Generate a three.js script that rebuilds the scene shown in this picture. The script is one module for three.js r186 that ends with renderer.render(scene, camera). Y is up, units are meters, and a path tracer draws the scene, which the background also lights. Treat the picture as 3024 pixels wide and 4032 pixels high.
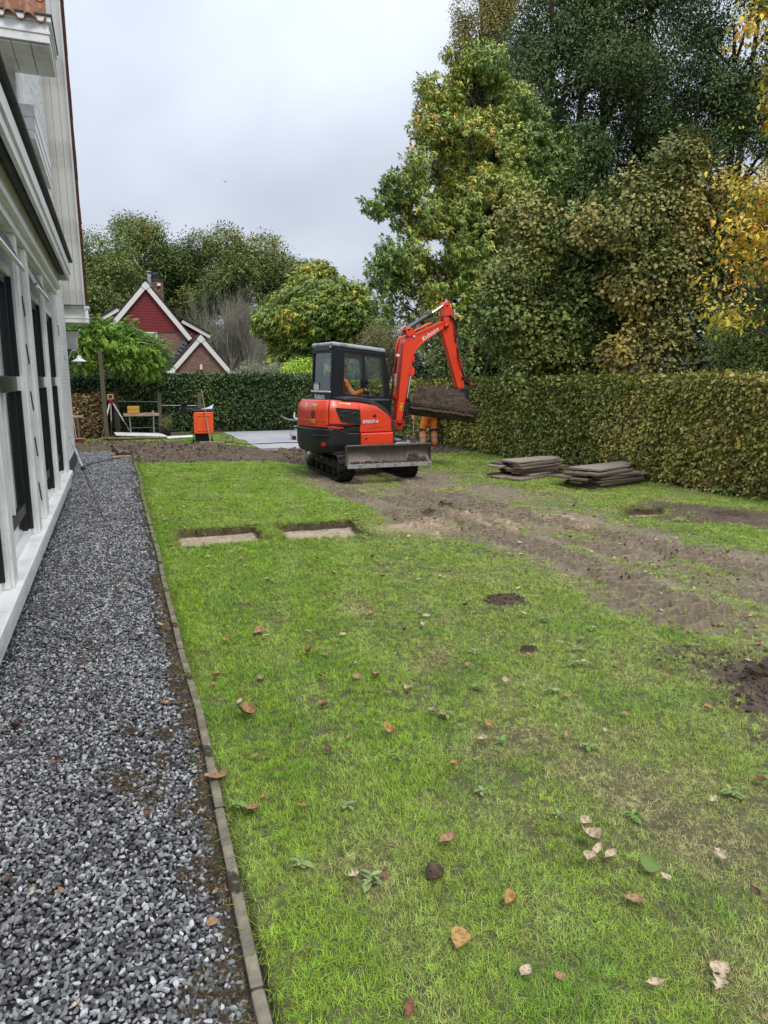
import * as THREE from 'three';
import { RoundedBoxGeometry } from 'three/addons/geometries/RoundedBoxGeometry.js';
import { mergeGeometries } from 'three/addons/utils/BufferGeometryUtils.js';
import { FontLoader } from 'three/addons/loaders/FontLoader.js';
import { TextGeometry } from 'three/addons/geometries/TextGeometry.js';

// ---------------------------------------------------------------- camera, sky, sun, exposure
const scene = new THREE.Scene();
const camera = new THREE.PerspectiveCamera(71.58, 768 / 1024, 0.1, 400);
camera.position.set(0, 1.87, 0);
camera.rotation.order = 'YXZ';
camera.rotation.set(THREE.MathUtils.degToRad(-10.67), THREE.MathUtils.degToRad(-20.59), 0);
camera.updateMatrixWorld(true);

const renderer = new THREE.WebGLRenderer({ antialias: true });
renderer.setSize(768, 1024);
renderer.toneMapping = THREE.LinearToneMapping;
renderer.toneMappingExposure = 1.33;
renderer.shadowMap.enabled = true;

function rng(seed) { let a = seed >>> 0; return () => { a = (a + 0x6D2B79F5) >>> 0; let t = a; t = Math.imul(t ^ (t >>> 15), t | 1); t ^= t + Math.imul(t ^ (t >>> 7), t | 61); return ((t ^ (t >>> 14)) >>> 0) / 4294967296; }; }
const lerp = (a, b, t) => a + (b - a) * t, clamp = (x, a = 0, b = 1) => Math.min(b, Math.max(a, x));
const sstep = (a, b, x) => { const t = clamp((x - a) / (b - a)); return t * t * (3 - 2 * t); };
const hash2 = (x, y, s = 0) => { let h = Math.imul(x | 0, 374761393) ^ Math.imul(y | 0, 668265263) ^ Math.imul(s | 0, 2147483647 - 977); h = Math.imul(h ^ (h >>> 13), 1274126177); return ((h ^ (h >>> 16)) >>> 0) / 4294967296; };
function vnoise(x, y, s = 0, per = 0) {           // value noise 0..1, periodic when per > 0
  const xi = Math.floor(x), yi = Math.floor(y), fx = x - xi, fy = y - yi, m = v => per ? ((v % per) + per) % per : v;
  const u = fx * fx * (3 - 2 * fx), v = fy * fy * (3 - 2 * fy);
  return lerp(lerp(hash2(m(xi), m(yi), s), hash2(m(xi + 1), m(yi), s), u), lerp(hash2(m(xi), m(yi + 1), s), hash2(m(xi + 1), m(yi + 1), s), u), v);
}
function fbm(x, y, s = 0, oct = 4, per = 0) { let a = 0.5, f = 1, r = 0, n = 0; for (let k = 0; k < oct; k++) { r += a * vnoise(x * f, y * f, s + k * 17, per * f); n += a; a *= 0.5; f *= 2; } return r / n; }
const hash3 = (x, y, z) => hash2(x + Math.imul(z, 7919), y - Math.imul(z, 104729), z);
function noise3(x, y, z) {
  const xi = Math.floor(x), yi = Math.floor(y), zi = Math.floor(z), s = t => t * t * (3 - 2 * t), u = s(x - xi), v = s(y - yi), w = s(z - zi);
  const p = k => lerp(lerp(hash3(xi, yi, zi + k), hash3(xi + 1, yi, zi + k), u), lerp(hash3(xi, yi + 1, zi + k), hash3(xi + 1, yi + 1, zi + k), u), v);
  return lerp(p(0), p(1), w);
}

{ // overcast sky: a computed equirectangular picture of thin, layered cloud, brighter towards the zenith as a covered sky is
  const W = 1024, H = 512, d = new Float32Array(W * H * 4);
  for (let j = 0; j < H; j++) for (let i = 0; i < W; i++) {
    const el = ((j + 0.5) / H - 0.5) * Math.PI, az = ((i + 0.5) / W - 0.5) * 2 * Math.PI, y = Math.sin(el), o = (j * W + i) * 4;
    const q = 1.6 / (Math.max(y, 0) + 0.22), px = Math.cos(az) * Math.cos(el) * q, pz = Math.sin(az) * Math.cos(el) * q;
    const n = fbm(px * 1.3 + 9, pz * 0.9 + 4, 5, 5), n2 = fbm(px * 0.45 + 3, pz * 0.45, 77, 3);
    let L = 0.40 * (1 + 1.95 * Math.max(y, 0)) * (0.56 + 0.50 * n + 0.40 * n2);
    if (y < 0) L = 0.30;
    const blue = clamp(1.0 - 0.5 * n - 0.3 * n2, 0, 1);
    d[o] = L * (0.96 - 0.10 * blue); d[o + 1] = L * (1.0 - 0.03 * blue); d[o + 2] = L * (1.10 + 0.05 * blue); d[o + 3] = 1;
  }
  const sky = new THREE.DataTexture(d, W, H, THREE.RGBAFormat, THREE.FloatType);
  sky.mapping = THREE.EquirectangularReflectionMapping; sky.magFilter = THREE.LinearFilter; sky.minFilter = THREE.LinearFilter; sky.needsUpdate = true;
  scene.background = sky; scene.environment = sky;
}
const sun = new THREE.DirectionalLight(0xfff4e4, 1.5);
sun.position.set(9, 46, 18); sun.target.position.set(3, 0, -12);
sun.castShadow = true; sun.shadow.radius = 34;
Object.assign(sun.shadow.camera, { left: -40, right: 40, top: 40, bottom: -40, near: 1, far: 160 });
scene.add(sun, sun.target);

// ---------------------------------------------------------------- helpers
const V = (x, y, z) => new THREE.Vector3(x, y, z);
const C3 = (r, g, b) => new THREE.Color().setRGB(r, g, b);
const taken = new Map();
function numbered(n) { const k = taken.get(n) ?? 0; taken.set(n, k + 1); return k ? `${n}_${String(k).padStart(3, '0')}` : n; }
function tag(o, label, category, group, kind) { o.userData.label = label; if (category) o.userData.category = category; if (group) o.userData.group = group; if (kind) o.userData.kind = kind; return o; }
function mesh(name, g, m, parent = scene) {
  const o = new THREE.Mesh(g, m); o.name = parent === scene ? numbered(name) : name; o.castShadow = o.receiveShadow = true; parent.add(o); return o;
}
function thing(name, label, category, [x, y, z] = [0, 0, 0], turn = 0, group) { const o = new THREE.Group(); o.name = numbered(name); o.position.set(x, y, z); o.rotation.y = turn; scene.add(o); return tag(o, label, category, group); }
function part(name, parent) { const o = new THREE.Group(); o.name = name; parent.add(o); return o; }
function merge(list) {
  const gs = list.flat().map(g => { const n = g.index ? g.toNonIndexed() : g.clone(); for (const k of Object.keys(n.attributes)) if (!['position', 'normal', 'uv', 'color'].includes(k)) n.deleteAttribute(k); if (!n.attributes.uv) n.setAttribute('uv', new THREE.BufferAttribute(new Float32Array(n.attributes.position.count * 2), 2)); if (!n.attributes.normal) n.computeVertexNormals(); return n; });
  if (gs.some(g => g.attributes.color)) for (const g of gs) if (!g.attributes.color) g.setAttribute('color', new THREE.BufferAttribute(new Float32Array(g.attributes.position.count * 3).fill(1), 3));
  return gs.length === 1 ? gs[0] : mergeGeometries(gs);
}
function uvBox(g, s = 1, swap = false) {            // uv in metres from the object's own axes
  g = g.index ? g.toNonIndexed() : g; const p = g.attributes.position, n = g.attributes.normal, uv = new Float32Array(p.count * 2);
  for (let i = 0; i < p.count; i++) {
    const ax = Math.abs(n.getX(i)), ay = Math.abs(n.getY(i)), az = Math.abs(n.getZ(i)); let a, b;
    if (ay >= ax && ay >= az) { a = p.getX(i); b = p.getZ(i); } else if (ax >= az) { a = p.getZ(i); b = p.getY(i); } else { a = p.getX(i); b = p.getY(i); }
    uv[i * 2] = (swap ? b : a) * s; uv[i * 2 + 1] = (swap ? a : b) * s;
  }
  g.setAttribute('uv', new THREE.BufferAttribute(uv, 2)); return g;
}
function box(w, h, d, x = 0, y = 0, z = 0, r = 0.004, rot) {       // centred at x, y, z
  const g = r > 0 ? new RoundedBoxGeometry(w, h, d, 1, Math.min(r, w * 0.45, h * 0.45, d * 0.45)) : new THREE.BoxGeometry(w, h, d);
  if (rot) g.applyMatrix4(new THREE.Matrix4().makeRotationFromEuler(new THREE.Euler(...rot)));
  g.translate(x, y, z); return uvBox(g);
}
const span = (x0, x1, y0, y1, z0, z1, r = 0.004) => box(Math.abs(x1 - x0), Math.abs(y1 - y0), Math.abs(z1 - z0), (x0 + x1) / 2, (y0 + y1) / 2, (z0 + z1) / 2, r);
function limb(pts, radii, radial = 6, caps = true) { // tapered tube along a polyline
  const n = pts.length, pos = [], idx = []; let prev = V(0.31, 0.1, 0.94);
  for (let i = 0; i < n; i++) {
    const t = pts[Math.min(i + 1, n - 1)].clone().sub(pts[Math.max(i - 1, 0)]).normalize();
    const a = prev.clone().sub(t.clone().multiplyScalar(prev.dot(t))); if (a.lengthSq() < 1e-6) a.set(t.y, t.z, t.x).cross(t); a.normalize(); prev = a; const b = t.clone().cross(a);
    const r = Array.isArray(radii) ? radii[Math.min(i, radii.length - 1)] : radii;
    for (let k = 0; k < radial; k++) { const f = k / radial * Math.PI * 2; const q = pts[i].clone().addScaledVector(a, Math.cos(f) * r).addScaledVector(b, Math.sin(f) * r); pos.push(q.x, q.y, q.z); }
  }
  for (let i = 0; i < n - 1; i++) for (let k = 0; k < radial; k++) { const a = i * radial + k, b = i * radial + (k + 1) % radial; idx.push(a, b, a + radial, b, b + radial, a + radial); }
  if (caps) for (const e of [0, n - 1]) { const c = pos.length / 3; pos.push(pts[e].x, pts[e].y, pts[e].z); for (let k = 0; k < radial; k++) { const a = e * radial + k, b = e * radial + (k + 1) % radial; e ? idx.push(a, b, c) : idx.push(b, a, c); } }
  const g = new THREE.BufferGeometry(); g.setAttribute('position', new THREE.Float32BufferAttribute(pos, 3)); g.setIndex(idx); g.computeVertexNormals();
  const uv = new Float32Array(pos.length / 3 * 2); for (let i = 0; i < pos.length / 3; i++) { uv[2 * i] = pos[3 * i] + pos[3 * i + 2]; uv[2 * i + 1] = pos[3 * i + 1]; } g.setAttribute('uv', new THREE.BufferAttribute(uv, 2)); return g;
}
const curve = (pts, n = 24) => new THREE.CatmullRomCurve3(pts.map(p => Array.isArray(p) ? V(...p) : p), false, 'centripetal').getPoints(n);
const hose = (pts, r, n = 24, rad = 6) => limb(curve(pts, n), r, rad);
const rod = (a, b, r, rad = 10) => limb([V(...a), V(...b)], r, rad);
function shape(pts) { const s = new THREE.Shape(); pts.forEach(([x, y], i) => i ? s.lineTo(x, y) : s.moveTo(x, y)); s.closePath(); return s; }
function roundPoly(pts, r, seg = 5) {                 // polygon with rounded corners
  const out = [], n = pts.length;
  for (let i = 0; i < n; i++) {
    const p = new THREE.Vector2(...pts[i]), a = new THREE.Vector2(...pts[(i + n - 1) % n]).sub(p), b = new THREE.Vector2(...pts[(i + 1) % n]).sub(p), q = Math.min(Array.isArray(r) ? r[i] : r, a.length() * 0.48, b.length() * 0.48);
    const A = p.clone().addScaledVector(a.normalize(), q), B = p.clone().addScaledVector(b.normalize(), q);
    for (let k = 0; k <= seg; k++) { const t = k / seg; out.push([(1 - t) ** 2 * A.x + 2 * t * (1 - t) * p.x + t * t * B.x, (1 - t) ** 2 * A.y + 2 * t * (1 - t) * p.y + t * t * B.y]); }
  }
  return out;
}
function extrude(pts, depth, holes = [], bevel = 0.006) { // profile in x, y; thickness along z, centred
  const s = shape(pts); for (const h of holes) s.holes.push(new THREE.Path(h.map(p => new THREE.Vector2(...p))));
  const g = new THREE.ExtrudeGeometry(s, { depth: depth - 2 * bevel, bevelEnabled: bevel > 0, bevelThickness: bevel, bevelSize: bevel, bevelOffset: -bevel, bevelSegments: 2, curveSegments: 8 });
  g.translate(0, 0, -depth / 2 + bevel); return uvBox(g);
}
function tex(size, fn, srgb = true) {
  const d = new Uint8Array(size * size * 4);
  for (let j = 0; j < size; j++) for (let i = 0; i < size; i++) { const c = fn(i / size, j / size), o = (j * size + i) * 4; if (typeof c === 'number') d[o] = d[o + 1] = d[o + 2] = clamp(c) * 255; else { d[o] = clamp(c[0]) * 255; d[o + 1] = clamp(c[1]) * 255; d[o + 2] = clamp(c[2]) * 255; } d[o + 3] = 255; }
  const t = new THREE.DataTexture(d, size, size); t.wrapS = t.wrapT = THREE.RepeatWrapping; t.magFilter = THREE.LinearFilter; t.minFilter = THREE.LinearMipmapLinearFilter; t.generateMipmaps = true; if (srgb) t.colorSpace = THREE.SRGBColorSpace; t.needsUpdate = true; return t;
}
const rep = (t, x, y = x) => { const c = t.clone(); c.repeat.set(x, y); c.needsUpdate = true; return c; };
const PI = Math.PI;
const camQ = new THREE.Matrix4().multiplyMatrices(camera.projectionMatrix, camera.matrixWorldInverse), tmpV = new THREE.Vector3();
camera.aspect = 0.75; camera.updateProjectionMatrix(); camQ.multiplyMatrices(camera.projectionMatrix, camera.matrixWorldInverse);
const seen = (x, y, z, m = 0.15) => { tmpV.set(x, y, z).applyMatrix4(camQ); return tmpV.z < 1 && Math.abs(tmpV.x) < 1 + m && Math.abs(tmpV.y) < 1 + m; };
function instanced(name, g, m, list, parent = scene) {   // list: [matrix, color]
  const o = new THREE.InstancedMesh(g, m, list.length); list.forEach(([q, c], i) => { o.setMatrixAt(i, q); if (c) o.setColorAt(i, c); });
  o.name = parent === scene ? numbered(name) : name; o.castShadow = o.receiveShadow = true; o.userData.kind = 'stuff'; parent.add(o); return o;
}
const Q = new THREE.Quaternion(), EU = new THREE.Euler();
const mat4 = (x, y, z, rx, ry, rz, s, sy = s, sz = s) => new THREE.Matrix4().compose(V(x, y, z), Q.setFromEuler(EU.set(rx, ry, rz, 'YXZ')), V(s, sy, sz));

// ---------------------------------------------------------------- materials
const T = {
  fine: tex(512, (u, v) => 0.80 + 0.2 * fbm(u * 32, v * 32, 1, 4, 32)),
  patch: tex(512, (u, v) => { const a = fbm(u * 6, v * 6, 2, 5, 6), b = fbm(u * 40, v * 40, 3, 2, 40); return 0.74 + 0.26 * sstep(0.3, 0.6, a) * (0.75 + 0.25 * b); }),
  soft: tex(512, (u, v) => { const a = fbm(u * 5, v * 5, 24, 5, 5), b = fbm(u * 40, v * 40, 25, 2, 40); return 0.91 + 0.09 * sstep(0.25, 0.55, a * 0.8 + b * 0.2); }),
  bump: tex(512, (u, v) => fbm(u * 48, v * 48, 4, 4, 48), false),
  lumps: tex(512, (u, v) => fbm(u * 14, v * 14, 6, 6, 14), false),
  grain: tex(512, (u, v) => { const g = fbm(u * 4, v * 60, 7, 4, 4), f = fbm(u * 14, v * 160, 8, 2, 14); return 0.62 + 0.28 * g + 0.16 * f; }),
  grainB: tex(512, (u, v) => fbm(u * 5, v * 90, 9, 4, 5), false),
  soil: tex(1024, (u, v) => { const a = fbm(u * 40, v * 40, 11, 4, 40), b = fbm(u * 8, v * 8, 12, 3, 8), p = vnoise(u * 150, v * 150, 13, 150); const k = 0.58 + 0.34 * a + 0.16 * b + (p > 0.93 ? 0.16 : 0); return [k, k * 0.985, k * 0.96]; }),
  mudstain: tex(512, (u, v) => { const a = fbm(u * 5, v * 5, 21, 5, 5), b = fbm(u * 30, v * 30, 22, 3, 30), k = sstep(0.42, 0.62, a * 0.75 + b * 0.3); return [lerp(0.72, 1, k), lerp(0.66, 0.95, k), lerp(0.58, 0.9, k)]; }),
};
const std = (r, g, b, rough = 0.7, o = {}) => new THREE.MeshStandardMaterial({ color: C3(r, g, b), roughness: rough, ...o });
const phy = (r, g, b, rough = 0.7, o = {}) => new THREE.MeshPhysicalMaterial({ color: C3(r, g, b), roughness: rough, ...o });
const M = {
  white: std(0.86, 0.865, 0.85, 0.42, { map: rep(T.soft, 0.7), bumpMap: T.bump, bumpScale: 0.0006 }),
  whiteBrick: std(0.86, 0.865, 0.86, 0.6, { map: rep(T.soft, 1.1), bumpMap: rep(T.bump, 3), bumpScale: 0.003 }),
  mortarWhite: std(0.64, 0.65, 0.65, 0.8, { map: rep(T.soft, 1.3), bumpMap: rep(T.bump, 3), bumpScale: 0.003 }),
  plinth: std(0.07, 0.075, 0.085, 0.8, { map: T.fine, bumpMap: T.bump, bumpScale: 0.002 }),
  blackFrame: phy(0.012, 0.014, 0.017, 0.32, { map: T.fine }),
  zinc: std(0.07, 0.07, 0.075, 0.6, { map: T.patch, metalness: 0.2 }),
  galv: std(0.50, 0.53, 0.56, 0.42, { map: rep(T.patch, 3), metalness: 0.7 }),
  steel: std(0.62, 0.64, 0.66, 0.25, { metalness: 0.9 }),
  glass: phy(0.94, 0.97, 0.96, 0.02, { transmission: 1, thickness: 0, ior: 1.5 }),
  cabGlass: phy(0.90, 0.955, 0.94, 0.02, { transmission: 1, thickness: 0, ior: 1.5 }),
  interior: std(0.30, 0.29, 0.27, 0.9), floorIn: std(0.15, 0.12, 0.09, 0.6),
  terracotta: std(0.36, 0.165, 0.095, 0.75, { map: rep(T.patch, 3), bumpMap: T.bump, bumpScale: 0.002 }),
  tileEdge: std(0.13, 0.045, 0.028, 0.8, { map: rep(T.patch, 3) }),
  tileDark: std(0.05, 0.042, 0.038, 0.8, { map: rep(T.patch, 2), bumpMap: T.bump, bumpScale: 0.003 }),
  wood: std(0.30, 0.235, 0.165, 0.85, { map: T.grain, bumpMap: T.grainB, bumpScale: 0.002 }),
  woodGrey: std(0.235, 0.20, 0.165, 0.9, { map: rep(T.grain, 1.3), bumpMap: T.grainB, bumpScale: 0.003 }),
  woodPale: std(0.52, 0.40, 0.27, 0.8, { map: T.grain, bumpMap: T.grainB, bumpScale: 0.001 }),
  woodGreen: std(0.145, 0.135, 0.082, 0.9, { map: T.grain, bumpMap: T.grainB, bumpScale: 0.003 }),
  bark: std(0.075, 0.06, 0.046, 0.95, { map: rep(T.patch, 2), bumpMap: rep(T.lumps, 3), bumpScale: 0.02 }),
  barkGrey: std(0.12, 0.108, 0.095, 0.95, { map: rep(T.patch, 2), bumpMap: rep(T.lumps, 3), bumpScale: 0.015 }),
  soil: std(0.115, 0.083, 0.062, 0.98, { map: T.soil, bumpMap: rep(T.lumps, 2), bumpScale: 0.03 }),
};
// ---------------------------------------------------------------- ground
const POLY = {
  mud: [[3.90, -14.19], [2.86, -13.45], [2.98, -12.42], [3.17, -10.73], [3.26, -9.23], [3.03, -8.31], [3.72, -7.27], [3.89, -6.04], [3.86, -4.88], [3.95, -4.15], [4.09, -3.39], [6.9, -4.2], [6.5, -5.2], [6.5, -5.98], [6.4, -6.87], [6.5, -8.4], [6.5, -9.3], [6.4, -10.7], [6.2, -12.6], [5.8, -15.5]],
  sand1: [[3.14, -8.52], [3.85, -8.48], [3.93, -7.68], [3.63, -7.46], [3.02, -8.02]], sand2: [[4.48, -8.77], [4.93, -8.79], [4.82, -7.64], [4.51, -7.46], [4.30, -8.15]], sand3: [[5.55, -8.44], [6.04, -8.37], [5.87, -7.24], [5.43, -7.32]],
  mudR: [[6.69, -8.32], [7.65, -8.72], [8.54, -7.32], [8.9, -6.2], [7.64, -6.52], [6.79, -7.28], [6.5, -7.94]], pit3: [[6.78, -8.29], [7.46, -8.11], [7.03, -7.63], [6.44, -7.68]],
  mudLR: [[3.6, -3.86], [3.72, -3.67], [4.3, -3.3], [4.2, -2.4], [2.94, -2.2], [3.0, -2.6], [3.34, -3.09]],
  dirt: [[0.2, -16.74], [1.71, -16.42], [3.33, -16.1], [3.9, -14.6], [5.0, -15.2], [7.6, -16.3], [8.8, -16.6], [8.8, -19.2], [4.8, -18.6], [3.57, -19.02], [2.7, -20.8], [0.47, -22.3], [-2.5, -22.3], [-2.5, -19.9], [0.2, -19.9]],
  hole1: [[0.60, -8.98], [1.62, -9.0], [1.58, -8.12], [0.56, -8.03]], hole2: [[1.82, -8.92], [2.88, -8.86], [2.76, -7.94], [1.80, -8.04]],
};
const LANES = [[[3.9, -14.6], [3.9, -12.11], [4.16, -9.68], [4.33, -8.47], [4.26, -7.14], [4.38, -5.95], [4.33, -4.85], [4.52, -3.77], [4.9, -2.6]], [[5.15, -14.6], [5.1, -11.96], [5.1, -10.01], [5.27, -8.47], [5.53, -7.07], [5.72, -5.76], [5.84, -4.93], [6.2, -3.4]], [[4.6, -11.0], [4.75, -9.4], [4.95, -7.8], [5.05, -6.4], [5.1, -5.0], [5.4, -3.6]], [[3.5, -11.6], [3.55, -9.6], [3.8, -7.6], [4.0, -6.4], [3.95, -4.8], [4.15, -3.4]]];
function sd(p, x, z) {                               // signed distance to a polygon, negative inside
  let d = 1e9, s = 1;
  for (let i = 0, j = p.length - 1; i < p.length; j = i++) {
    const ex = p[j][0] - p[i][0], ez = p[j][1] - p[i][1], wx = x - p[i][0], wz = z - p[i][1], t = clamp((wx * ex + wz * ez) / (ex * ex + ez * ez)), bx = wx - ex * t, bz = wz - ez * t;
    d = Math.min(d, bx * bx + bz * bz); const a = z >= p[i][1], b = z < p[j][1], c = ex * wz > ez * wx; if ((a && b && c) || (!a && !b && !c)) s = -s;
  }
  return s * Math.sqrt(d);
}
function lane(p, x, z) {                             // [distance along, signed distance across]
  let best = 1e9, at = 0, off = 0, run = 0;
  for (let i = 0; i < p.length - 1; i++) {
    const ex = p[i + 1][0] - p[i][0], ez = p[i + 1][1] - p[i][1], L = Math.hypot(ex, ez), wx = x - p[i][0], wz = z - p[i][1], t = clamp((wx * ex + wz * ez) / (L * L)), d = Math.hypot(wx - ex * t, wz - ez * t);
    if (d < best) { best = d; at = run + t * L; off = Math.sign(ex * wz - ez * wx) * d; } run += L;
  }
  return [at, off];
}
const inset = (p, x, z, amp, freq, soft, seed) => sstep(soft, -soft, sd(p, x, z) + (fbm(x * freq, z * freq, seed, 3) - 0.5) * 2 * amp);
const box2 = (p, x, z, m) => p.bb ? x > p.bb[0] - m && x < p.bb[1] + m && z > p.bb[2] - m && z < p.bb[3] + m : true;
for (const p of [...Object.values(POLY), ...LANES]) p.bb = [Math.min(...p.map(q => q[0])), Math.max(...p.map(q => q[0])), Math.min(...p.map(q => q[1])), Math.max(...p.map(q => q[1]))];
const W = (k, x, z, amp = 0.18, freq = 2.5, soft = 0.12) => box2(POLY[k], x, z, 0.8) ? inset(POLY[k], x, z, amp, freq, soft, k.length * 31 + k.charCodeAt(k.length - 1)) : 0;
const mole = [[3.02, -5.06, 0.19, 0.05], [2.6, -4.05, 0.07, 0.012], [3.68, -3.02, 0.17, 0.12], [4.0, -8.95, 0.14, 0.06], [4.5, -9.35, 0.12, 0.05], [7.9, -7.4, 0.3, 0.04]];
function groundAt(x, z) {
  const n = fbm(x * 3, z * 3, 41, 3), f = fbm(x * 17, z * 17, 42, 3), c = [0.13, 0.135, 0.055];
  let h = (n - 0.5) * 0.03 + (f - 0.5) * 0.006, grass = 1;
  const mix = (r, g, b, w) => { c[0] = lerp(c[0], r, w); c[1] = lerp(c[1], g, w); c[2] = lerp(c[2], b, w); };
  const k = 0.8 + 0.4 * f;
  const thin = sstep(0.56, 0.72, fbm(x * 1.1, z * 1.1, 43, 3)) * 0.30 * sstep(-9, -6, z); grass -= thin; mix(0.15, 0.13, 0.075, thin);
  // driven mud, with what is left of the sward in it
  const mud = W('mud', x, z, 0.42, 1.3, 0.32), sw = fbm(x * 2.2, z * 1.3, 44, 4);
  if (mud > 0) {
    const tufts = sstep(0.45, 0.57, sw); grass = lerp(grass, 0.08 + 0.6 * tufts, mud); mix(0.29 * k, 0.24 * k, 0.182 * k, mud * (1 - 0.3 * tufts)); h -= mud * 0.012; h += mud * (f - 0.5) * 0.02;
    for (let i = 0; i < LANES.length; i++) if (box2(LANES[i], x, z, 0.4)) {
      const [s, t] = lane(LANES[i], x, z), tt = t + (fbm(s * 0.8, i, 45, 2) - 0.5) * 0.1, inL = sstep(0.24, 0.20, Math.abs(tt)) * mud * sstep(0.22, 0.42, fbm(s * 0.55, i * 9 + 3, 46, 2));
      if (inL > 0) {
        const bar = Math.sin(2 * PI * (s / 0.155 + Math.abs(tt) * 1.0 + (n - 0.5) * 0.35 + i * 0.37)), groove = sstep(-0.22, 0.22, bar);
        h = lerp(h, (n - 0.5) * 0.012 - 0.055 + groove * 0.085 * (0.7 + 0.6 * f), inL); grass = lerp(grass, 0.03, inL * 0.9); mix(0.265 * k, 0.213 * k, 0.158 * k, inL * 0.8);
      }
      const rim = Math.exp(-(((Math.abs(tt) - 0.21) / 0.04) ** 2)) * mud * 0.5; h += rim * 0.05 * f;
    }
  }
  for (const s of ['sand1', 'sand2', 'sand3']) { const st = sstep(0.36, 0.58, fbm(x * 7, z * 2.2, 54, 4)), w = W(s, x, z, 0.30, 2.4, 0.22) * lerp(s === 'sand1' ? 0.6 : 0.12, 0.95, st); if (w > 0) { mix(0.52 * k, 0.41 * k, 0.29 * k, w); grass = lerp(grass, 0.0, w); } }
  { const w = W('mudR', x, z, 0.25, 2.2, 0.15); if (w > 0) { mix(0.15 * k, 0.115 * k, 0.083 * k, w); grass = lerp(grass, 0.18 * sstep(0.45, 0.6, sw), w); h += w * ((f - 0.5) * 0.07 + 0.01); } }
  { const w = W('mudLR', x, z, 0.2, 2.6, 0.14); if (w > 0) { mix(0.135 * k, 0.10 * k, 0.075 * k, w); grass = lerp(grass, 0.5 * sstep(0.40, 0.54, sw), w); h += w * ((fbm(x * 9, z * 9, 47, 4) - 0.5) * 0.11); } }
  { const w = W('dirt', x, z, 0.2, 1.6, 0.1); if (w > 0) { const cl = fbm(x * 8, z * 8, 48, 5), big = fbm(x * 2, z * 2, 49, 3), q = 0.7 + 0.6 * cl; mix(0.155 * q, 0.117 * q, 0.088 * q, w); grass = lerp(grass, 0.02, w); h += w * ((cl - 0.42) * 0.20 + (big - 0.4) * 0.10); } }
  for (const [mx, mz, r, a] of mole) { const d = Math.hypot(x - mx, z - mz) / (r * (0.75 + 0.5 * n)); if (d < 1.6) { const w = sstep(1.15, 0.65, d); h += a * Math.exp(-d * d * 1.6) * (0.5 + f); mix(0.10 * k, 0.072 * k, 0.054 * k, w); grass = lerp(grass, 0, w); } }
  for (const hn of ['hole1', 'hole2', 'pit3']) { const P = POLY[hn]; if (box2(P, x, z, 0.3)) {
    const d = sd(P, x, z) + (fbm(x * 6, z * 6, 50, 3) - 0.5) * 0.07, w = sstep(0.025, -0.025, d); if (w > 0 || d < 0.1) { h = lerp(h, -0.085 + (f - 0.5) * 0.012, w); const sandy = sstep(-0.035, -0.075, d + (fbm(x * 5, z * 5, 53, 3) - 0.5) * 0.05); mix(lerp(0.095, 0.58, sandy) * k, lerp(0.07, 0.48, sandy) * k, lerp(0.05, 0.365, sandy) * k, w); grass *= 1 - w; } } }
  if (x > 3.4 && z < -18.4 && z > -26) { const w = sstep(3.4, 3.7, x + (z + 19) * 0.02); if (w > 0.5) { h = -0.05; grass = 0; } }
  if (z < -21.3 && x < 3.4) { const w = sstep(0.42, 0.6, fbm(x * 1.2, z * 1.2, 52, 3)); grass = Math.min(grass, 0.35 + 0.5 * w); mix(0.12, 0.10, 0.06, 0.5 * (1 - w)); }
  if (z > -19.75 && x < 0.33) { h = -0.12; grass = 0; }
  if (z < -24.6) grass *= 0.3;
  return { h, grass, c };
}
{ // far ground, one sheet under everything
  const g = new THREE.PlaneGeometry(600, 600, 8, 8).rotateX(-PI / 2); const uv = g.attributes.uv; for (let i = 0; i < uv.count; i++) uv.setXY(i, uv.getX(i) * 600, uv.getY(i) * 600);
  const o = mesh('ground', g, std(0.09, 0.085, 0.05, 1, { map: T.soil })); o.position.y = -0.16; tag(o, 'dark bare earth reaching away under gardens and houses', 'ground', null, 'structure');
}
const groundMat = new THREE.MeshStandardMaterial({ color: 0xffffff, vertexColors: true, roughness: 0.97, map: T.soil, bumpMap: rep(T.lumps, 1.7), bumpScale: 0.022 });
{ // garden ground: lawn soil, driven mud, sand pits and dug earth in one relief
  const xs = [], zs = []; for (let x = -2.6; x <= 10.6; x += x > 0.25 && x < 6.6 ? 0.028 : 0.06) xs.push(x); for (let z = -0.5; z > -26.5; z -= z > -11.5 ? 0.0215 : 0.055) zs.push(z);
  const nx = xs.length, nz = zs.length, pos = new Float32Array(nx * nz * 3), col = new Float32Array(nx * nz * 3), uv = new Float32Array(nx * nz * 2), idx = [];
  for (let j = 0; j < nz; j++) for (let i = 0; i < nx; i++) { const o = j * nx + i, G = groundAt(xs[i], zs[j]); pos.set([xs[i], G.h, zs[j]], o * 3); col.set(G.c, o * 3); uv.set([xs[i], zs[j]], o * 2); if (i && j) { const a = o - nx - 1, b = o - nx, c = o - 1; idx.push(a, b, c, b, o, c); } }
  const g = new THREE.BufferGeometry(); g.setAttribute('position', new THREE.BufferAttribute(pos, 3)); g.setAttribute('color', new THREE.BufferAttribute(col, 3)); g.setAttribute('uv', new THREE.BufferAttribute(uv, 2)); g.setIndex(idx); g.computeVertexNormals();
  tag(mesh('lawn_ground', g, groundMat), 'garden ground of lawn soil, muddy wheel tracks, sand pits and dug earth', 'ground', null, 'structure');
}
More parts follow.
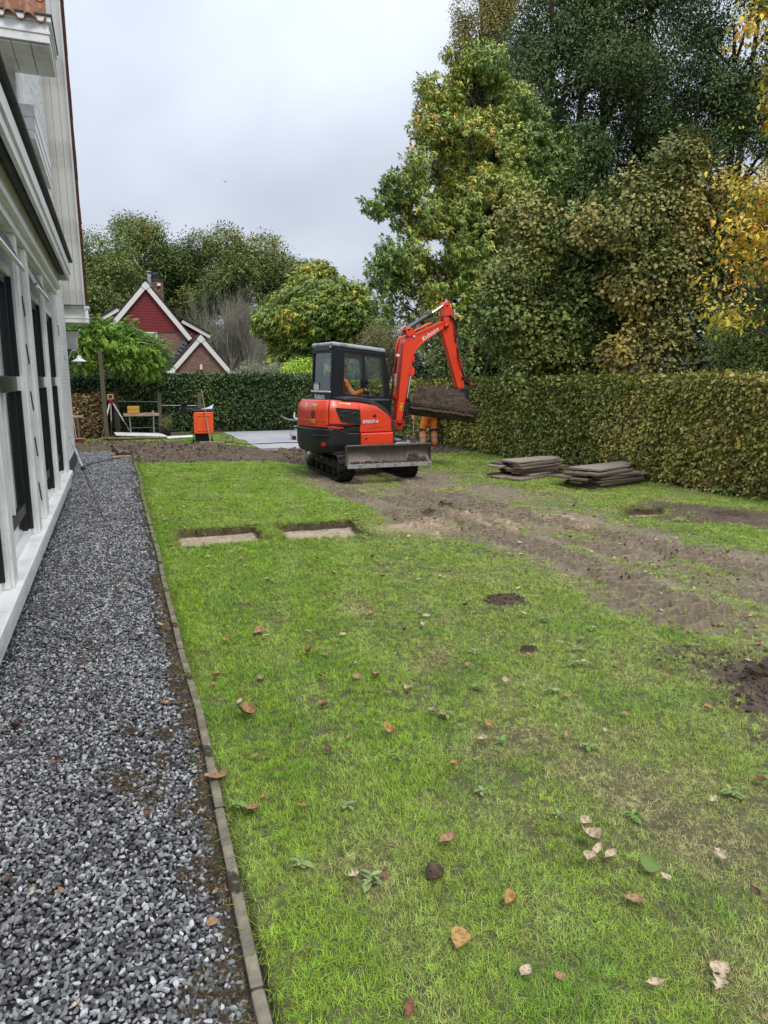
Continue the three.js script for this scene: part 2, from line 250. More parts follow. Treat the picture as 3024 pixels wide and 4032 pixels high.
function bladeClump(seed, n, R, hgt, wid, lean) {
  const r = rng(seed), pos = [], col = [], idx = [];
  for (let i = 0; i < n; i++) {
    const a = r() * 2 * PI, d = Math.sqrt(r()) * R, bx = Math.cos(a) * d, bz = Math.sin(a) * d, dir = r() * 2 * PI, L = hgt * (0.45 + 0.75 * r()), ln = lean * (0.25 + r()), w = wid * (0.7 + 0.6 * r()), s = 0.72 + 0.5 * r(), warm = r() < 0.16 ? 1 : 0;
    const dx = Math.cos(dir), dz = Math.sin(dir), o = pos.length / 3;
    for (const [t, ww] of [[0, 1], [0.55, 0.8], [1, 0]]) { const y = L * (t - 0.42 * ln * t * t), out = L * ln * t * t * 0.9; const px = bx + dx * out, pz = bz + dz * out; if (ww) pos.push(px - dz * w * ww, y, pz + dx * w * ww, px + dz * w * ww, y, pz - dx * w * ww); else pos.push(px, y, pz); }
    for (let k = 0; k < 5; k++) col.push(s * (warm ? 1.5 : 1), s * (warm ? 1.1 : 1), s * (warm ? 1.4 : 1));
    idx.push(o, o + 1, o + 2, o + 1, o + 3, o + 2, o + 2, o + 3, o + 4);
  }
  const g = new THREE.BufferGeometry(); g.setAttribute('position', new THREE.Float32BufferAttribute(pos, 3)); g.setAttribute('color', new THREE.Float32BufferAttribute(col, 3)); g.setIndex(idx); g.computeVertexNormals();
  g.setAttribute('uv', new THREE.BufferAttribute(new Float32Array(pos.length / 3 * 2), 2)); return g;
}
const grassMat = std(1, 1, 1, 0.75, { vertexColors: true, side: THREE.DoubleSide });
{
  const r = rng(7), lists = [[], [], []], c = new THREE.Color();
  for (let z = -1.1; z > -25.5;) {
    const far = clamp((-z - 2) / 16), step = lerp(0.0245, 0.058, far);
    for (let x = z < -19.8 ? -2.2 : 0.36; x < 10; x += step) {
      const px = x + (r() - 0.5) * step * 1.3, pz = z + (r() - 0.5) * step * 1.3, roll = r(), kind = (r() * 3) | 0, sc0 = r(), rot = r() * 6.28, tA = r(), tB = r();
      if (px < 0.36 && pz > -19.8) continue; if (!seen(px, 0, pz, 0.25)) continue;
      const G = groundAt(px, pz); if (roll > G.grass) continue;
      const n1 = fbm(px * 0.55, pz * 0.4, 61, 3), n2 = fbm(px * 1.7, pz * 1.7, 62, 3), n3 = fbm(px * 5, pz * 5, 63, 2);
      // condition of the sward: lush by the edging and beyond the pits, dry and trampled towards the driven side
      const trod = clamp(sstep(1.1, 3.4, px + (n1 - 0.5) * 3 + clamp(pz + 6, -4, 3) * 0.25) * 0.5 + sstep(0.48, 0.78, n2) * 0.34 + 0.20 * sstep(-5, -2.5, pz));
      const line = Math.exp(-(((px - 1.55 - (pz + 8) * 0.10 + (n2 - 0.5) * 0.3) / 0.16) ** 2)) * 0.5 + Math.exp(-(((px - 0.95 + (pz + 5) * 0.05 + (n2 - 0.5) * 0.3) / 0.10) ** 2)) * 0.35;
      const dry = clamp(trod + line * 0.6 - 0.12), straw = sstep(0.74, 1.05, n3 * 0.6 + dry * 0.5 + tA * 0.3);
      const bq = px * 0.96 + pz * 0.2 + (n1 - 0.5) * 0.9, bandP = sstep(0.1, 0.9, Math.sin(bq * 9.5)) * 0.5 + sstep(0.3, 0.9, Math.sin((px * 0.6 - pz * 0.8) * 3.1 + n1 * 3)) * 0.35 * sstep(-7, -9, pz); c.setRGB(lerp(0.245, 0.34, dry), lerp(0.445, 0.43, dry), lerp(0.028, 0.095, dry)); c.lerp(C3(0.40, 0.54, 0.15), bandP * 0.5); c.lerp(C3(0.15, 0.34, 0.03), sstep(0.58, 0.74, fbm(px * 2.6 + 9, pz * 2.6, 66, 3)) * 0.6); c.lerp(C3(0.50, 0.44, 0.22), straw * 0.6); c.multiplyScalar(0.74 + 0.5 * tB); const tall = 0.62 + 0.75 * fbm(px * 6, pz * 6, 64, 2) ** 1.3;
      const s = lerp(0.85, 1.55, far) * (0.6 + 0.75 * sc0) * lerp(1, 0.8, dry);
      lists[kind].push([mat4(px, G.h - 0.004, pz, (tA - 0.5) * 0.4, rot, (tB - 0.5) * 0.4, s, s * lerp(1.1, 0.8, dry) * tall / lerp(1, 1.5, far), s), c.clone()]);
    }
    z -= step;
  }
  const lawn = thing('lawn_grass', 'short mown grass of the lawn, lush and dry in patches', 'grass'); lawn.userData.kind = 'stuff';
  [bladeClump(1, 26, 0.028, 0.038, 0.0011, 1.1), bladeClump(2, 26, 0.028, 0.034, 0.0012, 1.4), bladeClump(3, 24, 0.030, 0.042, 0.0010, 0.9)].forEach((g, i) => instanced('blades', g, grassMat, lists[i], lawn));
  console.log('grass', lists.map(l => l.length).join(' '));
  // ragged tufts hanging over the cut edges of the pits
  const rim = [], rr = rng(70);
  for (const hn of ['hole1', 'hole2', 'pit3']) { const P = POLY[hn]; for (let i = 0; i < 4; i++) { const a = P[i], b = P[(i + 1) % 4]; for (let t = 0; t < 1; t += 0.012) { const x = lerp(a[0], b[0], t) + (rr() - 0.5) * 0.09, z = lerp(a[1], b[1], t) + (rr() - 0.5) * 0.09; if (sd(P, x, z) < 0.0) continue; rim.push([mat4(x, -0.005, z, (rr() - 0.5) * 1.2, rr() * 6, (rr() - 0.5) * 1.2, 0.9 + rr() * 0.5), C3(0.17 + rr() * 0.1, 0.24 + rr() * 0.05, 0.045)]); } } }
  instanced('overhanging_tufts', bladeClump(4, 14, 0.02, 0.055, 0.0014, 1.5), grassMat, rim, lawn);
}
// ---------------------------------------------------------------- gravel path and edging
const stoneGeos = [1, 2, 3, 4].map(s => { const r = rng(s * 91), g = new THREE.IcosahedronGeometry(1, 0), p = g.attributes.position, mv = new Map(); for (let i = 0; i < p.count; i++) { const k = [p.getX(i), p.getY(i), p.getZ(i)].map(v => v.toFixed(3)).join(); if (!mv.has(k)) mv.set(k, 0.62 + 0.55 * r()); const f = mv.get(k); p.setXYZ(i, p.getX(i) * f * 1.25, p.getY(i) * f * 0.72, p.getZ(i) * f * 0.9); } g.computeVertexNormals(); return g; });
const edgeX = z => 0.285 + 0.0045 * Math.max(0, -z - 2) + (fbm(z * 0.5, 3, 81, 2) - 0.5) * 0.05;
{
  const bed = new THREE.PlaneGeometry(1.5, 21.2, 50, 400).rotateX(-PI / 2); bed.translate(-0.42, 0, -9.3); const p = bed.attributes.position, uv = bed.attributes.uv;
  for (let i = 0; i < p.count; i++) { const x = p.getX(i), z = p.getZ(i), e = edgeX(z) - x; p.setY(i, -0.030 + 0.02 * sstep(0.20, 0.03, e) + (fbm(x * 9, z * 9, 82, 3) - 0.5) * 0.02); uv.setXY(i, x, z); } bed.computeVertexNormals();
  tag(mesh('gravel_path', bed, std(0.055, 0.047, 0.04, 0.97, { map: T.soil, bumpMap: rep(T.lumps, 2), bumpScale: 0.02 })), 'earth bed of the gravel path beside the white house', 'path', null, 'structure');
  const r = rng(17), lists = [[], [], [], []];
  for (let z = -1.4; z > -19.75;) {
    const far = clamp((-z - 2.5) / 12), step = lerp(0.0145, 0.0225, far);
    for (let x = -0.95; x < 0.34; x += step) {
      const px = x + (r() - 0.5) * step, pz = z + (r() - 0.5) * step, a = r(), b = r(), k = (r() * 4) | 0, t = r(), s0 = r(), ry = r() * 6.28, up = r();
      const e = edgeX(pz) - px; if (e < 0.015 || !seen(px, 0, pz, 0.2)) continue;
      const bare = sstep(0.13, 0.02, e + (fbm(px * 5, pz * 2.2, 83, 3) - 0.5) * 0.20); if (t < bare * 0.85) continue;
      const s = lerp(0.0092, 0.0122, far) * (0.65 + 0.8 * s0), pick = a + 0.28 * (fbm(px * 4, pz * 4, 84, 2) - 0.5);
      const L = pick < 0.36 ? lerp(0.045, 0.095, b) : pick < 0.78 ? lerp(0.12, 0.26, b) : lerp(0.29, 0.52, b), warm = (hash2(px * 999, pz * 999) - 0.5) * 0.06;
      lists[k].push([mat4(px, -0.022 + up * 0.020 + 0.008 * (1 - bare), pz, (a - 0.5) * 1.6, ry, (b - 0.5) * 1.6, s), C3(L * (0.97 + warm), L * (1.0 + warm * 0.4), L * (1.05 - warm))]);
    }
    z -= step;
  }
  const grav = thing('gravel', 'crushed blue grey stone chippings of the path', 'gravel'); grav.userData.kind = 'stuff'; const sm = new THREE.MeshStandardMaterial({ color: 0xffffff, roughness: 0.82 });
  stoneGeos.forEach((g, i) => instanced('stone_chips', g, sm, lists[i], grav)); console.log('gravel', lists.map(l => l.length).join(' '));
  // concrete edging in lengths of about a metre
  const edge = thing('lawn_edging', 'weathered concrete edging between gravel path and lawn', 'edging'); edge.userData.kind = 'structure';
  const cm = std(0.27, 0.245, 0.20, 0.95, { map: rep(tex(512, (u, v) => { const a = fbm(u * 9, v * 9, 85, 5, 9), m = sstep(0.56, 0.66, fbm(u * 5, v * 5, 86, 5, 5)), k = 0.6 + 0.55 * a; return [k * lerp(1, 0.42, m), k * lerp(0.99, 0.42, m), k * lerp(0.95, 0.36, m)]; }), 1.7), bumpMap: rep(T.lumps, 3), bumpScale: 0.008 });
  for (let z = -0.9; z > -19.6; z -= 1.0) {
    const x0 = edgeX(z), x1 = edgeX(z - 1), g = box(0.044, 0.2, 0.994, 0, 0, 0, 0.009); const q = g.attributes.position; for (let i = 0; i < q.count; i++) if (Math.abs(q.getY(i)) > 0) q.setX(i, q.getX(i) + (fbm(q.getZ(i) * 9 + z, q.getY(i) * 30, 87, 2) - 0.5) * 0.008); g.computeVertexNormals();
    const o = mesh('edging_slab', g, cm, edge); o.position.set((x0 + x1) / 2 + 0.024, -0.080 + (hash2(z * 7, 3) - 0.5) * 0.012, z - 0.5); o.rotation.y = Math.atan2(x0 - x1, 1) + (hash2(z * 5, 9) - 0.5) * 0.01; o.rotation.x = (hash2(z * 5, 29) - 0.5) * 0.012;
  }
  // moss and dead grass along the inner side of the edging
  const mossL = [], rr = rng(90), spots = [[-0.05, -3.28, 0.08], [0.03, -3.17, 0.11], [0.10, -3.42, 0.06], [-0.10, -3.3, 0.04], [-0.03, -3.79, 0.04], [0.14, -3.7, 0.06], [0.2, -2.95, 0.07], [0.19, -2.5, 0.09], [0.16, -1.95, 0.10], [0.2, -1.75, 0.08]];
  for (const [mx, mz, R] of spots) for (let i = 0; i < R * 1500; i++) { const a = rr() * 6.28, d = Math.sqrt(rr()) * R, x = mx + Math.cos(a) * d, z = mz + Math.sin(a) * d * 1.2; if (x > edgeX(z) - 0.01) continue; mossL.push([mat4(x, 0.003, z, (rr() - 0.5), rr() * 6, (rr() - 0.5), 0.3 + 0.3 * rr()), C3(0.06 + rr() * 0.05, 0.05 + rr() * 0.03, 0.022)]); }
  for (let i = 0; i < 700; i++) { const z = -1.6 - rr() * 5.5, x = edgeX(z) - 0.01 - rr() * rr() * 0.11; mossL.push([mat4(x, -0.005, z, (rr() - 0.5) * 2.2, rr() * 6, (rr() - 0.5) * 2.2, 0.5 + 0.5 * rr()), rr() < 0.5 ? C3(0.14, 0.10, 0.055) : rr() < 0.5 ? C3(0.09, 0.13, 0.03) : C3(0.30, 0.23, 0.13)]); }
  tag(instanced('moss_and_dead_grass', bladeClump(5, 16, 0.022, 0.030, 0.0013, 1.5), grassMat, mossL), 'brown moss and dead grass among the gravel beside the edging', 'moss', null, 'stuff');
  const edgeTufts = [];
  for (let z = -1.4; z > -18; z -= 0.02) { const far = clamp(-z / 14), x = edgeX(z) + 0.046 + rr() * 0.035; if (rr() < 0.9) edgeTufts.push([mat4(x, -0.004, z, (rr() - 0.5) * 0.8, rr() * 6, 0.45 + rr() * 0.7, lerp(1.0, 1.4, far)), C3(0.15 + rr() * 0.06, 0.25 + rr() * 0.06, 0.035)]); }
  tag(instanced('edge_grass', bladeClump(6, 16, 0.02, 0.055, 0.0013, 1.1), grassMat, edgeTufts), 'longer grass blades leaning over the concrete edging', 'grass', null, 'stuff');
}
// clods of dug earth
{
  const r = rng(101), lists = [[], []], cg = [5, 6].map(s => { const q = rng(s * 13), g = new THREE.IcosahedronGeometry(1, 1), p = g.attributes.position, mv = new Map(); for (let i = 0; i < p.count; i++) { const k = [p.getX(i), p.getY(i), p.getZ(i)].map(v => v.toFixed(3)).join(); if (!mv.has(k)) mv.set(k, 0.6 + 0.6 * q()); const f = mv.get(k); p.setXYZ(i, p.getX(i) * f, p.getY(i) * f * 0.7, p.getZ(i) * f); } g.computeVertexNormals(); return g; });
  for (let i = 0; i < 15000; i++) { const x = -2 + r() * 10.5, z = -14.5 - r() * 8, w = r(), s = r(), a = r(), b = r(), ry = r() * 6; if (W('dirt', x, z, 0.2, 1.6, 0.1) < 0.5 || fbm(x * 1.5, z * 1.5, 103, 3) < 0.36 + 0.2 * w) continue; const G = groundAt(x, z), L = 0.65 + 0.65 * a; lists[i & 1].push([mat4(x, G.h, z, a * 3, ry, b * 3, 0.008 + 0.035 * s * s * s), C3(0.125 * L, 0.092 * L, 0.070 * L)]); }
  for (const [mx, mz, R] of [[3.68, -3.02, 0.18], [3.4, -2.85, 0.2], [3.6, -3.4, 0.35], [4, -3.2, 0.4], [3.02, -5.06, 0.2], [2.6, -4.05, 0.06], [4.0, -8.95, 0.16], [4.5, -9.35, 0.14], [7.5, -7.6, 0.7], [7.0, -8.2, 0.5], [4.6, -6.4, 1.2], [5.4, -5.2, 1.0], [4.5, -8.3, 1.0]]) for (let i = 0; i < 90 * R + 120; i++) { const a = r() * 6.28, d = Math.sqrt(r()) * R, x = mx + Math.cos(a) * d, z = mz + Math.sin(a) * d, G = groundAt(x, z), L = 0.6 + 0.6 * r(); lists[i & 1].push([mat4(x, G.h + 0.002, z, r() * 3, r() * 6, r() * 3, 0.004 + 0.016 * r() * r()), C3(0.12 * L, 0.088 * L, 0.066 * L)]); }
  const cl = thing('soil_clods', 'loose clods of dug brown earth', 'soil'); cl.userData.kind = 'stuff'; const m = std(1, 1, 1, 0.98, { map: T.soil }); cg.forEach((g, i) => instanced('clods', g, m, lists[i], cl));
}
{ // terrace: sheeted concrete slab beyond the dug earth
  const m = std(0.54, 0.535, 0.545, 0.85, { map: rep(tex(512, (u, v) => { const a = fbm(u * 4, v * 9, 111, 5, 1) , s = sstep(0.45, 0.62, fbm(u * 3, v * 3, 112, 5, 3)), k = 0.80 + 0.25 * a; return [k * lerp(0.92, 1.0, s), k * lerp(0.94, 0.98, s), k * lerp(0.98, 0.96, s)]; }), 0.3), bumpMap: T.lumps, bumpScale: 0.006 });
  const t = thing('terrace_slab', 'pale grey concrete terrace slab in front of the clipped hedge', 'terrace'); t.userData.kind = 'structure';
  let i = 0; for (let z = -25.2; z < -19.0; z += 1.06) { const x0 = 3.62 + (z + 19) * 0.015 + (hash2(i, 5) - 0.5) * 0.1; mesh('slab_strip', span(x0, 9.0, -0.1, 0.028 + (hash2(i++, 8)) * 0.006, z, z + 1.045, 0.006), m, t); }
  mesh('front_strip', span(4.1, 8.0, -0.1, 0.03, -19.0, -18.55, 0.006), m, t);
}
// ---------------------------------------------------------------- brickwork: real bricks over a mortar sheet, in a plane given by origin and two axes
function brickwork(parent, poly, place, { bl = 0.21, bh = 0.05, j = 0.012, depth = 0.02, mats, mortar, most = 300, back = 0.006, pick, bev = 0.004 }) {
  const ys = poly.map(p => p[1]), y0 = Math.min(...ys), y1 = Math.max(...ys), rowH = bh + j, bricks = [], geos = new Map(); let row = 0;
  const cut = y => { const xs = []; poly.forEach((p, i) => { const q = poly[(i + 1) % poly.length]; if ((p[1] <= y) !== (q[1] <= y)) xs.push(lerp(p[0], q[0], (y - p[1]) / (q[1] - p[1]))); }); return xs.sort((a, b) => a - b); };
  for (let y = y0 + j / 2; y + bh <= y1; y += rowH, row++) {
    const xs = cut(y + bh / 2);
    for (let k = 0; k + 1 < xs.length; k += 2) for (let a = Math.floor(xs[k] / (bl + j)) * (bl + j) + (row % 2) * (bl + j) / 2 - (bl + j); a < xs[k + 1]; a += bl + j) { const l = Math.max(a, xs[k]), r = Math.min(a + bl, xs[k + 1]); if (r - l > 0.03) bricks.push([(l + r) / 2, y + bh / 2, r - l]); }
  }
  const sheet = extrude(poly, 0.05, [], 0); sheet.translate(0, 0, -0.025 - back); sheet.applyMatrix4(place); mesh('mortar', sheet, mortar, parent);
  const order = bricks.map((b, i) => i); if (pick) order.sort((p, q) => pick(bricks[q]) - pick(bricks[p]));
  const rest = [];
  order.forEach((i, k) => {
    const [x, y, L] = bricks[i], w = Math.max(0.04, Math.round(L * 100) / 100 - 0.003), out = (hash2(i, 3) - 0.5) * 0.004, m = mats[(hash2(i, 7) * mats.length) | 0];
    if (k < most) { if (!geos.has(w)) geos.set(w, box(w, bh, depth, 0, 0, 0, bev)); const o = mesh('brick', geos.get(w), m, parent); o.applyMatrix4(new THREE.Matrix4().makeTranslation(x, y, -depth / 2 + out).premultiply(place)); }
    else rest.push([box(w, bh, depth, x, y, -depth / 2 + out, 0).applyMatrix4(place), m]);
  });
  mats.forEach(m => { const g = rest.filter(q => q[1] === m).map(q => q[0]); if (g.length) { const o = mesh('bricks', merge(g), m, parent); o.userData.kind = 'stuff'; } });
}
// axes: wall facing +x, drawn with u = -z
const faceX = x => new THREE.Matrix4().makeBasis(V(0, 0, -1), V(0, 1, 0), V(1, 0, 0)).setPosition(x, 0, 0);
const faceZ = z => new THREE.Matrix4().makeTranslation(0, 0, z);
const slopeZ = y => -17.3 + Math.max(0, y - 3.4) * 0.31;             // far edge of the gable wall follows the steep roof
{
  const H = thing('white_house', 'white painted brick house with tall dark sashed windows and steep tiled roof', 'house');
  // brick wall seen end-on beyond the window bay, with its dark plinth
  const wall = part('brick_wall', H);
  brickwork(wall, [[13.02, 0.3], [17.3, 0.3], [17.3, 3.4], [-slopeZ(8.8), 8.8], [12.3, 8.8], [12.3, 3.72], [13.02, 3.72]], faceX(-0.88), { bl: 0.21, bh: 0.055, j: 0.012, mats: [M.whiteBrick], mortar: M.mortarWhite, pick: b => -Math.hypot(b[0] - 16.6, b[1] - 1.6) });
  brickwork(wall, [[10.6, 3.5], [12.28, 3.5], [12.28, 4.6], [12.28, 8.8], [10.6, 8.8]], faceX(-0.883), { bl: 0.21, bh: 0.055, j: 0.012, mats: [M.whiteBrick], mortar: M.mortarWhite, most: 0 });
  brickwork(wall, [[-4, 3.6], [-0.90, 3.6], [-0.90, 5.75], [-4, 5.75]], faceZ(-10.58), { bl: 0.21, bh: 0.055, j: 0.012, mats: [M.whiteBrick], mortar: M.mortarWhite, most: 0 });
  mesh('wall_core', merge([span(-6, -0.94, 0, 3.4, -17.28, -13.08, 0), span(-6, -0.94, 3.4, 8.8, -16.0, -10.65, 0)]), M.mortarWhite, H);
  mesh('far_wall', span(-6, -0.93, 0, 3.4, -17.298, -17.2, 0), M.whiteBrick, H);
  mesh('plinth', span(-1.2, -0.868, -0.15, 0.3, -17.32, -13.0, 0.006), M.plinth, H);
  mesh('wall_vent', box(0.02, 0.2, 0.07, -0.87, 2.72, -14.6, 0.004), M.blackFrame, H);
  // upper window under a boarded pelmet
  const uw = part('upper_window', H);
  mesh('pelmet', merge([span(-0.89, -0.715, 5.18, 5.33, -13.6, -10.9), span(-0.89, -0.725, 5.03, 5.178, -13.595, -10.905), span(-0.89, -0.735, 4.92, 5.028, -13.59, -10.91)]), M.white, uw);
  mesh('recess', span(-0.9, -0.874, 4.0, 4.91, -14.2, -11.2), M.interior, uw);
  for (let i = 0; i <= 6; i++) mesh('glazing_bar', span(-0.875, -0.845, 4.0, 4.9, -14.2 + i * 0.5 - 0.025, -14.2 + i * 0.5 + 0.025), M.white, uw);
  for (const y of [4.0, 4.45, 4.88]) mesh('glazing_bar', span(-0.876, -0.843, y - 0.02, y + 0.02, -14.22, -11.18), M.white, uw);
  // steep roof verge: soffit boards along the slope, barge board, tile edge
  const dirV = V(0, 1, 0.31).normalize(), at = (y, x) => V(x, y, -17.75 + (y - 3.3) * 0.31), tilt = Math.atan2(0.31, 1);
  const board = (w, th, x, y0, y1, dz = 0) => { const L = (y1 - y0) / Math.cos(tilt), g = box(w, L, th, 0, 0, 0, 0.004); g.rotateX(tilt); const c = at((y0 + y1) / 2, x); g.translate(c.x, c.y, c.z + dz); return g; };
  for (let i = 0; i < 3; i++) mesh('soffit_board', board(0.132, 0.02, -0.83 + i * 0.137, 3.45, 9.3, 0.24), M.white, H);
  mesh('barge_board', board(0.03, 0.34, -0.475, 3.38, 9.3, 0.16), M.white, H);
  const verge = part('roof', H);
  mesh('roof_slope', board(5.5, 0.06, -3.25, 3.3, 9.3, -0.03), M.tileEdge, verge);
  { const g = box(0.09, 0.30, 0.035, 0, 0, 0, 0.01); for (let i = 0; i < 22; i++) { const o = mesh('verge_tile', g, M.tileEdge, verge), c = at(3.42 + i * 0.262, -0.447 + (hash2(i, 4) - 0.5) * 0.008); o.position.copy(c); o.position.z -= 0.045; o.rotation.x = tilt + 0.07; } }
  // box gutters at the foot of both slopes
  const gut = (name, x1, y0, y1, z0, z1) => { const p = part(name, H); mesh('box', span(-4, x1, y0, y1 - 0.045, z0, z1, 0.006), M.white, p); mesh('lower_moulding', span(-4, x1 + 0.012, y0 + 0.09, y0 + 0.12, z0 - 0.012, z1 + 0.012), M.white, p); mesh('top_moulding', span(-4, x1 + 0.03, y1 - 0.07, y1 - 0.012, z0 - 0.03, z1 + 0.03), M.white, p); mesh('zinc_edge', span(-4, x1 + 0.045, y1 - 0.011, y1 + 0.012, z0 - 0.045, z1 + 0.045), M.zinc, p); return p; };
  gut('eaves_gutter', -0.41, 3.08, 3.46, -18.25, -17.6);
  gut('side_gutter', -0.72, 2.55, 2.95, -18.9, -18.35);
  const up = gut('upper_eaves_gutter', -0.42, 5.62, 5.90, -10.7, -9.72);
  for (let i = 0; i < 12; i++) mesh('soffit_plank', span(-0.62 - i * 0.2, -0.43 - i * 0.2, 5.596, 5.615, -10.66, -9.76, 0.004), M.white, up);
  { // pantiles above the upper gutter
    const roof2 = part('pantile_roof', H), w = 0.2, prof = []; for (let i = 0; i <= 12; i++) { const t = i / 12; prof.push([t * w * 1.12, 0.05 * Math.sin(t * 2 * PI * 0.95 + 0.4)]); } for (let i = 12; i >= 0; i--) prof.push([prof[i][0], prof[i][1] - 0.018]);
    const g = extrude(prof, 0.36, [], 0.003); for (let r = 0; r < 5; r++) for (let i = 0; i < 9; i++) { const o = mesh('pantile', g, M.terracotta, roof2); o.position.set(-0.66 - i * w, 6.0 + r * 0.27, -9.74 - r * 0.14); o.rotation.x = -1.08 + PI; o.rotation.order = 'ZXY'; o.rotation.x = 1.05; }
  }
  // flat-roofed window bay: stepped white cornice
  const B0 = -2.2, B1 = -13.1;
  mesh('bay_roof', span(-4, -0.56, 3.70, 3.76, B1 - 0.3, B0, 0.004), M.zinc, H);
  mesh('roof_edge', span(-0.60, -0.50, 3.765, 3.81, B1 - 0.42, B0, 0.012), M.zinc, H);
  mesh('upper_fascia', merge([span(-0.585, -0.54, 3.56, 3.699, B1 - 0.33, B0), span(-0.595, -0.56, 3.46, 3.559, B1 - 0.32, B0), span(-4, -0.586, 3.62, 3.699, B1 - 0.3, B0), span(-4, -0.60, 3.46, 3.619, B1 - 0.3, B1 - 0.2)]), M.white, H);
  { const g = limb([V(-0.655, 3.565, B0), V(-0.655, 3.50, B1 - 0.1)].map((p, i) => V(-0.672, 3.565, p.z)), 0.045, 10); mesh('drip_roll', g, M.zinc, H); }
  mesh('lower_fascia', merge([span(-4, -0.72, 3.36, 3.60, B1 - 0.08, B0), span(-4, -0.70, 3.29, 3.359, B1 - 0.05, B0), span(-4, -0.755, 3.20, 3.289, B1 - 0.02, B0)]), M.white, H);
  // sill and its apron board
  mesh('sill', span(-1.1, -0.735, 0.25, 0.335, B1 - 0.02, B0, 0.012), M.white, H);
  mesh('apron', span(-1.1, -0.775, 0.10, 0.249, B1 + 0.05, B0, 0.004), M.white, H);
  mesh('bay_base', span(-1.2, -0.95, -0.15, 0.12, B1 + 0.3, B0, 0), M.plinth, H);
  // posts
  const posts = [[-3.9, 0.4], [-5.83, 0.28], [-7.86, 0.26], [-8.74, 0.36], [-10.68, 0.24], [-12.70, 0.28], [-12.97, 0.22]];
  for (const [z, w] of posts) { mesh('post', span(-0.98, -0.80, 0.336, 3.199, z - w / 2, z + w / 2, 0.008), M.white, H); mesh('post_face', span(-0.8, -0.778, 0.336, 3.199, z - w / 2 + 0.04, z + w / 2 - 0.04, 0.004), M.white, H); }
  for (let i = 0; i < 5; i++) mesh('loose_flashing', box(0.004, 0.2, 0.05, -0.79, 0.7 + i * 0.47, -8.2, 0, [0.1, 0.35, 0.06]), M.galv, H);
  mesh('corner_seal', span(-0.99, -0.84, 0.3, 3.2, -13.13, -13.085, 0), std(0.45, 0.2, 0.2, 0.8), H);
  // sashes
  const bays = [[-5.68, -4.12], [-7.72, -5.98], [-10.55, -8.93], [-12.55, -10.81]];
  bays.forEach(([a, b], i) => {
    const w = part('window', H), xf = -0.90, s = 0.13, mk = (n, y0, y1, z0, z1, m = M.blackFrame, x0 = xf - 0.03, x1 = xf + 0.03) => mesh(n, span(x0, x1, y0, y1, z0, z1, 0.006), m, w);
    mk('jamb', 0.40, 2.80, a, a + 0.03, M.blackFrame, xf - 0.04, xf + 0.07); mk('stile', 0.40, 2.80, a + 0.031, a + s); mk('stile', 0.40, 2.80, b - s, b); mk('bottom_rail', 0.58, 0.68, a + s, b - s); mk('transom', 1.75, 1.885, a + s - 0.01, b - s + 0.01, M.blackFrame, xf - 0.04, xf + 0.055); mk('head', 2.72, 2.80, a + s, b - s);
    mk('transom_cap', 1.75, 1.885, a - 0.005, a + 0.05, M.white, xf - 0.04, xf + 0.075);
    mk('frame_head', 2.805, 2.88, a, b, M.white, xf - 0.05, xf + 0.06); mk('lower_bead', 0.336, 0.40, a, b, M.white, xf - 0.05, xf + 0.045); mk('fanlight_head', 3.14, 3.199, a, b, M.white, xf - 0.04, xf + 0.04); mk('mullion', 0.69, 1.74, (a + b) / 2 - 0.02, (a + b) / 2 + 0.02, M.white, xf - 0.025, xf + 0.03);
    for (const [y0, y1] of [[0.405, 0.575], [0.69, 1.745], [1.89, 2.715], [2.885, 3.135]]) mk('pane', y0, y1, a + 0.06, b - 0.06, M.glass, xf - 0.004, xf + 0.004);
    if (i === 1 || i === 2) { const f = part('open_vent', w), g = [box(0.03, 0.06, b - a - 0.1, 0, -0.30, (a + b) / 2), box(0.03, 0.06, b - a - 0.1, 0, 0, (a + b) / 2), box(0.03, 0.3, 0.06, 0, -0.15, a + 0.08), box(0.03, 0.3, 0.06, 0, -0.15, b - 0.08)]; const o = new THREE.Mesh(merge(g), M.white); o.name = 'vent_sash'; o.castShadow = o.receiveShadow = true; f.remove(); w.remove(f); w.add(o); o.position.set(-0.84, 3.15, 0); o.rotation.z = 0.42; for (let k = 0; k < 5; k++) { const l = new THREE.Mesh(box(0.012, 0.035, b - a - 0.24, 0, 0, (a + b) / 2, 0.003), M.blackFrame); l.name = 'vent_slat'; l.castShadow = l.receiveShadow = true; l.position.set(-0.84 + 0.04 + k * 0.018, 3.10 - k * 0.048, 0); l.rotation.z = 0.42; w.add(l); } }
    if (i === 3) for (const y of [0.95, 2.35, 2.75]) mk('hinge', y - 0.07, y + 0.07, a - 0.12, a - 0.06, M.white, -0.80, -0.755);
  });
  // the room behind, so that the panes look into a dim interior
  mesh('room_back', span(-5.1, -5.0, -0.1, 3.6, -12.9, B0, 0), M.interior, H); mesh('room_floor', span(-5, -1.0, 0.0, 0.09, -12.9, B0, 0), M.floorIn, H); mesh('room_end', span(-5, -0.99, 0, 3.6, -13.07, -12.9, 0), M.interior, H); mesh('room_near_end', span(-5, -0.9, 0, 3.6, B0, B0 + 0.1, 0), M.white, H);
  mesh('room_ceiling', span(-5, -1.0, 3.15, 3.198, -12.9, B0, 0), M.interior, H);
  mesh('curtain', merge([0, 1, 2, 3, 4].map(k => limb([V(-1.35, 0.1, -7.2 + k * 0.09), V(-1.35, 2.9, -7.2 + k * 0.09)], 0.05, 8))), std(0.6, 0.6, 0.58, 0.9), H);
}
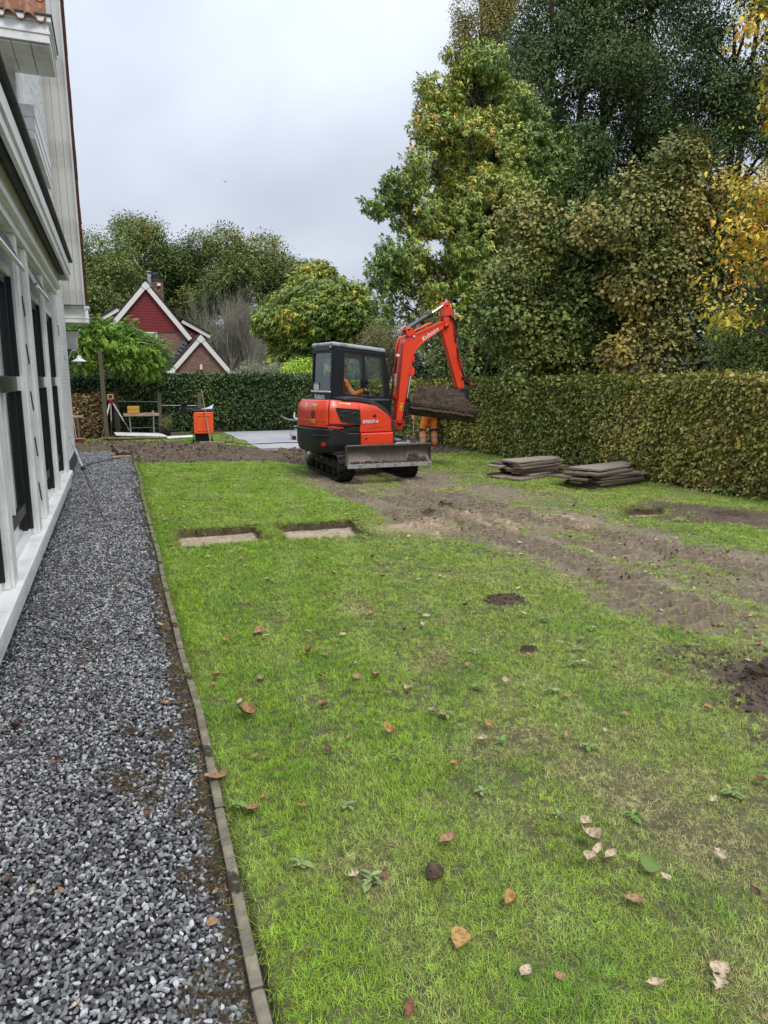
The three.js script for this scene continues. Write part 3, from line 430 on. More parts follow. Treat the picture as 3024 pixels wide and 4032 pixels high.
{ // barn lamp on the wall
  const L = thing('wall_lamp', 'white enamel barn lamp on a curved arm on the white brick wall', 'lamp', [-0.86, 2.28, -15.9]);
  L.scale.setScalar(0.78);
  mesh('bracket', merge([box(0.02, 0.14, 0.07, -0.01, 0, 0, 0.006), hose([[0, -0.02, 0], [0.07, -0.02, 0], [0.12, 0.06, 0], [0.17, 0.17, 0], [0.25, 0.19, 0], [0.31, 0.13, 0], [0.325, 0.03, 0]], 0.012, 24, 8)]), M.galv, L);
  mesh('shade', new THREE.LatheGeometry([[0.03, 0.10], [0.045, 0.09], [0.06, 0.03], [0.075, 0.02], [0.19, -0.045], [0.192, -0.052], [0.07, 0.008], [0.02, 0.02]].map(p => new THREE.Vector2(...p)), 28).translate(0.325, -0.05, 0), std(0.62, 0.65, 0.72, 0.35), L);
  mesh('glass_jar', new THREE.LatheGeometry([[0.052, 0.0], [0.055, -0.02], [0.055, -0.12], [0.045, -0.145], [0.0, -0.152]].map(p => new THREE.Vector2(...p)), 20).translate(0.325, -0.045, 0), phy(0.95, 0.96, 0.96, 0.08, { transmission: 1, thickness: 0 }), L);
  mesh('bulb', new THREE.SphereGeometry(0.03, 12, 8).translate(0.325, -0.11, 0), std(0.7, 0.7, 0.66, 0.4), L);
}
{ // aluminium prop leaning on the bay
  const P = thing('aluminium_prop', 'thin grey aluminium prop leaning from the gravel against the window bay', 'prop', [0, 0, 0]);
  const a = V(-0.24, 0.0, -10.2), b = V(-0.72, 0.98, -12.6), c = a.clone().lerp(b, 0.55);
  const bar = (p, q, w) => { const d = q.clone().sub(p), g = box(w, w * 0.6, d.length(), 0, 0, 0, 0.003); g.applyMatrix4(new THREE.Matrix4().lookAt(p, q, V(0, 1, 0)).setPosition(p.clone().add(q).multiplyScalar(0.5))); return g; };
  mesh('lower_tube', bar(a, c, 0.021), M.zinc, P); mesh('upper_tube', bar(c, b, 0.032), M.galv, P); mesh('clamp', box(0.07, 0.06, 0.06, c.x, c.y, c.z, 0.01), M.blackFrame, P);
}
// ---------------------------------------------------------------- neighbours beyond the hedge
const brickMats = [[0.245, 0.125, 0.088], [0.21, 0.10, 0.07], [0.28, 0.155, 0.112], [0.185, 0.098, 0.078]].map(c => std(...c, 0.9, { map: rep(T.patch, 2) })), mortarM = std(0.34, 0.28, 0.235, 0.95);
const redM = std(0.235, 0.012, 0.016, 0.5, { map: T.fine }), trimM = std(0.78, 0.77, 0.74, 0.5);
function slopeTiles(parent, A, B, depth, cols, rows, most = 300) {   // tiled slope from ridge A to eave B, running back along -z
  const L = Math.hypot(B[0] - A[0], B[1] - A[1]), ang = Math.atan2(B[1] - A[1], B[0] - A[0]), bw = depth / cols, bl = L / rows, g = box(bl * 1.12, 0.045, bw * 0.97, 0, 0, 0, 0.012);
  mesh('roof_deck', box(L, 0.06, depth, (A[0] + B[0]) / 2, (A[1] + B[1]) / 2, A[2] - depth / 2, 0, [0, 0, ang]), M.tileDark, parent);
  const rest = []; let n = 0;
  for (let c = 0; c < cols; c++) for (let r = 0; r < rows; r++) { const t = (r + 0.5) / rows, x = lerp(A[0], B[0], t) - Math.sin(ang) * 0.06 * Math.sign(Math.cos(ang)) , y = lerp(A[1], B[1], t) + Math.abs(Math.cos(ang)) * 0.06, z = A[2] - (c + 0.5) * bw, tl = ang + (B[0] > A[0] ? 0.06 : -0.06) + (hash2(c, r) - 0.5) * 0.02;
    if (n++ < most) { const o = mesh('roof_tile', g, M.tileDark, parent); o.position.set(x, y, z); o.rotation.z = tl; } else rest.push(g.clone().applyMatrix4(new THREE.Matrix4().makeRotationZ(tl).setPosition(x, y, z))); }
  if (rest.length) mesh('roof_tiles', merge(rest), M.tileDark, parent).userData.kind = 'stuff';
}
const verge = (parent, A, B, z, w = 0.26, th = 0.1) => { const L = Math.hypot(B[0] - A[0], B[1] - A[1]), ang = Math.atan2(B[1] - A[1], B[0] - A[0]); mesh('verge_board', box(L, w, th, (A[0] + B[0]) / 2 + Math.sin(ang) * w * 0.5 * Math.sign(Math.cos(ang)), (A[1] + B[1]) / 2 - Math.abs(Math.cos(ang)) * w * 0.5, z, 0.01, [0, 0, ang]), trimM, parent); };
{
  const S = 46 / 36, e = 1.87, U = (x, y) => [x * S, e + (y - e) * S], Z = -46;
  const N = thing('red_gabled_house', 'brick house with red boarded gable and white verges beyond the hedge', 'house');
  const ap = U(1.71, 6.24), lb = U(-0.6, 3.55), rb = U(3.68, 3.74), yS = U(0, 4.02)[1];
  const gw = part('brick_gable', N), wallL = lb[0] + 0.5, wallR = rb[0] - 0.25;
  brickwork(gw, [[wallL, 0], [wallR, 0], [wallR, rb[1]], [lerp(rb[0], ap[0], (yS - rb[1]) / (ap[1] - rb[1])) - 0.2, yS], [wallL, yS]], faceZ(Z - 0.05), { mats: brickMats, mortar: mortarM, most: 150, pick: b => b[0] + b[1] * 0.8, bl: 0.22, bh: 0.055, j: 0.013 });
  { // red boards, each its own
    const bd = part('red_gable', N); let i = 0; for (let y = yS; y < ap[1] - 0.35; y += 0.17) { const t = (ap[1] - 0.28 - y) / (ap[1] - rb[1]), l = lerp(ap[0], lb[0], (ap[1] - 0.28 - y) / (ap[1] - lb[1])), r = lerp(ap[0], rb[0], t); if (r - l > 0.15) mesh('board', box(r - l, 0.166, 0.03, (l + r) / 2, y + 0.083, Z - 0.01, 0.004, [-0.09, 0, 0]), redM, bd); i++; }
    mesh('gable_backing', extrude([[lb[0] + 0.3, yS], [rb[0] - 0.2, yS], [ap[0], ap[1] - 0.2]], 0.05, [], 0).translate(0, 0, Z - 0.12), redM, bd);
  }
  verge(N, ap, [lerp(ap[0], lb[0], 0.99), lerp(ap[1], lb[1], 0.99)], Z + 0.18); verge(N, ap, rb, Z + 0.18);
  const rf = part('roof', N); slopeTiles(rf, [ap[0], ap[1] + 0.02, Z + 0.2], [rb[0], rb[1] + 0.02], 9, 24, 12, 150); slopeTiles(rf, [ap[0], ap[1] + 0.02, Z + 0.2], [lb[0], lb[1] + 0.02], 9, 24, 12, 120);
  mesh('ridge_cap', limb([V(ap[0], ap[1] + 0.14, Z + 0.2), V(ap[0], ap[1] + 0.14, Z - 9)], 0.13, 8), std(0.085, 0.075, 0.04, 0.95, { map: T.patch }), rf);
  for (const [q, zz] of [[ap, Z + 0.24], [U(3.97, 3.84), Z + 1.52]]) mesh('apex_board', extrude([[q[0], q[1] + 0.03], [q[0] + 0.26, q[1] - 0.28], [q[0], q[1] - 0.46], [q[0] - 0.26, q[1] - 0.28]], 0.05, [], 0.004).translate(0, 0, zz), trimM, N);
  // broad rear wing whose eaves show on both sides
  const rl = U(-0.35, 4.58), rl2 = U(0.46, 5.09), rr = U(3.38, 4.63), rr2 = U(4.70, 3.9);
  const ext = (A, B) => { const L = Math.hypot(B[0] - A[0], B[1] - A[1]), a = Math.atan2(B[1] - A[1], B[0] - A[0]); mesh('rear_verge', box(L, 0.24, 0.1, (A[0] + B[0]) / 2, (A[1] + B[1]) / 2, Z - 1.5, 0.01, [0, 0, a]), trimM, N); mesh('rear_slope', box(L + 0.1, 0.12, 5, (A[0] + B[0]) / 2, (A[1] + B[1]) / 2 + 0.19, Z - 3.9, 0.01, [0, 0, a]), M.tileDark, N); };
  ext(rl, rl2); ext(rr, rr2); mesh('rear_cheek', extrude([[rr[0] - 0.5, rr[1] - 0.1], [rr2[0] - 0.2, rr2[1] - 0.1], [rr2[0] - 0.2, rr2[1] - 0.9], [rr[0] - 0.5, rr2[1] - 0.9]], 0.1, [], 0).translate(0, 0, Z - 1.7), redM, N);
  const ch = part('chimney', N), c0 = U(1.99, 6.47), c1 = U(2.57, 5.3), cz = Z - 1.4;
  brickwork(ch, [[c0[0], c1[1] - 1], [c1[0], c1[1] - 1], [c1[0], c0[1]], [c0[0], c0[1]]], faceZ(cz), { mats: brickMats.slice(1), mortar: mortarM, most: 0 }); mesh('stack', span(c0[0] + 0.01, c1[0] - 0.01, c1[1] - 1, c0[1], cz - 0.8, cz - 0.06, 0), brickMats[3], ch); mesh('cap', span(c0[0] - 0.05, c1[0] + 0.05, c0[1], c0[1] + 0.1, cz - 0.85, cz + 0.05), M.zinc, ch);
  mesh('flue_pipe', merge([rod([c0[0] - 0.05, c0[1] - 0.6, cz + 0.1], [c0[0] - 0.05, c0[1] + 0.35, cz + 0.1], 0.11, 14), rod([c0[0] - 0.05, c0[1] + 0.42, cz + 0.1], [c0[0] - 0.05, c0[1] + 0.5, cz + 0.1], 0.15, 14)]), M.galv, ch); mesh('cowl', box(0.38, 0.4, 0.3, c0[0] + 0.35, c0[1] + 0.28, cz - 0.3, 0.05, [0, 0, 0.15]), M.blackFrame, ch);
  mesh('security_lamp', box(0.2, 0.16, 0.12, c1[0] - 0.25, c0[1] - 0.25, cz + 0.06, 0.02), M.white, ch);
  const w0 = U(1.5, 4.0), w1 = U(2.1, 3.55), wi = part('window', N); mesh('frame', extrude([[w0[0], w1[1]], [w1[0], w1[1]], [w1[0], w0[1]], [w0[0], w0[1]]], 0.1, [[[w0[0] + 0.08, w1[1] + 0.08], [w0[0] + 0.36, w1[1] + 0.08], [w0[0] + 0.36, w0[1] - 0.08], [w0[0] + 0.08, w0[1] - 0.08]], [[w0[0] + 0.42, w1[1] + 0.08], [w1[0] - 0.08, w1[1] + 0.08], [w1[0] - 0.08, w0[1] - 0.08], [w0[0] + 0.42, w0[1] - 0.08]]]).translate(0, 0, Z), M.white, wi); mesh('curtain', span(w0[0] + 0.05, w1[0] - 0.05, w1[1] + 0.05, w0[1] - 0.05, Z - 0.05, Z - 0.03, 0), std(0.55, 0.58, 0.58, 0.9), wi); mesh('pane', span(w0[0] + 0.05, w1[0] - 0.05, w1[1] + 0.05, w0[1] - 0.05, Z - 0.022, Z - 0.016, 0), M.glass, wi);
  // lower front gable
  const zs = Z + 1.3, sa = U(3.97, 3.84), sl = U(2.50, 2.22), sr = U(5.36, 2.16), lg = part('front_gable', N), tl = [sa[0] - (sa[1] - 0.3) * 0, 0];
  brickwork(lg, [[sl[0] + 0.35, 0], [sr[0] - 0.35, 0], [sr[0] - 0.35, sr[1] + 0.05], [sa[0], sa[1] - 0.3], [sl[0] + 0.35, sl[1] + 0.05]], faceZ(zs), { mats: brickMats, mortar: mortarM, most: 300, pick: b => b[1], bl: 0.22, bh: 0.055, j: 0.013 });
  verge(N, sa, sl, zs + 0.16); verge(N, sa, sr, zs + 0.16); const rf2 = part('front_roof', N); slopeTiles(rf2, [sa[0], sa[1] + 0.02, zs + 0.2], [sr[0], sr[1] + 0.02], 2.5, 8, 10, 80); slopeTiles(rf2, [sa[0], sa[1] + 0.02, zs + 0.2], [sl[0], sl[1] + 0.02], 2.5, 8, 10, 80);
  mesh('gutter_end', box(0.5, 0.14, 0.16, sr[0] + 0.05, sr[1] - 0.1, zs + 0.15, 0.02), trimM, N); mesh('gutter_start', box(0.5, 0.14, 0.16, sl[0] + 0.05, sl[1] - 0.1, zs + 0.15, 0.02), trimM, N); mesh('nest_box', merge([box(0.15, 0.24, 0.12, sa[0] - 0.05, 2.5, zs + 0.07, 0.01), box(0.1, 0.1, 0.14, sa[0] - 0.05, 2.64, zs + 0.07, 0.005, [0, 0, 0.78])]), trimM, N);
  { const n = 9; for (let i = 0; i < n; i++) { const t = (i + 0.5) / n; mesh('lead_step', box(0.30, 0.26, 0.02, lerp(sa[0] - 0.35, sl[0] + 0.1, t) - 0.05, lerp(sa[1] + 0.12, sl[1] + 0.35, t), Z + 0.03, 0.003, [0, 0, 0.1]), std(0.16, 0.175, 0.195, 0.6, { map: T.patch }), N); } }
}
{ // second house, mostly hidden
  const S = 56 / 46, U = (x, y) => [x * S, 1.87 + (y - 1.87) * S], Z = -56, N = thing('dormered_house', 'dark tiled house with white framed dormer half hidden by trees', 'house');
  const r0 = U(6.6, 2.3), r1 = U(9.9, 2.3), t0 = U(8.6, 4.9), d0 = U(7.15, 4.12), d1 = U(8.2, 3.35);
  mesh('wall', span(r0[0] + 0.4, r1[0], 0, r0[1], Z - 6, Z, 0), brickMats[3], N);
  const rf = part('roof', N), slope = Math.atan2(t0[1] - r0[1], 4), g = box(0.30, 0.05, 0.48, 0, 0, 0, 0.012); mesh('roof_deck', box(r1[0] - r0[0] + 0.3, 0.08, 5.6, (r0[0] + r1[0]) / 2, (r0[1] + t0[1]) / 2, Z - 1.8, 0, [slope, 0, 0]), M.tileDark, rf);
  for (let r = 0; r < 10; r++) for (let c = 0; c < 15; c++) { const o = mesh('roof_tile', g, M.tileDark, rf), t = (r + 0.5) / 10; o.position.set(r0[0] + 0.1 + c * 0.29, lerp(r0[1] - 0.1, t0[1], t) + 0.12, lerp(Z + 0.5, Z - 4, t)); o.rotation.x = slope + 0.06; }
  const dm = part('dormer', N); mesh('cheeks', span(d0[0], d1[0], d1[1], d0[1], Z - 3.4, Z - 0.9, 0), M.tileDark, dm); mesh('flat_roof', box(d1[0] - d0[0] + 0.6, 0.2, 3, (d0[0] + d1[0]) / 2, d0[1] + 0.12, Z - 2.2, 0.01), trimM, dm);
  for (let i = 0; i < 4; i++) { const x = lerp(d0[0] + 0.1, d1[0] - 0.35, i / 3); mesh('window_frame', extrude([[x, d1[1] + 0.1], [x + 0.27, d1[1] + 0.1], [x + 0.27, d0[1] - 0.05], [x, d0[1] - 0.05]], 0.06, [[[x + 0.05, d1[1] + 0.15], [x + 0.22, d1[1] + 0.15], [x + 0.22, d0[1] - 0.1], [x + 0.05, d0[1] - 0.1]]], 0.004).translate(0, 0, Z - 0.85), trimM, dm); mesh('pane', span(x + 0.04, x + 0.23, d1[1] + 0.14, d0[1] - 0.09, Z - 0.86, Z - 0.855, 0), M.glass, dm); }
  mesh('gutter', box(r1[0] - r0[0] + 0.4, 0.14, 0.14, (r0[0] + r1[0]) / 2, r0[1] - 0.15, Z + 0.65, 0.03), trimM, N);
}
// ---------------------------------------------------------------- foliage
function leafTris(out, col, at, dir, nor, L, Wd, fold, droop, shade, round) {   // one folded leaf into position / colour arrays (4 or 8 faces)
  const d = dir.clone().normalize(), s = d.clone().cross(nor).normalize(), n = s.clone().cross(d).normalize(), P = (t, w) => at.clone().addScaledVector(d, L * t).addScaledVector(s, Wd * w).addScaledVector(n, Math.abs(w) * Wd * fold - droop * L * t * t);
  const push = (...v) => v.forEach(p => { out.push(p.x, p.y, p.z); col.push(shade, shade, shade); });
  if (round) { const b = P(0, 0), m1 = P(0.35, 0), m2 = P(0.75, 0), t = P(1, 0), l1 = P(0.28, 0.46), l2 = P(0.72, 0.44), r1 = P(0.28, -0.46), r2 = P(0.72, -0.44); push(b, m1, l1, l1, m1, m2, l1, m2, l2, l2, m2, t, b, r1, m1, r1, m2, m1, r1, r2, m2, r2, t, m2); }
  else { const b = P(0, 0), m = P(0.5, 0), t = P(1, 0), l = P(0.45, 0.5), r = P(0.45, -0.5); push(b, m, l, l, m, t, b, r, m, r, t, m); }
}
function finish(pos, col) { const g = new THREE.BufferGeometry(); g.setAttribute('position', new THREE.Float32BufferAttribute(pos, 3)); g.setAttribute('color', new THREE.Float32BufferAttribute(col, 3)); g.setAttribute('uv', new THREE.BufferAttribute(new Float32Array(pos.length / 3 * 2), 2)); g.computeVertexNormals(); return g; }
function spray(seed, { n = 10, L = 0.1, Wd = 0.045, R = 0.16, droop = 0.15, fold = 0.25, round = false, kind = 'random', vary = 0.35 }) { // a twig's worth of leaves, growing towards +z
  const r = rng(seed), pos = [], col = [];
  for (let i = 0; i < n; i++) {
    const k = 0.7 + 0.6 * r(), sh = 1 - vary / 2 + vary * r(); let at, dir, nor;
    if (kind === 'star') { const a = i / n * 2 * PI + r() * 0.5, e = 0.15 + r() * 0.5; dir = V(Math.cos(a), -0.35 - 0.5 * r(), Math.sin(a) * 1); dir = V(Math.cos(a) * Math.cos(e), Math.sin(a) * Math.cos(e) - 0.55, Math.sin(e) + 0.2); at = V((r() - 0.5) * R * 0.3, (r() - 0.5) * R * 0.3, R * r()); nor = V(0, 1, 0.6); }
    else if (kind === 'pinnate') { const row = (i / 2) | 0, side = i % 2 ? 1 : -1, t = row / (n / 2); at = V(0, -0.25 * R * t * t, R * t); dir = V(side, -0.25, 0.5); nor = V(0, 1, 0); }
    else { const a = r() * 2 * PI, c = 2 * r() - 1, q = Math.cbrt(r()) * R, s = Math.sqrt(1 - c * c); at = V(Math.cos(a) * s * q, c * q, Math.sin(a) * s * q); dir = at.clone().normalize().add(V(r() - 0.5, r() - 0.5 - droop * 2.2, r() - 0.5)); nor = V(r() - 0.5, 0.9, r() * 0.9); }
    leafTris(pos, col, at, dir, nor.add(V((r() - 0.5) * 0.7, 0, (r() - 0.5) * 0.7)), L * k, Wd * k, fold, droop, sh, round);
  }
  return finish(pos, col);
}
const leafMat = rough => new THREE.MeshStandardMaterial({ color: C3(1.95, 1.95, 1.85), roughness: rough, vertexColors: true, side: THREE.DoubleSide });
const LM = { matte: leafMat(0.7), gloss: leafMat(0.42), thin: leafMat(0.65) };
const pickCol = (list, t) => { let k = 0; for (const [w, c] of list) { k += w; if (t <= k) return c; } return list[list.length - 1][1]; };
function tree({ name, label, category = 'tree', group, at, seed, lobes, trunk = 0.2, trunkTop, bark = M.bark, sprays, count, colors, size = 1, gap = 0.34, gapF = 0.8, shell = 0.55, twigs = 5, mat = LM.matte, stems = 1, spreadStem = 0.3, patchF = 0.5, hang = 0.3 }) {
  const o = thing(name, label, category, at, 0, group), r = rng(seed), limbs = [], vol = lobes.map(l => l[3] * l[4] * l[5]), tot = vol.reduce((a, b) => a + b), lists = sprays.map(() => []);
  const top = trunkTop ?? V(lobes[0][0], lobes[0][1], lobes[0][2]);
  const bases = []; for (let s = 0; s < stems; s++) { const a = s / stems * 6.28 + seed, d = stems > 1 ? spreadStem : 0, e = top.clone().add(V(Math.cos(a) * d * 3, (r() - 0.5) * 0.6, Math.sin(a) * d * 3)); const pts = [V(Math.cos(a) * d * 0.5, -0.1, Math.sin(a) * d * 0.5), e.clone().multiplyScalar(0.3).add(V((r() - 0.5) * trunk * 2, 0, (r() - 0.5) * trunk * 2)), e.clone().multiplyScalar(0.65).add(V((r() - 0.5) * trunk * 2.5, 0, (r() - 0.5) * trunk * 2.5)), e], c = curve(pts, 10); limbs.push(limb(c, c.map((_, i) => trunk * lerp(1.12, 0.3, i / 10) * (i ? 1 : 1.25)), 8)); bases.push(c); }
  lobes.forEach((l, li) => {
    const c = V(l[0], l[1], l[2]), st = bases[li % bases.length], from = st[Math.max(1, Math.min(9, Math.round(clamp((c.y - l[4] * 0.9) / top.y, 0.1, 0.9) * 10)))], mid = from.clone().lerp(c, 0.5).add(V((r() - 0.5) * 0.4, Math.abs(from.y - c.y) * -0.05, (r() - 0.5) * 0.4)), cc = curve([from, mid, c], 6), rad = Math.max(0.012, trunk * 0.33 * Math.cbrt(vol[li] / tot * lobes.length) ** 0.8);
    if (from.distanceTo(c) > 0.2) limbs.push(limb(cc, cc.map((_, i) => rad * lerp(1, 0.45, i / 6)), 6));
    for (let k = 0; k < twigs; k++) { const a = r() * 6.28, b = Math.acos(2 * r() - 1), e = c.clone().add(V(Math.sin(b) * Math.cos(a) * l[3], Math.cos(b) * l[4], Math.sin(b) * Math.sin(a) * l[5]).multiplyScalar(0.85)), s = cc[2 + ((r() * 5) | 0)], m = s.clone().lerp(e, 0.5).add(V((r() - 0.5) * 0.3, (r() - 0.2) * 0.3, (r() - 0.5) * 0.3)), tw = curve([s, m, e], 4); limbs.push(limb(tw, tw.map((_, i) => rad * 0.42 * lerp(1, 0.25, i / 4)), 4, false)); }
    const n = Math.round(count * vol[li] ** 0.72 / vol.reduce((a, b) => a + b ** 0.72, 0));
    for (let k = 0; k < n; k++) {
      const a = r() * 6.28, cb = 2 * r() - 1, sb = Math.sqrt(1 - cb * cb), d = V(sb * Math.cos(a), cb, sb * Math.sin(a)), q = lerp(shell, 1.04, r() ** 0.6) * (0.86 + 0.28 * noise3(d.x * 2.5 + li * 7, d.y * 2.5, d.z * 2.5 + seed)), p = V(c.x + d.x * l[3] * q, c.y + d.y * l[4] * q, c.z + d.z * l[5] * q), t1 = r(), t2 = r(), t3 = r(), t4 = r();
      if (noise3(p.x * gapF + seed, p.y * gapF + 3, p.z * gapF) < gap) continue;
      const pn = noise3(p.x * patchF + 50 + seed, p.y * patchF, p.z * patchF), ci = clamp(t1 * 0.55 + sstep(0.25, 0.75, pn) * 0.45), col = pickCol(colors, ci), lum = 0.72 + 0.56 * t2, yaw = Math.atan2(d.x, d.z) + (t3 - 0.5) * 1.8, pitch = hang - d.y * 0.9 + (t4 - 0.5) * 1.1;
      lists[(r() * lists.length) | 0].push([mat4(p.x, p.y, p.z, pitch, yaw, (t2 - 0.5) * 1.2, size * (0.55 + 0.85 * t3)), C3(col[0] * lum, col[1] * lum, col[2] * lum)]);
    }
  });
  mesh('trunk', merge(limbs), bark, o); const cr = part('crown', o); cr.userData.kind = 'stuff'; lists.forEach((l, i) => instanced('leaves', sprays[i], mat, l, cr)); return o;
}
const SP = {
  oak: [1, 2, 3].map(s => spray(s * 11, { n: 16, L: 0.13, Wd: 0.07, R: 0.30, droop: 0.1 })),
  oakBig: [1, 2].map(s => spray(s * 12, { n: 18, L: 0.20, Wd: 0.11, R: 0.5, droop: 0.1 })),
  chest: [1, 2, 3].map(s => spray(s * 13, { n: 12, L: 0.15, Wd: 0.047, R: 0.19, droop: 0.25, kind: 'star' })),
  hazel: [1, 2, 3].map(s => spray(s * 14, { n: 14, L: 0.088, Wd: 0.078, R: 0.23, droop: 0.15, round: true, fold: 0.15 })),
  cherry: [1, 2, 3].map(s => spray(s * 15, { n: 10, L: 0.10, Wd: 0.052, R: 0.20, droop: 0.3 })),
  fine: [1, 2].map(s => spray(s * 16, { n: 22, L: 0.055, Wd: 0.034, R: 0.22, droop: 0.1 })),
  long: [1, 2, 3].map(s => spray(s * 17, { n: 12, L: 0.19, Wd: 0.062, R: 0.20, droop: 0.5, kind: 'star' })),
  pinn: [1, 2, 3].map(s => spray(s * 18, { n: 14, L: 0.075, Wd: 0.032, R: 0.30, droop: 0.25, kind: 'pinnate' })),
  poplar: [1, 2].map(s => spray(s * 19, { n: 18, L: 0.085, Wd: 0.075, R: 0.32, droop: 0.15 })),
  hedge: [1, 2, 3].map(s => spray(s * 20, { n: 10, L: 0.062, Wd: 0.040, R: 0.085, droop: 0.15, vary: 0.6 })),
};
// broad oaks behind the red gabled house, each its own
{
  const K = 68 / 55, P = (x, y) => [x * K, 1.87 + (y - 1.87) * K], oakC = [[0.32, [0.068, 0.098, 0.026]], [0.36, [0.088, 0.118, 0.03]], [0.2, [0.12, 0.138, 0.034]], [0.12, [0.16, 0.14, 0.042]]];
  const spec = [[-2.2, 12.2, 4.6, 0], [2.6, 13.2, 3.6, 1], [5.9, 11.2, 3.4, 2], [8.2, 12.4, 3.2, 3], [11.6, 12.5, 3.4, 4], [14.6, 11.0, 2.9, 5], [17.6, 9.0, 2.6, 6], [0.3, 9.6, 3.6, 7], [20.5, 7.0, 2.8, 8]];
  const lab = ['tall oak with dense brownish green crown behind the white house', 'tallest domed oak crown rising above the red gabled house', 'lower oak crown filling the gap beside the tallest oak', 'open branched dark oak behind the chimney', 'loose oak crown with sky showing through its limbs', 'thin crowned oak between loose oak and round tree', 'small oak top showing above the round glossy tree', 'oak close behind the ridge of the red gabled house', 'low oak crown behind the round glossy tree'];
  spec.forEach(([x, top, rad, i]) => {
    const r = rng(300 + i), [wx, wt] = P(x, top), R = rad * K, dense = i < 3 || i === 7, lobes = [[0, wt - R * 1.0, 0, R * 0.75, R * 0.62, R * 0.7]];
    for (let k = 0; k < 9; k++) { const a = k / 9 * 6.28 + r(), y = wt - R * (0.45 + 1.5 * r()), q = R * (0.45 + 0.4 * r()); lobes.push([Math.cos(a) * q, y, Math.sin(a) * q * 0.8, R * (0.34 + 0.14 * r()), R * (0.26 + 0.1 * r()), R * 0.38]); }
    lobes.push([(r() - 0.5) * R * 0.5, wt - R * 0.36, 0, R * 0.4, R * 0.34, R * 0.4]); for (let k = 0; k < 4; k++) lobes.push([(r() - 0.5) * R * 1.5, wt - R * (2 + r()), (r() - 0.5) * R, R * 0.5, R * 0.4, R * 0.45]);
    tree({ name: 'oak_tree', label: lab[i], group: 'oaks behind the neighbouring houses', at: [wx, 0, -66 - (i % 3) * 2.5 - (i === 7 ? -7 : 0)], seed: 310 + i, lobes, trunk: 0.34, trunkTop: V(0, wt - R, 0), sprays: SP.oakBig, count: dense ? 6600 : 4800, colors: oakC, size: 0.95, gap: dense ? 0.25 : 0.36, gapF: 0.6, twigs: 3 });
  });
}
// round glossy tree with drooping leaves
{
  const lobes = [[0, 4.2, 0, 2.15, 2.1, 2.1]], r = rng(41); for (let k = 0; k < 22; k++) { const a = r() * 6.28, b = r() * 2 - 0.9, q = Math.sqrt(Math.max(0, 1 - b * b)); lobes.push([Math.cos(a) * q * 1.95, 4.0 + b * 2.0, Math.sin(a) * q * 1.9, 0.8 + 0.25 * r(), 0.7 + 0.2 * r(), 0.8]); } lobes.push([1.4, 2.2, 0.5, 1.3, 1.3, 1], [-1.2, 2.3, 0.4, 1.1, 1.2, 1]);
  tree({ name: 'round_tree', label: 'dense round crowned tree with drooping yellow green leaves behind the dark hedge', at: [8.5, 0, -31], seed: 42, lobes, trunk: 0.2, trunkTop: V(0, 3.6, 0), sprays: SP.long, count: 11000, colors: [[0.25, [0.06, 0.10, 0.02]], [0.33, [0.10, 0.145, 0.024]], [0.24, [0.175, 0.20, 0.03]], [0.18, [0.28, 0.25, 0.035]]], size: 0.85, gap: 0.22, shell: 0.62, mat: LM.gloss, hang: 0.9, patchF: 0.7 });
}
// leafless grey trees between the houses
function bareTree(name, label, at, H, seed, spread, mat, group) {
  const o = thing(name, label, 'tree', at, 0, group), r = rng(seed), thick = [], twig = [];
  const grow = (p, d, L, rad, lev) => { const e = p.clone().addScaledVector(d, L), m = p.clone().lerp(e, 0.5).add(V((r() - 0.5) * L * 0.15, (r() - 0.3) * L * 0.1, (r() - 0.5) * L * 0.15)), c = curve([p, m, e], 3); (lev < 2 ? thick : twig).push(limb(c, c.map((_, i) => rad * lerp(1, 0.6, i / 3)), lev < 2 ? 6 : 3, false)); if (lev > 4) return; const n = lev < 1 ? 5 : lev < 3 ? 4 : 3; for (let k = 0; k < n; k++) grow(c[1 + ((r() * 3) | 0)], d.clone().multiplyScalar(0.75).add(V((r() - 0.5) * spread, 0.25 + r() * 0.35, (r() - 0.5) * spread)).normalize(), L * (0.55 + 0.25 * r()), rad * 0.55, lev + 1); };
  for (let k = 0; k < 4; k++) grow(V((r() - 0.5) * 0.4, -0.1, (r() - 0.5) * 0.4), V((r() - 0.5) * spread * 0.7, 1, (r() - 0.5) * spread * 0.7).normalize(), H * 0.36, 0.075, 0);
  mesh('trunk', merge(thick), mat, o); const tw = mesh('twigs', merge(twig), mat, o); tw.userData.kind = 'stuff'; return o;
}
const twigGrey = std(0.30, 0.29, 0.22, 0.95);
bareTree('bare_tree', 'leafless grey tree with fine upright twigs beside the red gabled house', [7.3, 0, -50], 8.6, 51, 0.9, twigGrey, 'bare grey trees between the houses');
bareTree('bare_tree', 'leafless grey tree spreading in front of the dormered house', [8.8, 0, -49], 8.0, 52, 1.0, twigGrey, 'bare grey trees between the houses');
bareTree('bare_tree', 'low bushy grey twigged tree behind the small brick gable', [5.6, 0, -53], 7.2, 53, 1.3, twigGrey, 'bare grey trees between the houses');
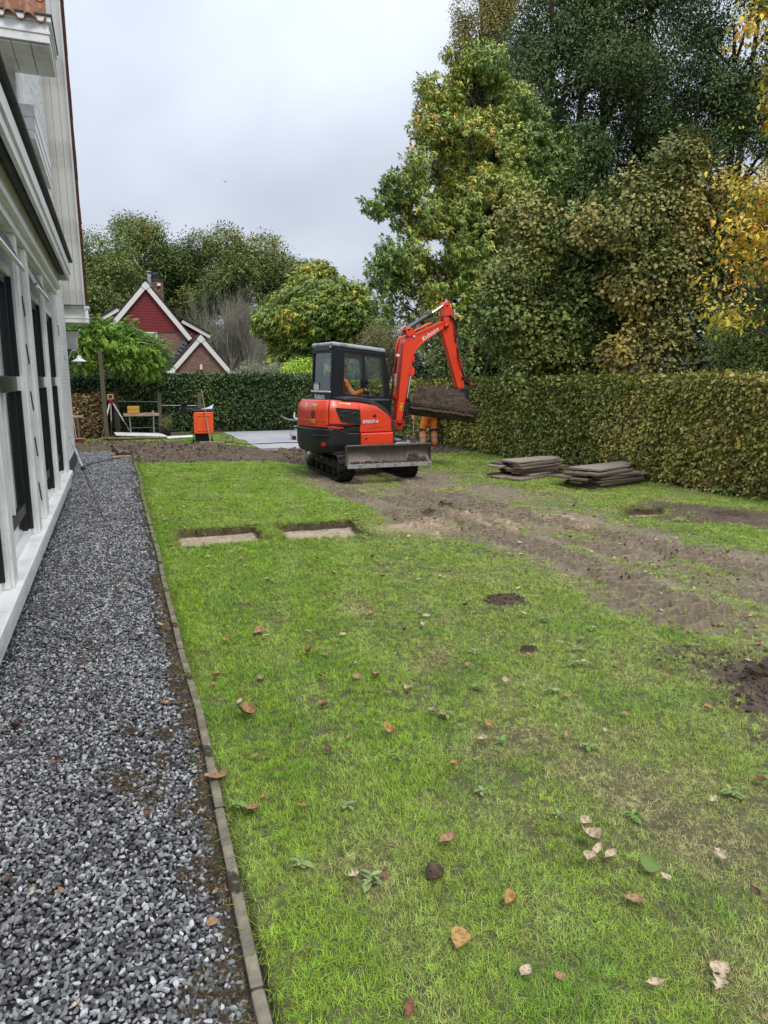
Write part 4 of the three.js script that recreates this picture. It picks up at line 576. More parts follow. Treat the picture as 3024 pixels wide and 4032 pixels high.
// shrubs behind the dark hedge
tree({ name: 'lavender_shrub', label: 'wispy grey green shrub showing above the dark hedge', category: 'shrub', at: [5.3, 0, -28.5], seed: 55, lobes: [[0, 1.9, 0, 0.95, 0.7, 0.6], [0.7, 2.0, 0, 0.6, 0.55, 0.5], [-0.6, 1.9, 0, 0.6, 0.5, 0.5]], trunk: 0.04, sprays: SP.fine, count: 1500, colors: [[0.5, [0.17, 0.18, 0.13]], [0.5, [0.23, 0.23, 0.17]]], size: 0.55, gap: 0.42, gapF: 2.5, shell: 0.3, twigs: 22, bark: twigGrey, stems: 4, spreadStem: 0.15 });
tree({ name: 'light_green_shrub', label: 'bright light green shrub showing above the dark hedge', category: 'shrub', at: [7.0, 0, -27.5], seed: 56, lobes: [[0, 1.9, 0, 0.75, 0.7, 0.6], [0.55, 1.85, 0, 0.55, 0.6, 0.5], [-0.35, 2.1, 0, 0.5, 0.45, 0.5]], trunk: 0.05, sprays: SP.cherry, count: 2200, colors: [[0.5, [0.15, 0.24, 0.03]], [0.5, [0.22, 0.32, 0.04]]], size: 0.7, gap: 0.2, shell: 0.5 });
tree({ name: 'brown_shrub', label: 'dull olive brown shrub seen just over the excavator cab', category: 'shrub', at: [10.6, 0, -27.5], seed: 57, lobes: [[0, 3.2, 0, 1.3, 1.0, 1], [0.4, 1.8, 0, 1.4, 1.3, 1], [-0.8, 2.2, 0, 1.0, 1.1, 1]], trunk: 0.07, sprays: SP.fine, count: 4200, colors: [[0.5, [0.13, 0.115, 0.055]], [0.3, [0.10, 0.115, 0.045]], [0.2, [0.17, 0.135, 0.06]]], size: 0.9, gap: 0.3, shell: 0.4 });
// ---------------------------------------------------------------- clipped hedges: leaves in a skin over a twiggy core
function hedge(name, label, path, hFn, thick, { density, colors, patch, mat = LM.matte, size = 1, seed, coreCol = [0.21, 0.175, 0.12], parts, ragged = 0.07 }) {
  const o = thing(name, label, 'hedge'), r = rng(seed), lists = SP.hedge.map(() => []), segs = [], core = []; let len = 0;
  for (let i = 0; i + 1 < path.length; i++) { const L = Math.hypot(path[i + 1][0] - path[i][0], path[i + 1][1] - path[i][1]); segs.push([len, L, path[i], path[i + 1]]); len += L; }
  const pt = s => { const q = segs.find(g => s <= g[0] + g[1]) ?? segs[segs.length - 1], t = (s - q[0]) / q[1], dx = (q[3][0] - q[2][0]) / q[1], dz = (q[3][1] - q[2][1]) / q[1]; return { x: lerp(q[2][0], q[3][0], t), z: lerp(q[2][1], q[3][1], t), nx: -dz, nz: dx, dx, dz }; };   // n: towards the viewer's side
  const bulge = (s, y) => (fbm(s * 1.1, y * 1.3, seed, 3) - 0.5) * 0.22 + (fbm(s * 4, y * 4, seed + 3, 2) - 0.5) * 0.09;
  const put = (s, y, out, ny, ex) => {
    const q = pt(s), x = q.x + q.nx * out, z = q.z + q.nz * out; if (!seen(x, y, z, 0.12)) return; const t1 = r(), t2 = r(), t3 = r(), t4 = r();
    const pn = fbm(s * patch, y * patch + 7, seed + 9, 3), ci = clamp(t1 * 0.6 + sstep(0.3, 0.7, pn) * 0.4), c = pickCol(colors, ci), lum = 0.68 + 0.64 * t2, yaw = Math.atan2(q.nx, q.nz) + (t3 - 0.5) * 1.9;
    lists[(t4 * 3) | 0].push([mat4(x, y, z, ny ? -1.2 * t3 : -0.1 + (t2 - 0.5) * 1.2, yaw, (t4 - 0.5) * 1.5, size * (0.75 + 0.5 * t2) * ex), C3(c[0] * lum, c[1] * lum, c[2] * lum)]);
  };
  const nF = Math.round(len * 1.8 * density); for (let i = 0; i < nF; i++) { const s = r() * len, h = hFn(s), y = 0.03 + r() * h, hole = sstep(0.60, 0.70, fbm(s * 2.2, y * 2.2, seed + 5, 2)) * sstep(0.9, 0.3, y); if (r() < hole * 0.8) continue; put(s, y, bulge(s, y) - r() * r() * 0.16, false, 1); }
  const nT = Math.round(len * thick * density * 1.0); for (let i = 0; i < nT; i++) { const s = r() * len, w = r(), up = r(); put(s, hFn(s) + (fbm(s * 5, w * 3, seed + 6, 2) - 0.5) * ragged * 2 + (up > 0.97 ? r() * ragged * 2.2 : -up * 0.06), -w * thick, true, 1); }
  for (let s = 0; s < len; s += 0.5) { const e = Math.min(len, s + 0.5), a = pt(s), b = pt(e), h = hFn((s + e) / 2) - 0.10, g = box(Math.hypot(b.x - a.x, b.z - a.z) + 0.02, h, thick - 0.22, 0, h / 2, 0, 0); g.rotateY(-Math.atan2(a.dz, a.dx)); g.translate((a.x + b.x) / 2 - a.nx * (thick / 2 + 0.04), 0, (a.z + b.z) / 2 - a.nz * (thick / 2 + 0.04)); core.push(g); }
  mesh('twig_core', merge(core), std(...coreCol, 1, { bumpMap: rep(T.lumps, 3), bumpScale: 0.06 }), o);
  const stems = []; for (let s = 0.1; s < len; s += 0.16 + 0.1 * r()) { const q = pt(s), out = -0.08 - 0.12 * r(); stems.push(limb([V(q.x + q.nx * out, -0.05, q.z + q.nz * out), V(q.x + q.nx * out + (r() - 0.5) * 0.15, 0.35, q.z + q.nz * out + (r() - 0.5) * 0.15), V(q.x + q.nx * (out + 0.08), 0.8, q.z + q.nz * (out + 0.08))], [0.014, 0.009, 0.004], 4, false)); } mesh('stems', merge(stems), M.bark, o).userData.kind = 'stuff';
  if (parts) { // the leaves that show largest, one by one
    const g = [0, 1, 2].map(k => { const p = [], c = []; leafTris(p, c, V(0, 0, 0), V(0.1 * k, -0.35, 1), V(0, 1, 0.2 * k), 0.085 + 0.008 * k, 0.056, 0.25, 0.18, 1, true); return finish(p, c); }), ms = colors.map(([, c]) => std(...c.map(v => v * 1.35), 0.5, { side: THREE.DoubleSide }));
    for (let i = 0; i < 300; i++) { const s = parts[0] + r() * (parts[1] - parts[0]), q = pt(s), y = 0.15 + r() * (hFn(s) - 0.1), out = bulge(s, y) + 0.02 + 0.04 * r(), m = mesh('leaf', g[i % 3], ms[(r() * ms.length) | 0], o); m.position.set(q.x + q.nx * out, y, q.z + q.nz * out); m.rotation.set((r() - 0.5) * 1.2, Math.atan2(q.nx, q.nz) + (r() - 0.5) * 2, (r() - 0.5) * 1.6, 'YXZ'); m.scale.setScalar(0.8 + 0.5 * r()); }
  }
  lists.forEach((l, i) => instanced('leaves', SP.hedge[i], mat, l, o)); console.log(name, lists.reduce((a, l) => a + l.length, 0)); return o;
}
hedge('beech_hedge', 'long clipped hedge with yellowing olive green leaves beside the stacked boards', [[7.75, -27], [8.05, -22], [8.5, -17.87], [9.18, -9.91], [9.32, -7.5], [9.6, -4.5]], s => 1.63 + 0.24 * clamp(s / 20) + (fbm(s * 0.9, 2, 5, 3) - 0.5) * 0.07, 1.0, { density: 430, seed: 61, patch: 0.55, size: 1.05, mat: LM.gloss, parts: [15.5, 21.5], colors: [[0.25, [0.075, 0.095, 0.024]], [0.33, [0.13, 0.145, 0.034]], [0.21, [0.185, 0.18, 0.044]], [0.13, [0.265, 0.23, 0.06]], [0.08, [0.18, 0.125, 0.055]]] });
hedge('ivy_hedge', 'dark green clipped hedge along the end of the garden behind the terrace', [[9.6, -25.4], [-3.5, -25.9]].reverse().map(p => p), s => 1.92 + (fbm(s * 0.8, 4, 8, 3) - 0.5) * 0.1, 0.9, { density: 300, seed: 63, patch: 0.6, size: 1.25, mat: LM.gloss, colors: [[0.4, [0.022, 0.042, 0.014]], [0.3, [0.034, 0.06, 0.018]], [0.2, [0.05, 0.08, 0.022]], [0.1, [0.085, 0.115, 0.028]]] });
hedge('brown_beech_hedge', 'low brown leaved clipped hedge beside the pergola post', [[-2.6, -23.9], [-0.36, -23.9]], s => 1.28, 0.7, { density: 330, seed: 65, patch: 1.2, size: 1.1, colors: [[0.35, [0.085, 0.06, 0.032]], [0.3, [0.12, 0.08, 0.042]], [0.2, [0.16, 0.105, 0.055]], [0.15, [0.11, 0.10, 0.035]]] });
// roof-trained wisteria-like tree over the pergola
tree({ name: 'umbrella_tree', label: 'bright green feathery leaved tree trained over the pergola post', at: [0.05, 0, -24.2], seed: 71, lobes: [[0, 3.0, 0, 0.9, 0.55, 0.8], [-0.7, 2.95, 0.1, 0.7, 0.55, 0.7], [-1.3, 2.9, 0, 0.7, 0.5, 0.7], [0.6, 2.85, 0.1, 0.7, 0.5, 0.7], [1.15, 2.7, 0, 0.55, 0.5, 0.6], [0.15, 3.35, 0, 0.6, 0.35, 0.5], [-0.5, 3.35, 0, 0.5, 0.32, 0.5], [0.9, 2.35, 0.1, 0.5, 0.4, 0.5], [0.3, 2.45, 0.2, 0.6, 0.4, 0.5], [1.3, 2.3, 0, 0.35, 0.35, 0.4], [-0.9, 2.5, 0, 0.8, 0.35, 0.6]], trunk: 0.06, trunkTop: V(0, 2.6, 0), sprays: SP.pinn, count: 4300, colors: [[0.35, [0.045, 0.10, 0.014]], [0.4, [0.085, 0.16, 0.018]], [0.25, [0.14, 0.225, 0.028]]], size: 0.85, gap: 0.25, gapF: 1.6, shell: 0.5, mat: LM.thin, hang: 0.35, patchF: 1.5 });
// ---------------------------------------------------------------- trees behind the long hedge
{ // sweet chestnut, tall and yellowing
  const L = [[0, 6.0, 0, 1.9, 1.7, 1.7], [0.3, 8.2, 0, 1.5, 1.5, 1.4], [-0.1, 10.0, 0.2, 1.0, 1.0, 0.9], [-1.2, 10.2, 0, 0.8, 0.55, 0.7], [0.1, 11.0, 0, 0.7, 0.6, 0.6], [-0.75, 10.9, 0.1, 0.5, 0.35, 0.4], [1.0, 10.0, 0, 0.75, 0.7, 0.7], [-1.4, 9.1, 0.1, 0.8, 0.6, 0.7], [-1.6, 7.9, 0.3, 0.95, 0.6, 0.8], [-2.6, 7.3, 0.2, 0.8, 0.4, 0.6], [-3.1, 6.9, 0.1, 0.6, 0.4, 0.5], [-2.0, 6.5, 0.4, 0.9, 0.55, 0.8], [-2.5, 5.4, 0.3, 0.9, 0.55, 0.8], [-3.1, 4.9, 0.2, 0.6, 0.45, 0.5], [-1.6, 4.9, 0.6, 1.1, 0.8, 0.9], [-2.5, 4.0, 0.4, 0.9, 0.6, 0.7], [-1.3, 3.3, 0.8, 1.1, 0.9, 0.9], [1.5, 8.6, 0.2, 0.9, 0.7, 0.8], [2.4, 8.1, 0.2, 0.7, 0.45, 0.6], [1.6, 7.2, 0.4, 1.0, 0.7, 0.8], [1.4, 5.6, 0.8, 1.2, 0.9, 0.9], [0.2, 4.4, 1.2, 1.3, 1.0, 0.9], [0.6, 2.8, 1.4, 1.4, 1.0, 0.9], [-0.4, 2.1, 1.5, 1.2, 0.7, 0.7], [1.9, 4.0, 1.2, 1.1, 0.9, 0.9], [0.3, 7.0, 1.2, 1.2, 0.8, 0.8], [-0.7, 8.6, 0.8, 0.8, 0.6, 0.6], [2.5, 9.1, 0.2, 0.7, 0.45, 0.6], [3.0, 8.7, 0.2, 0.5, 0.3, 0.4], [1.9, 9.6, 0.1, 0.6, 0.5, 0.5], [2.3, 6.3, 0.6, 0.9, 0.6, 0.7]];
  tree({ name: 'chestnut_tree', label: 'tall chestnut tree with long yellowing leaves behind the excavator arm', at: [10.75, 0, -20.6], seed: 81, lobes: L, trunk: 0.24, trunkTop: V(0.1, 10.2, 0), sprays: SP.chest, count: 23000, colors: [[0.30, [0.065, 0.11, 0.024]], [0.34, [0.115, 0.165, 0.032]], [0.21, [0.185, 0.21, 0.04]], [0.12, [0.27, 0.26, 0.055]], [0.03, [0.31, 0.19, 0.05]]], size: 0.88, gap: 0.35, gapF: 1.2, shell: 0.35, mat: LM.gloss, hang: 0.7, patchF: 0.55, twigs: 6 });
}
{ // columnar poplar, thin and brownish
  const L = [], r = rng(83); for (let k = 0; k < 46; k++) { const y = 6 + k * 0.42, w = 1.6 - 0.6 * Math.abs(k / 46 - 0.45); L.push([(r() - 0.5) * w * 2.6, y, (r() - 0.5) * w * 2, 0.62 + 0.3 * r(), 1.2 + 0.5 * r(), 0.6]); }
  tree({ name: 'poplar_tree', label: 'tall columnar poplar with thinning olive brown leaves behind the chestnut', at: [20.8, 0, -38.5], seed: 84, lobes: L, trunk: 0.24, trunkTop: V(0, 24, 0), stems: 4, spreadStem: 0.22, sprays: SP.poplar, count: 8600, colors: [[0.4, [0.14, 0.13, 0.042]], [0.35, [0.19, 0.165, 0.05]], [0.25, [0.235, 0.18, 0.055]]], size: 0.95, gap: 0.40, gapF: 0.9, shell: 0.2, twigs: 2 });
}
{ // dark alders filling the upper right
  const spec = [[18.2, -27, 18.8, 4.0, 91, 'broad dark green alder rising behind the chestnut'], [22.0, -28, 21.0, 4.4, 92, 'tallest dark alder with leaning limbs behind the hazel'], [26.2, -26.5, 19.5, 4.2, 93, 'dark alder standing behind the yellow cherry'], [16.6, -25.5, 11.0, 2.4, 94, 'smaller dark alder at the shoulder of the chestnut']];
  for (const [x, z, H, R, seed, label] of spec) {
    const r = rng(seed), L = [[0, H - R, 0, R * 0.8, R * 0.8, R * 0.7]]; for (let k = 0; k < 26; k++) { const a = r() * 6.28, y = H * (0.36 + 0.6 * r()), q = R * (0.35 + 0.75 * r()) * (1 - 0.4 * Math.abs(y / H - 0.6)); L.push([Math.cos(a) * q, y, Math.sin(a) * q * 0.8, R * (0.3 + 0.16 * r()), R * (0.24 + 0.14 * r()), R * 0.34]); }
    tree({ name: 'alder_tree', label, group: 'dark alders behind the garden', at: [x, 0, z], seed, lobes: L, trunk: 0.26, trunkTop: V((r() - 0.5) * 1.2, H * 0.9, 0), stems: 2, spreadStem: 0.35, sprays: SP.oak, count: 9500, colors: [[0.45, [0.032, 0.056, 0.017]], [0.35, [0.045, 0.074, 0.021]], [0.2, [0.062, 0.092, 0.026]]], size: 0.9, gap: 0.40, gapF: 1.0, shell: 0.2, mat: LM.matte, twigs: 5 });
  }
}
{ // hazels between hedge and alders
  const mk = (x, z, L, seed, label, colors, count) => tree({ name: 'hazel_bush', label, category: 'bush', group: 'hazels behind the long hedge', at: [x, 0, z], seed, lobes: L, trunk: 0.055, trunkTop: V(0, 4.0, 0), stems: 6, spreadStem: 0.45, sprays: SP.hazel, count: count * 1.5, colors, size: 0.8, gap: 0.28, gapF: 1.1, shell: 0.35, hang: 0.4, patchF: 0.6, twigs: 6, bark: M.barkGrey });
  const green = [[0.40, [0.05, 0.082, 0.02]], [0.3, [0.085, 0.112, 0.025]], [0.18, [0.14, 0.132, 0.036]], [0.12, [0.20, 0.172, 0.04]]], brown = [[0.28, [0.075, 0.096, 0.024]], [0.3, [0.145, 0.13, 0.036]], [0.25, [0.205, 0.165, 0.052]], [0.17, [0.33, 0.245, 0.036]]];
  mk(10.6, -14.6, [[0, 3.6, 0, 1.5, 1.3, 1.2], [-1.0, 3.0, 0.3, 1.1, 1.1, 0.9], [0.9, 3.4, 0.2, 1.1, 1.2, 0.9], [-0.6, 4.8, 0, 1.0, 0.8, 0.8], [0.4, 5.2, 0, 0.9, 0.8, 0.7], [-1.3, 2.0, 0.5, 1.1, 0.9, 0.7], [0.2, 2.0, 0.6, 1.2, 0.9, 0.7], [1.2, 2.1, 0.4, 1.1, 0.9, 0.7], [-1.9, 4.2, 0.1, 0.8, 0.7, 0.7], [-1.6, 5.3, 0, 0.8, 0.6, 0.7], [1.4, 4.7, 0.1, 0.9, 0.8, 0.8], [-2.2, 3.2, 0.2, 0.8, 0.8, 0.7]], 101, 'broad hazel with dark round leaves behind the middle of the long hedge', green, 5200);
  mk(11.9, -13.2, [[0, 4.4, 0, 1.3, 1.1, 1.1], [0.3, 5.7, 0, 0.9, 0.8, 0.8], [-0.7, 5.3, 0, 0.9, 0.8, 0.8], [-0.2, 6.5, 0.1, 0.55, 0.45, 0.5], [1.1, 5.2, 0.1, 0.9, 0.8, 0.8], [1.4, 4.0, 0.2, 1.0, 0.9, 0.9], [-1.0, 4.0, 0.2, 1.0, 0.9, 0.8], [0.2, 2.8, 0.4, 1.4, 1.1, 0.9], [-1.0, 2.2, 0.5, 1.1, 0.9, 0.8], [0.9, 6.2, 0, 0.4, 0.4, 0.4], [-1.8, 5.0, 0.1, 0.9, 0.6, 0.7], [-1.5, 5.8, 0, 0.6, 0.4, 0.5], [2.0, 5.4, 0.1, 0.8, 0.6, 0.7]], 102, 'tall hazel with brown and yellow round leaves on bare upper twigs', brown, 4800);
  mk(9.6, -18.5, [[0, 2.4, 0, 1.2, 1.0, 0.9], [0.9, 3.2, 0, 1.1, 1.0, 0.9], [1.2, 2.2, 0.3, 1.2, 0.9, 0.8]], 103, 'low dark hazel filling the gap under the chestnut', green, 2200);
  mk(13.8, -12.4, [[0, 3.2, 0, 1.4, 1.2, 1.1], [-0.5, 4.6, 0, 1.2, 1.0, 0.9], [0.8, 4.4, 0, 1.0, 1.0, 0.9], [0, 2.0, 0.4, 1.5, 0.9, 0.9]], 104, 'green hazel behind the yellow cherry', green, 3000);
}
tree({ name: 'green_shrub', label: 'fine leaved dark green shrub leaning over the long hedge under the yellow cherry', category: 'shrub', at: [11.3, 0, -9.6], seed: 111, lobes: [[0, 2.9, 0, 1.1, 0.9, 0.9], [-0.9, 2.6, 0.1, 0.8, 0.7, 0.7], [0.8, 2.8, 0.2, 0.9, 0.8, 0.8], [-0.2, 3.6, 0, 0.9, 0.6, 0.7], [-0.6, 1.9, 0.2, 1.0, 0.6, 0.7], [0.8, 1.9, 0.2, 1.0, 0.6, 0.7]], trunk: 0.05, trunkTop: V(0, 2.6, 0), stems: 4, sprays: SP.fine, count: 5200, colors: [[0.5, [0.055, 0.085, 0.022]], [0.35, [0.08, 0.11, 0.028]], [0.15, [0.13, 0.15, 0.035]]], size: 0.75, gap: 0.3, gapF: 1.5, shell: 0.3, mat: LM.matte, twigs: 10 });
tree({ name: 'yellow_cherry_tree', label: 'yellow and orange leaved cherry tree overhanging the near end of the long hedge', at: [10.3, 0, -8.5], seed: 121, lobes: [[-0.6, 6.4, 0.1, 0.9, 0.7, 0.7], [-1.4, 6.6, 0.1, 0.6, 0.4, 0.4], [-0.3, 5.4, 0.2, 0.9, 0.8, 0.7], [-1.2, 5.6, 0.1, 0.6, 0.5, 0.5], [-1.7, 4.9, 0.1, 0.45, 0.35, 0.4], [-1.0, 4.6, 0.2, 0.8, 0.5, 0.6], [-0.3, 4.2, 0.3, 0.9, 0.6, 0.7], [-1.6, 3.9, 0.2, 0.6, 0.35, 0.4], [-0.9, 3.5, 0.4, 0.8, 0.35, 0.5], [-2.0, 3.3, 0.3, 0.5, 0.22, 0.3], [0.3, 6.9, 0, 1.0, 0.8, 0.8], [0.4, 5.0, 0.2, 1.0, 0.9, 0.8], [-1.9, 2.75, 0.35, 0.5, 0.22, 0.3], [-0.9, 7.3, 0.2, 0.9, 0.5, 0.6]], trunk: 0.12, trunkTop: V(0.2, 6.0, 0), sprays: SP.cherry, count: 2250, colors: [[0.36, [0.12, 0.145, 0.022]], [0.36, [0.25, 0.22, 0.02]], [0.20, [0.34, 0.24, 0.022]], [0.08, [0.36, 0.17, 0.022]]], size: 0.8, gap: 0.40, gapF: 1.4, shell: 0.15, mat: LM.thin, hang: 0.5, patchF: 0.8, twigs: 7, bark: M.bark });
// a dim mass of undergrowth behind the long hedge, below the crowns
{
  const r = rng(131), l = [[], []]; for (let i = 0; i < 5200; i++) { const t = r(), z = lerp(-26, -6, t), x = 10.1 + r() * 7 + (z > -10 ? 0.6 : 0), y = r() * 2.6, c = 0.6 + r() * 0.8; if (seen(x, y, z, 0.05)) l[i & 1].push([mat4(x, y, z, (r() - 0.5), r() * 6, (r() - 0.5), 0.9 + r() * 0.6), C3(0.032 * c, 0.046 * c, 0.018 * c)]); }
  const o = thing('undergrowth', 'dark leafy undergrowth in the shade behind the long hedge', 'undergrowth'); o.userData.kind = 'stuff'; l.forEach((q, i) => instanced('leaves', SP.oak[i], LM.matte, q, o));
}
// ---------------------------------------------------------------- mini excavator: tracks along z, upper body swung to face +x (turned 8 degrees)
const PHI = THREE.MathUtils.degToRad(8), EX = [4.5, 0, -13.5];
const font = await new FontLoader().loadAsync('fonts/droid/droid_sans_bold.typeface.json');
const text = (s, size, depth = 0.004, slant = 0, squash = 1) => { const g = new TextGeometry(s, { font, size, depth, curveSegments: 4 }); g.computeBoundingBox(); const b = g.boundingBox; g.translate(-(b.min.x + b.max.x) / 2, -(b.min.y + b.max.y) / 2, 0); const p = g.attributes.position; for (let i = 0; i < p.count; i++) p.setX(i, (p.getX(i) + p.getY(i) * slant) * squash); return g; };
const E = {
  red: phy(0.82, 0.068, 0.022, 0.36, { map: rep(tex(512, (u, v) => { const a = fbm(u * 4, v * 4, 231, 5, 4), s = fbm(u * 50, v * 6, 232, 2, 50), d = sstep(0.5, 0.75, a) * 0.16 + (s > 0.80 ? 0.05 : 0) + (vnoise(u * 90, v * 90, 233, 90) > 0.955 ? 0.25 : 0); return [1 - d * 0.55, 0.97 - d * 0.1, 0.95]; }), 1.1), clearcoat: 0.35, clearcoatRoughness: 0.2 }),
  redWorn: phy(0.66, 0.05, 0.018, 0.42, { map: rep(T.mudstain, 0.8), bumpMap: T.bump, bumpScale: 0.0006 }),
  dark: std(0.018, 0.021, 0.026, 0.45, { map: rep(tex(512, (u, v) => { const a = fbm(u * 7, v * 7, 201, 5, 7), s = fbm(u * 3, v * 22, 202, 4, 3); return 0.62 + 0.3 * a + (s > 0.66 && a > 0.5 ? 0.08 : 0); }), 1.2), bumpMap: T.bump, bumpScale: 0.0008 }),
  trim: std(0.045, 0.05, 0.056, 0.5, { map: T.fine }),
  cab: std(0.005, 0.006, 0.0085, 0.4, { map: T.fine }),
  roof: std(0.42, 0.45, 0.49, 0.4, { map: rep(T.patch, 1.2) }),
  rubber: std(0.035, 0.032, 0.029, 0.85, { map: rep(tex(512, (u, v) => { const k = sstep(0.44, 0.64, fbm(u * 6, v * 6, 203, 5, 6)), f = 0.8 + 0.3 * fbm(u * 30, v * 30, 204, 2, 30); return [f * lerp(0.55, 1, k), f * lerp(0.52, 0.9, k), f * lerp(0.5, 0.78, k)]; }), 1.4), bumpMap: rep(T.lumps, 3), bumpScale: 0.004 }),
  frame: std(0.055, 0.047, 0.040, 0.85, { map: rep(T.mudstain, 1.1), bumpMap: T.lumps, bumpScale: 0.004 }),
  blade: std(0.20, 0.185, 0.172, 0.62, { map: rep(tex(512, (u, v) => { const a = fbm(u * 9, v * 2.5, 205, 5, 1), b = fbm(u * 5, v * 5, 206, 5, 5), c = vnoise(u * 60, v * 8, 207, 60); const k = 0.42 + 0.42 * a + 0.22 * sstep(0.45, 0.6, b) + 0.07 * c; return [k, k * 0.97, k * 0.94]; }), 0.9), metalness: 0.35, bumpMap: rep(T.lumps, 2), bumpScale: 0.003 }),
  worn: std(0.42, 0.40, 0.38, 0.45, { metalness: 0.6, map: rep(T.patch, 3) }),
  bucket: std(0.085, 0.066, 0.053, 0.8, { map: rep(T.mudstain, 1.5), bumpMap: rep(T.lumps, 2), bumpScale: 0.006 }),
  hose: std(0.014, 0.014, 0.015, 0.55), cyl: std(0.075, 0.082, 0.09, 0.4, { map: T.patch }), chrome: std(0.75, 0.76, 0.78, 0.12, { metalness: 1 }),
  mesh: std(0.02, 0.021, 0.022, 0.7, { bumpMap: rep(tex(128, (u, v) => ((u * 16 % 1) < 0.3 || (v * 16 % 1) < 0.3) ? 1 : 0, false), 5), bumpScale: 0.006 }),
  yellow: std(0.72, 0.45, 0.02, 0.5), paper: std(0.72, 0.74, 0.78, 0.6), letter: std(0.8, 0.8, 0.8, 0.5), lens: phy(0.45, 0.008, 0.01, 0.15, { clearcoat: 1 }), lensOrange: phy(0.6, 0.05, 0.03, 0.2), seat: std(0.03, 0.034, 0.038, 0.8), sticker: std(0.06, 0.05, 0.02, 0.6),
};
const X = thing('mini_excavator', 'orange red mini excavator with black cab on rubber tracks holding a full bucket', 'excavator', EX);
const up = (name, g, m, parent = X) => { const o = mesh(name, g, m, parent); if (parent === X) o.rotation.y = PHI; return o; };
{ // ---- undercarriage (own axes of the group: z towards the viewer)
  const path = [], R = 0.245, zN = 1.02, zF = -0.93; const arc = (cz, cy, a0, a1, n) => { for (let i = 0; i <= n; i++) { const a = lerp(a0, a1, i / n); path.push([cz + Math.cos(a) * R, cy + Math.sin(a) * R]); } };
  arc(zN, 0.262, -PI / 2, PI / 2, 14); for (const [z, y] of [[0.5, 0.495], [0.05, 0.50], [-0.45, 0.503]]) path.push([z, y]); arc(zF, 0.262, PI / 2, PI * 1.5, 14); for (const z of [-0.4, 0.1, 0.6]) path.push([z, 0.017]);
  const off = d => path.map((p, i) => { const a = path[(i + path.length - 1) % path.length], b = path[(i + 1) % path.length], t = [b[0] - a[0], b[1] - a[1]], L = Math.hypot(...t); return [p[0] - t[1] / L * d, p[1] + t[0] / L * d]; });
  const inner = off(0.035), lens = []; let tot = 0; path.forEach((p, i) => { const q = path[(i + 1) % path.length]; lens.push(tot); tot += Math.hypot(q[0] - p[0], q[1] - p[1]); });
  const along = s => { s = ((s % tot) + tot) % tot; let i = lens.findLastIndex(l => l <= s); const p = path[i], q = path[(i + 1) % path.length], t = (s - lens[i]) / Math.hypot(q[0] - p[0], q[1] - p[1]); return [lerp(p[0], q[0], t), lerp(p[1], q[1], t), Math.atan2(q[1] - p[1], q[0] - p[0])]; };
  const belt = extrude(path, 0.30, [inner.slice().reverse()], 0.006).rotateY(-PI / 2);           // profile x -> z
  const lug = merge([box(0.135, 0.03, 0.042, 0.072, 0, 0.012, 0.008, [0, 0.32, 0]), box(0.135, 0.03, 0.042, -0.072, 0, 0.012, 0.008, [0, -0.32, 0])]);
  const wheel = (r, w, hub) => new THREE.LatheGeometry([[0, w / 2], [hub, w / 2], [hub + 0.01, w / 2 - 0.025], [r - 0.04, w / 2 - 0.03], [r - 0.03, w / 2], [r - 0.005, w / 2], [r, w / 2 - 0.01], [r, -w / 2], [0, -w / 2]].map(p => new THREE.Vector2(...p)), 26).rotateZ(-PI / 2);
  for (const sx of [-0.62, 0.64]) {
    const t = part('track', X); t.position.x = sx; mesh('belt', belt, E.rubber, t);
    for (let k = 0; k < 46; k++) { const [z, y, a] = along(k * tot / 46), o = mesh('tread_lug', lug, E.rubber, t); o.position.set(0, y - Math.cos(a) * 0.012, z + Math.sin(a) * 0.012); o.rotation.x = -a; o.rotation.z = PI; }
    const spr = [wheel(0.19, 0.12, 0.09)]; for (let k = 0; k < 14; k++) { const a = k / 14 * 2 * PI; spr.push(box(0.05, 0.05, 0.035, 0, Math.sin(a) * 0.205, Math.cos(a) * 0.205, 0.006, [-a, 0, 0])); }
    const s = mesh('drive_sprocket', merge(spr), E.frame, t); s.position.set(-0.02, 0.262, zF); const hub = mesh('final_drive', merge([rod([-0.17, 0.262, zF], [0.1, 0.262, zF], 0.115, 22), rod([-0.185, 0.262, zF], [-0.17, 0.262, zF], 0.07, 16)]), E.worn, t); hub.userData.label = 'pale steel drive hub';
    mesh('idler_wheel', wheel(0.185, 0.14, 0.07), E.frame, t).position.set(0, 0.262, zN); for (let k = 0; k < 4; k++) mesh('track_roller', wheel(0.075, 0.16, 0.04), E.frame, t).position.set(0, 0.115, -0.55 + k * 0.40); mesh('carrier_roller', wheel(0.05, 0.12, 0.03), E.frame, t).position.set(0, 0.42, 0.1);
    mesh('track_frame', merge([span(-0.085, 0.085, 0.20, 0.37, -0.72, 0.84, 0.02), span(-0.13, 0.13, 0.30, 0.385, -0.68, 0.5, 0.02), box(0.2, 0.09, 0.3, 0, 0.42, -0.2, 0.02)]), E.frame, t); mesh('warning_sticker', box(0.004, 0.05, 0.05, -0.134, 0.345, 0.02, 0), E.yellow, t);
  }
  mesh('chassis', merge([span(-0.5, 0.5, 0.27, 0.44, -0.42, 0.45, 0.03), rod([0, 0.42, 0], [0, 0.52, 0], 0.42, 30)]), E.frame, X);
  mesh('blade_arm', merge([box(0.11, 0.13, 1.05, -0.3, 0.36, 1.03, 0.02, [0.05, 0, 0]), box(0.11, 0.13, 1.05, 0.32, 0.36, 1.03, 0.02, [0.05, 0, 0])]), E.frame, X);
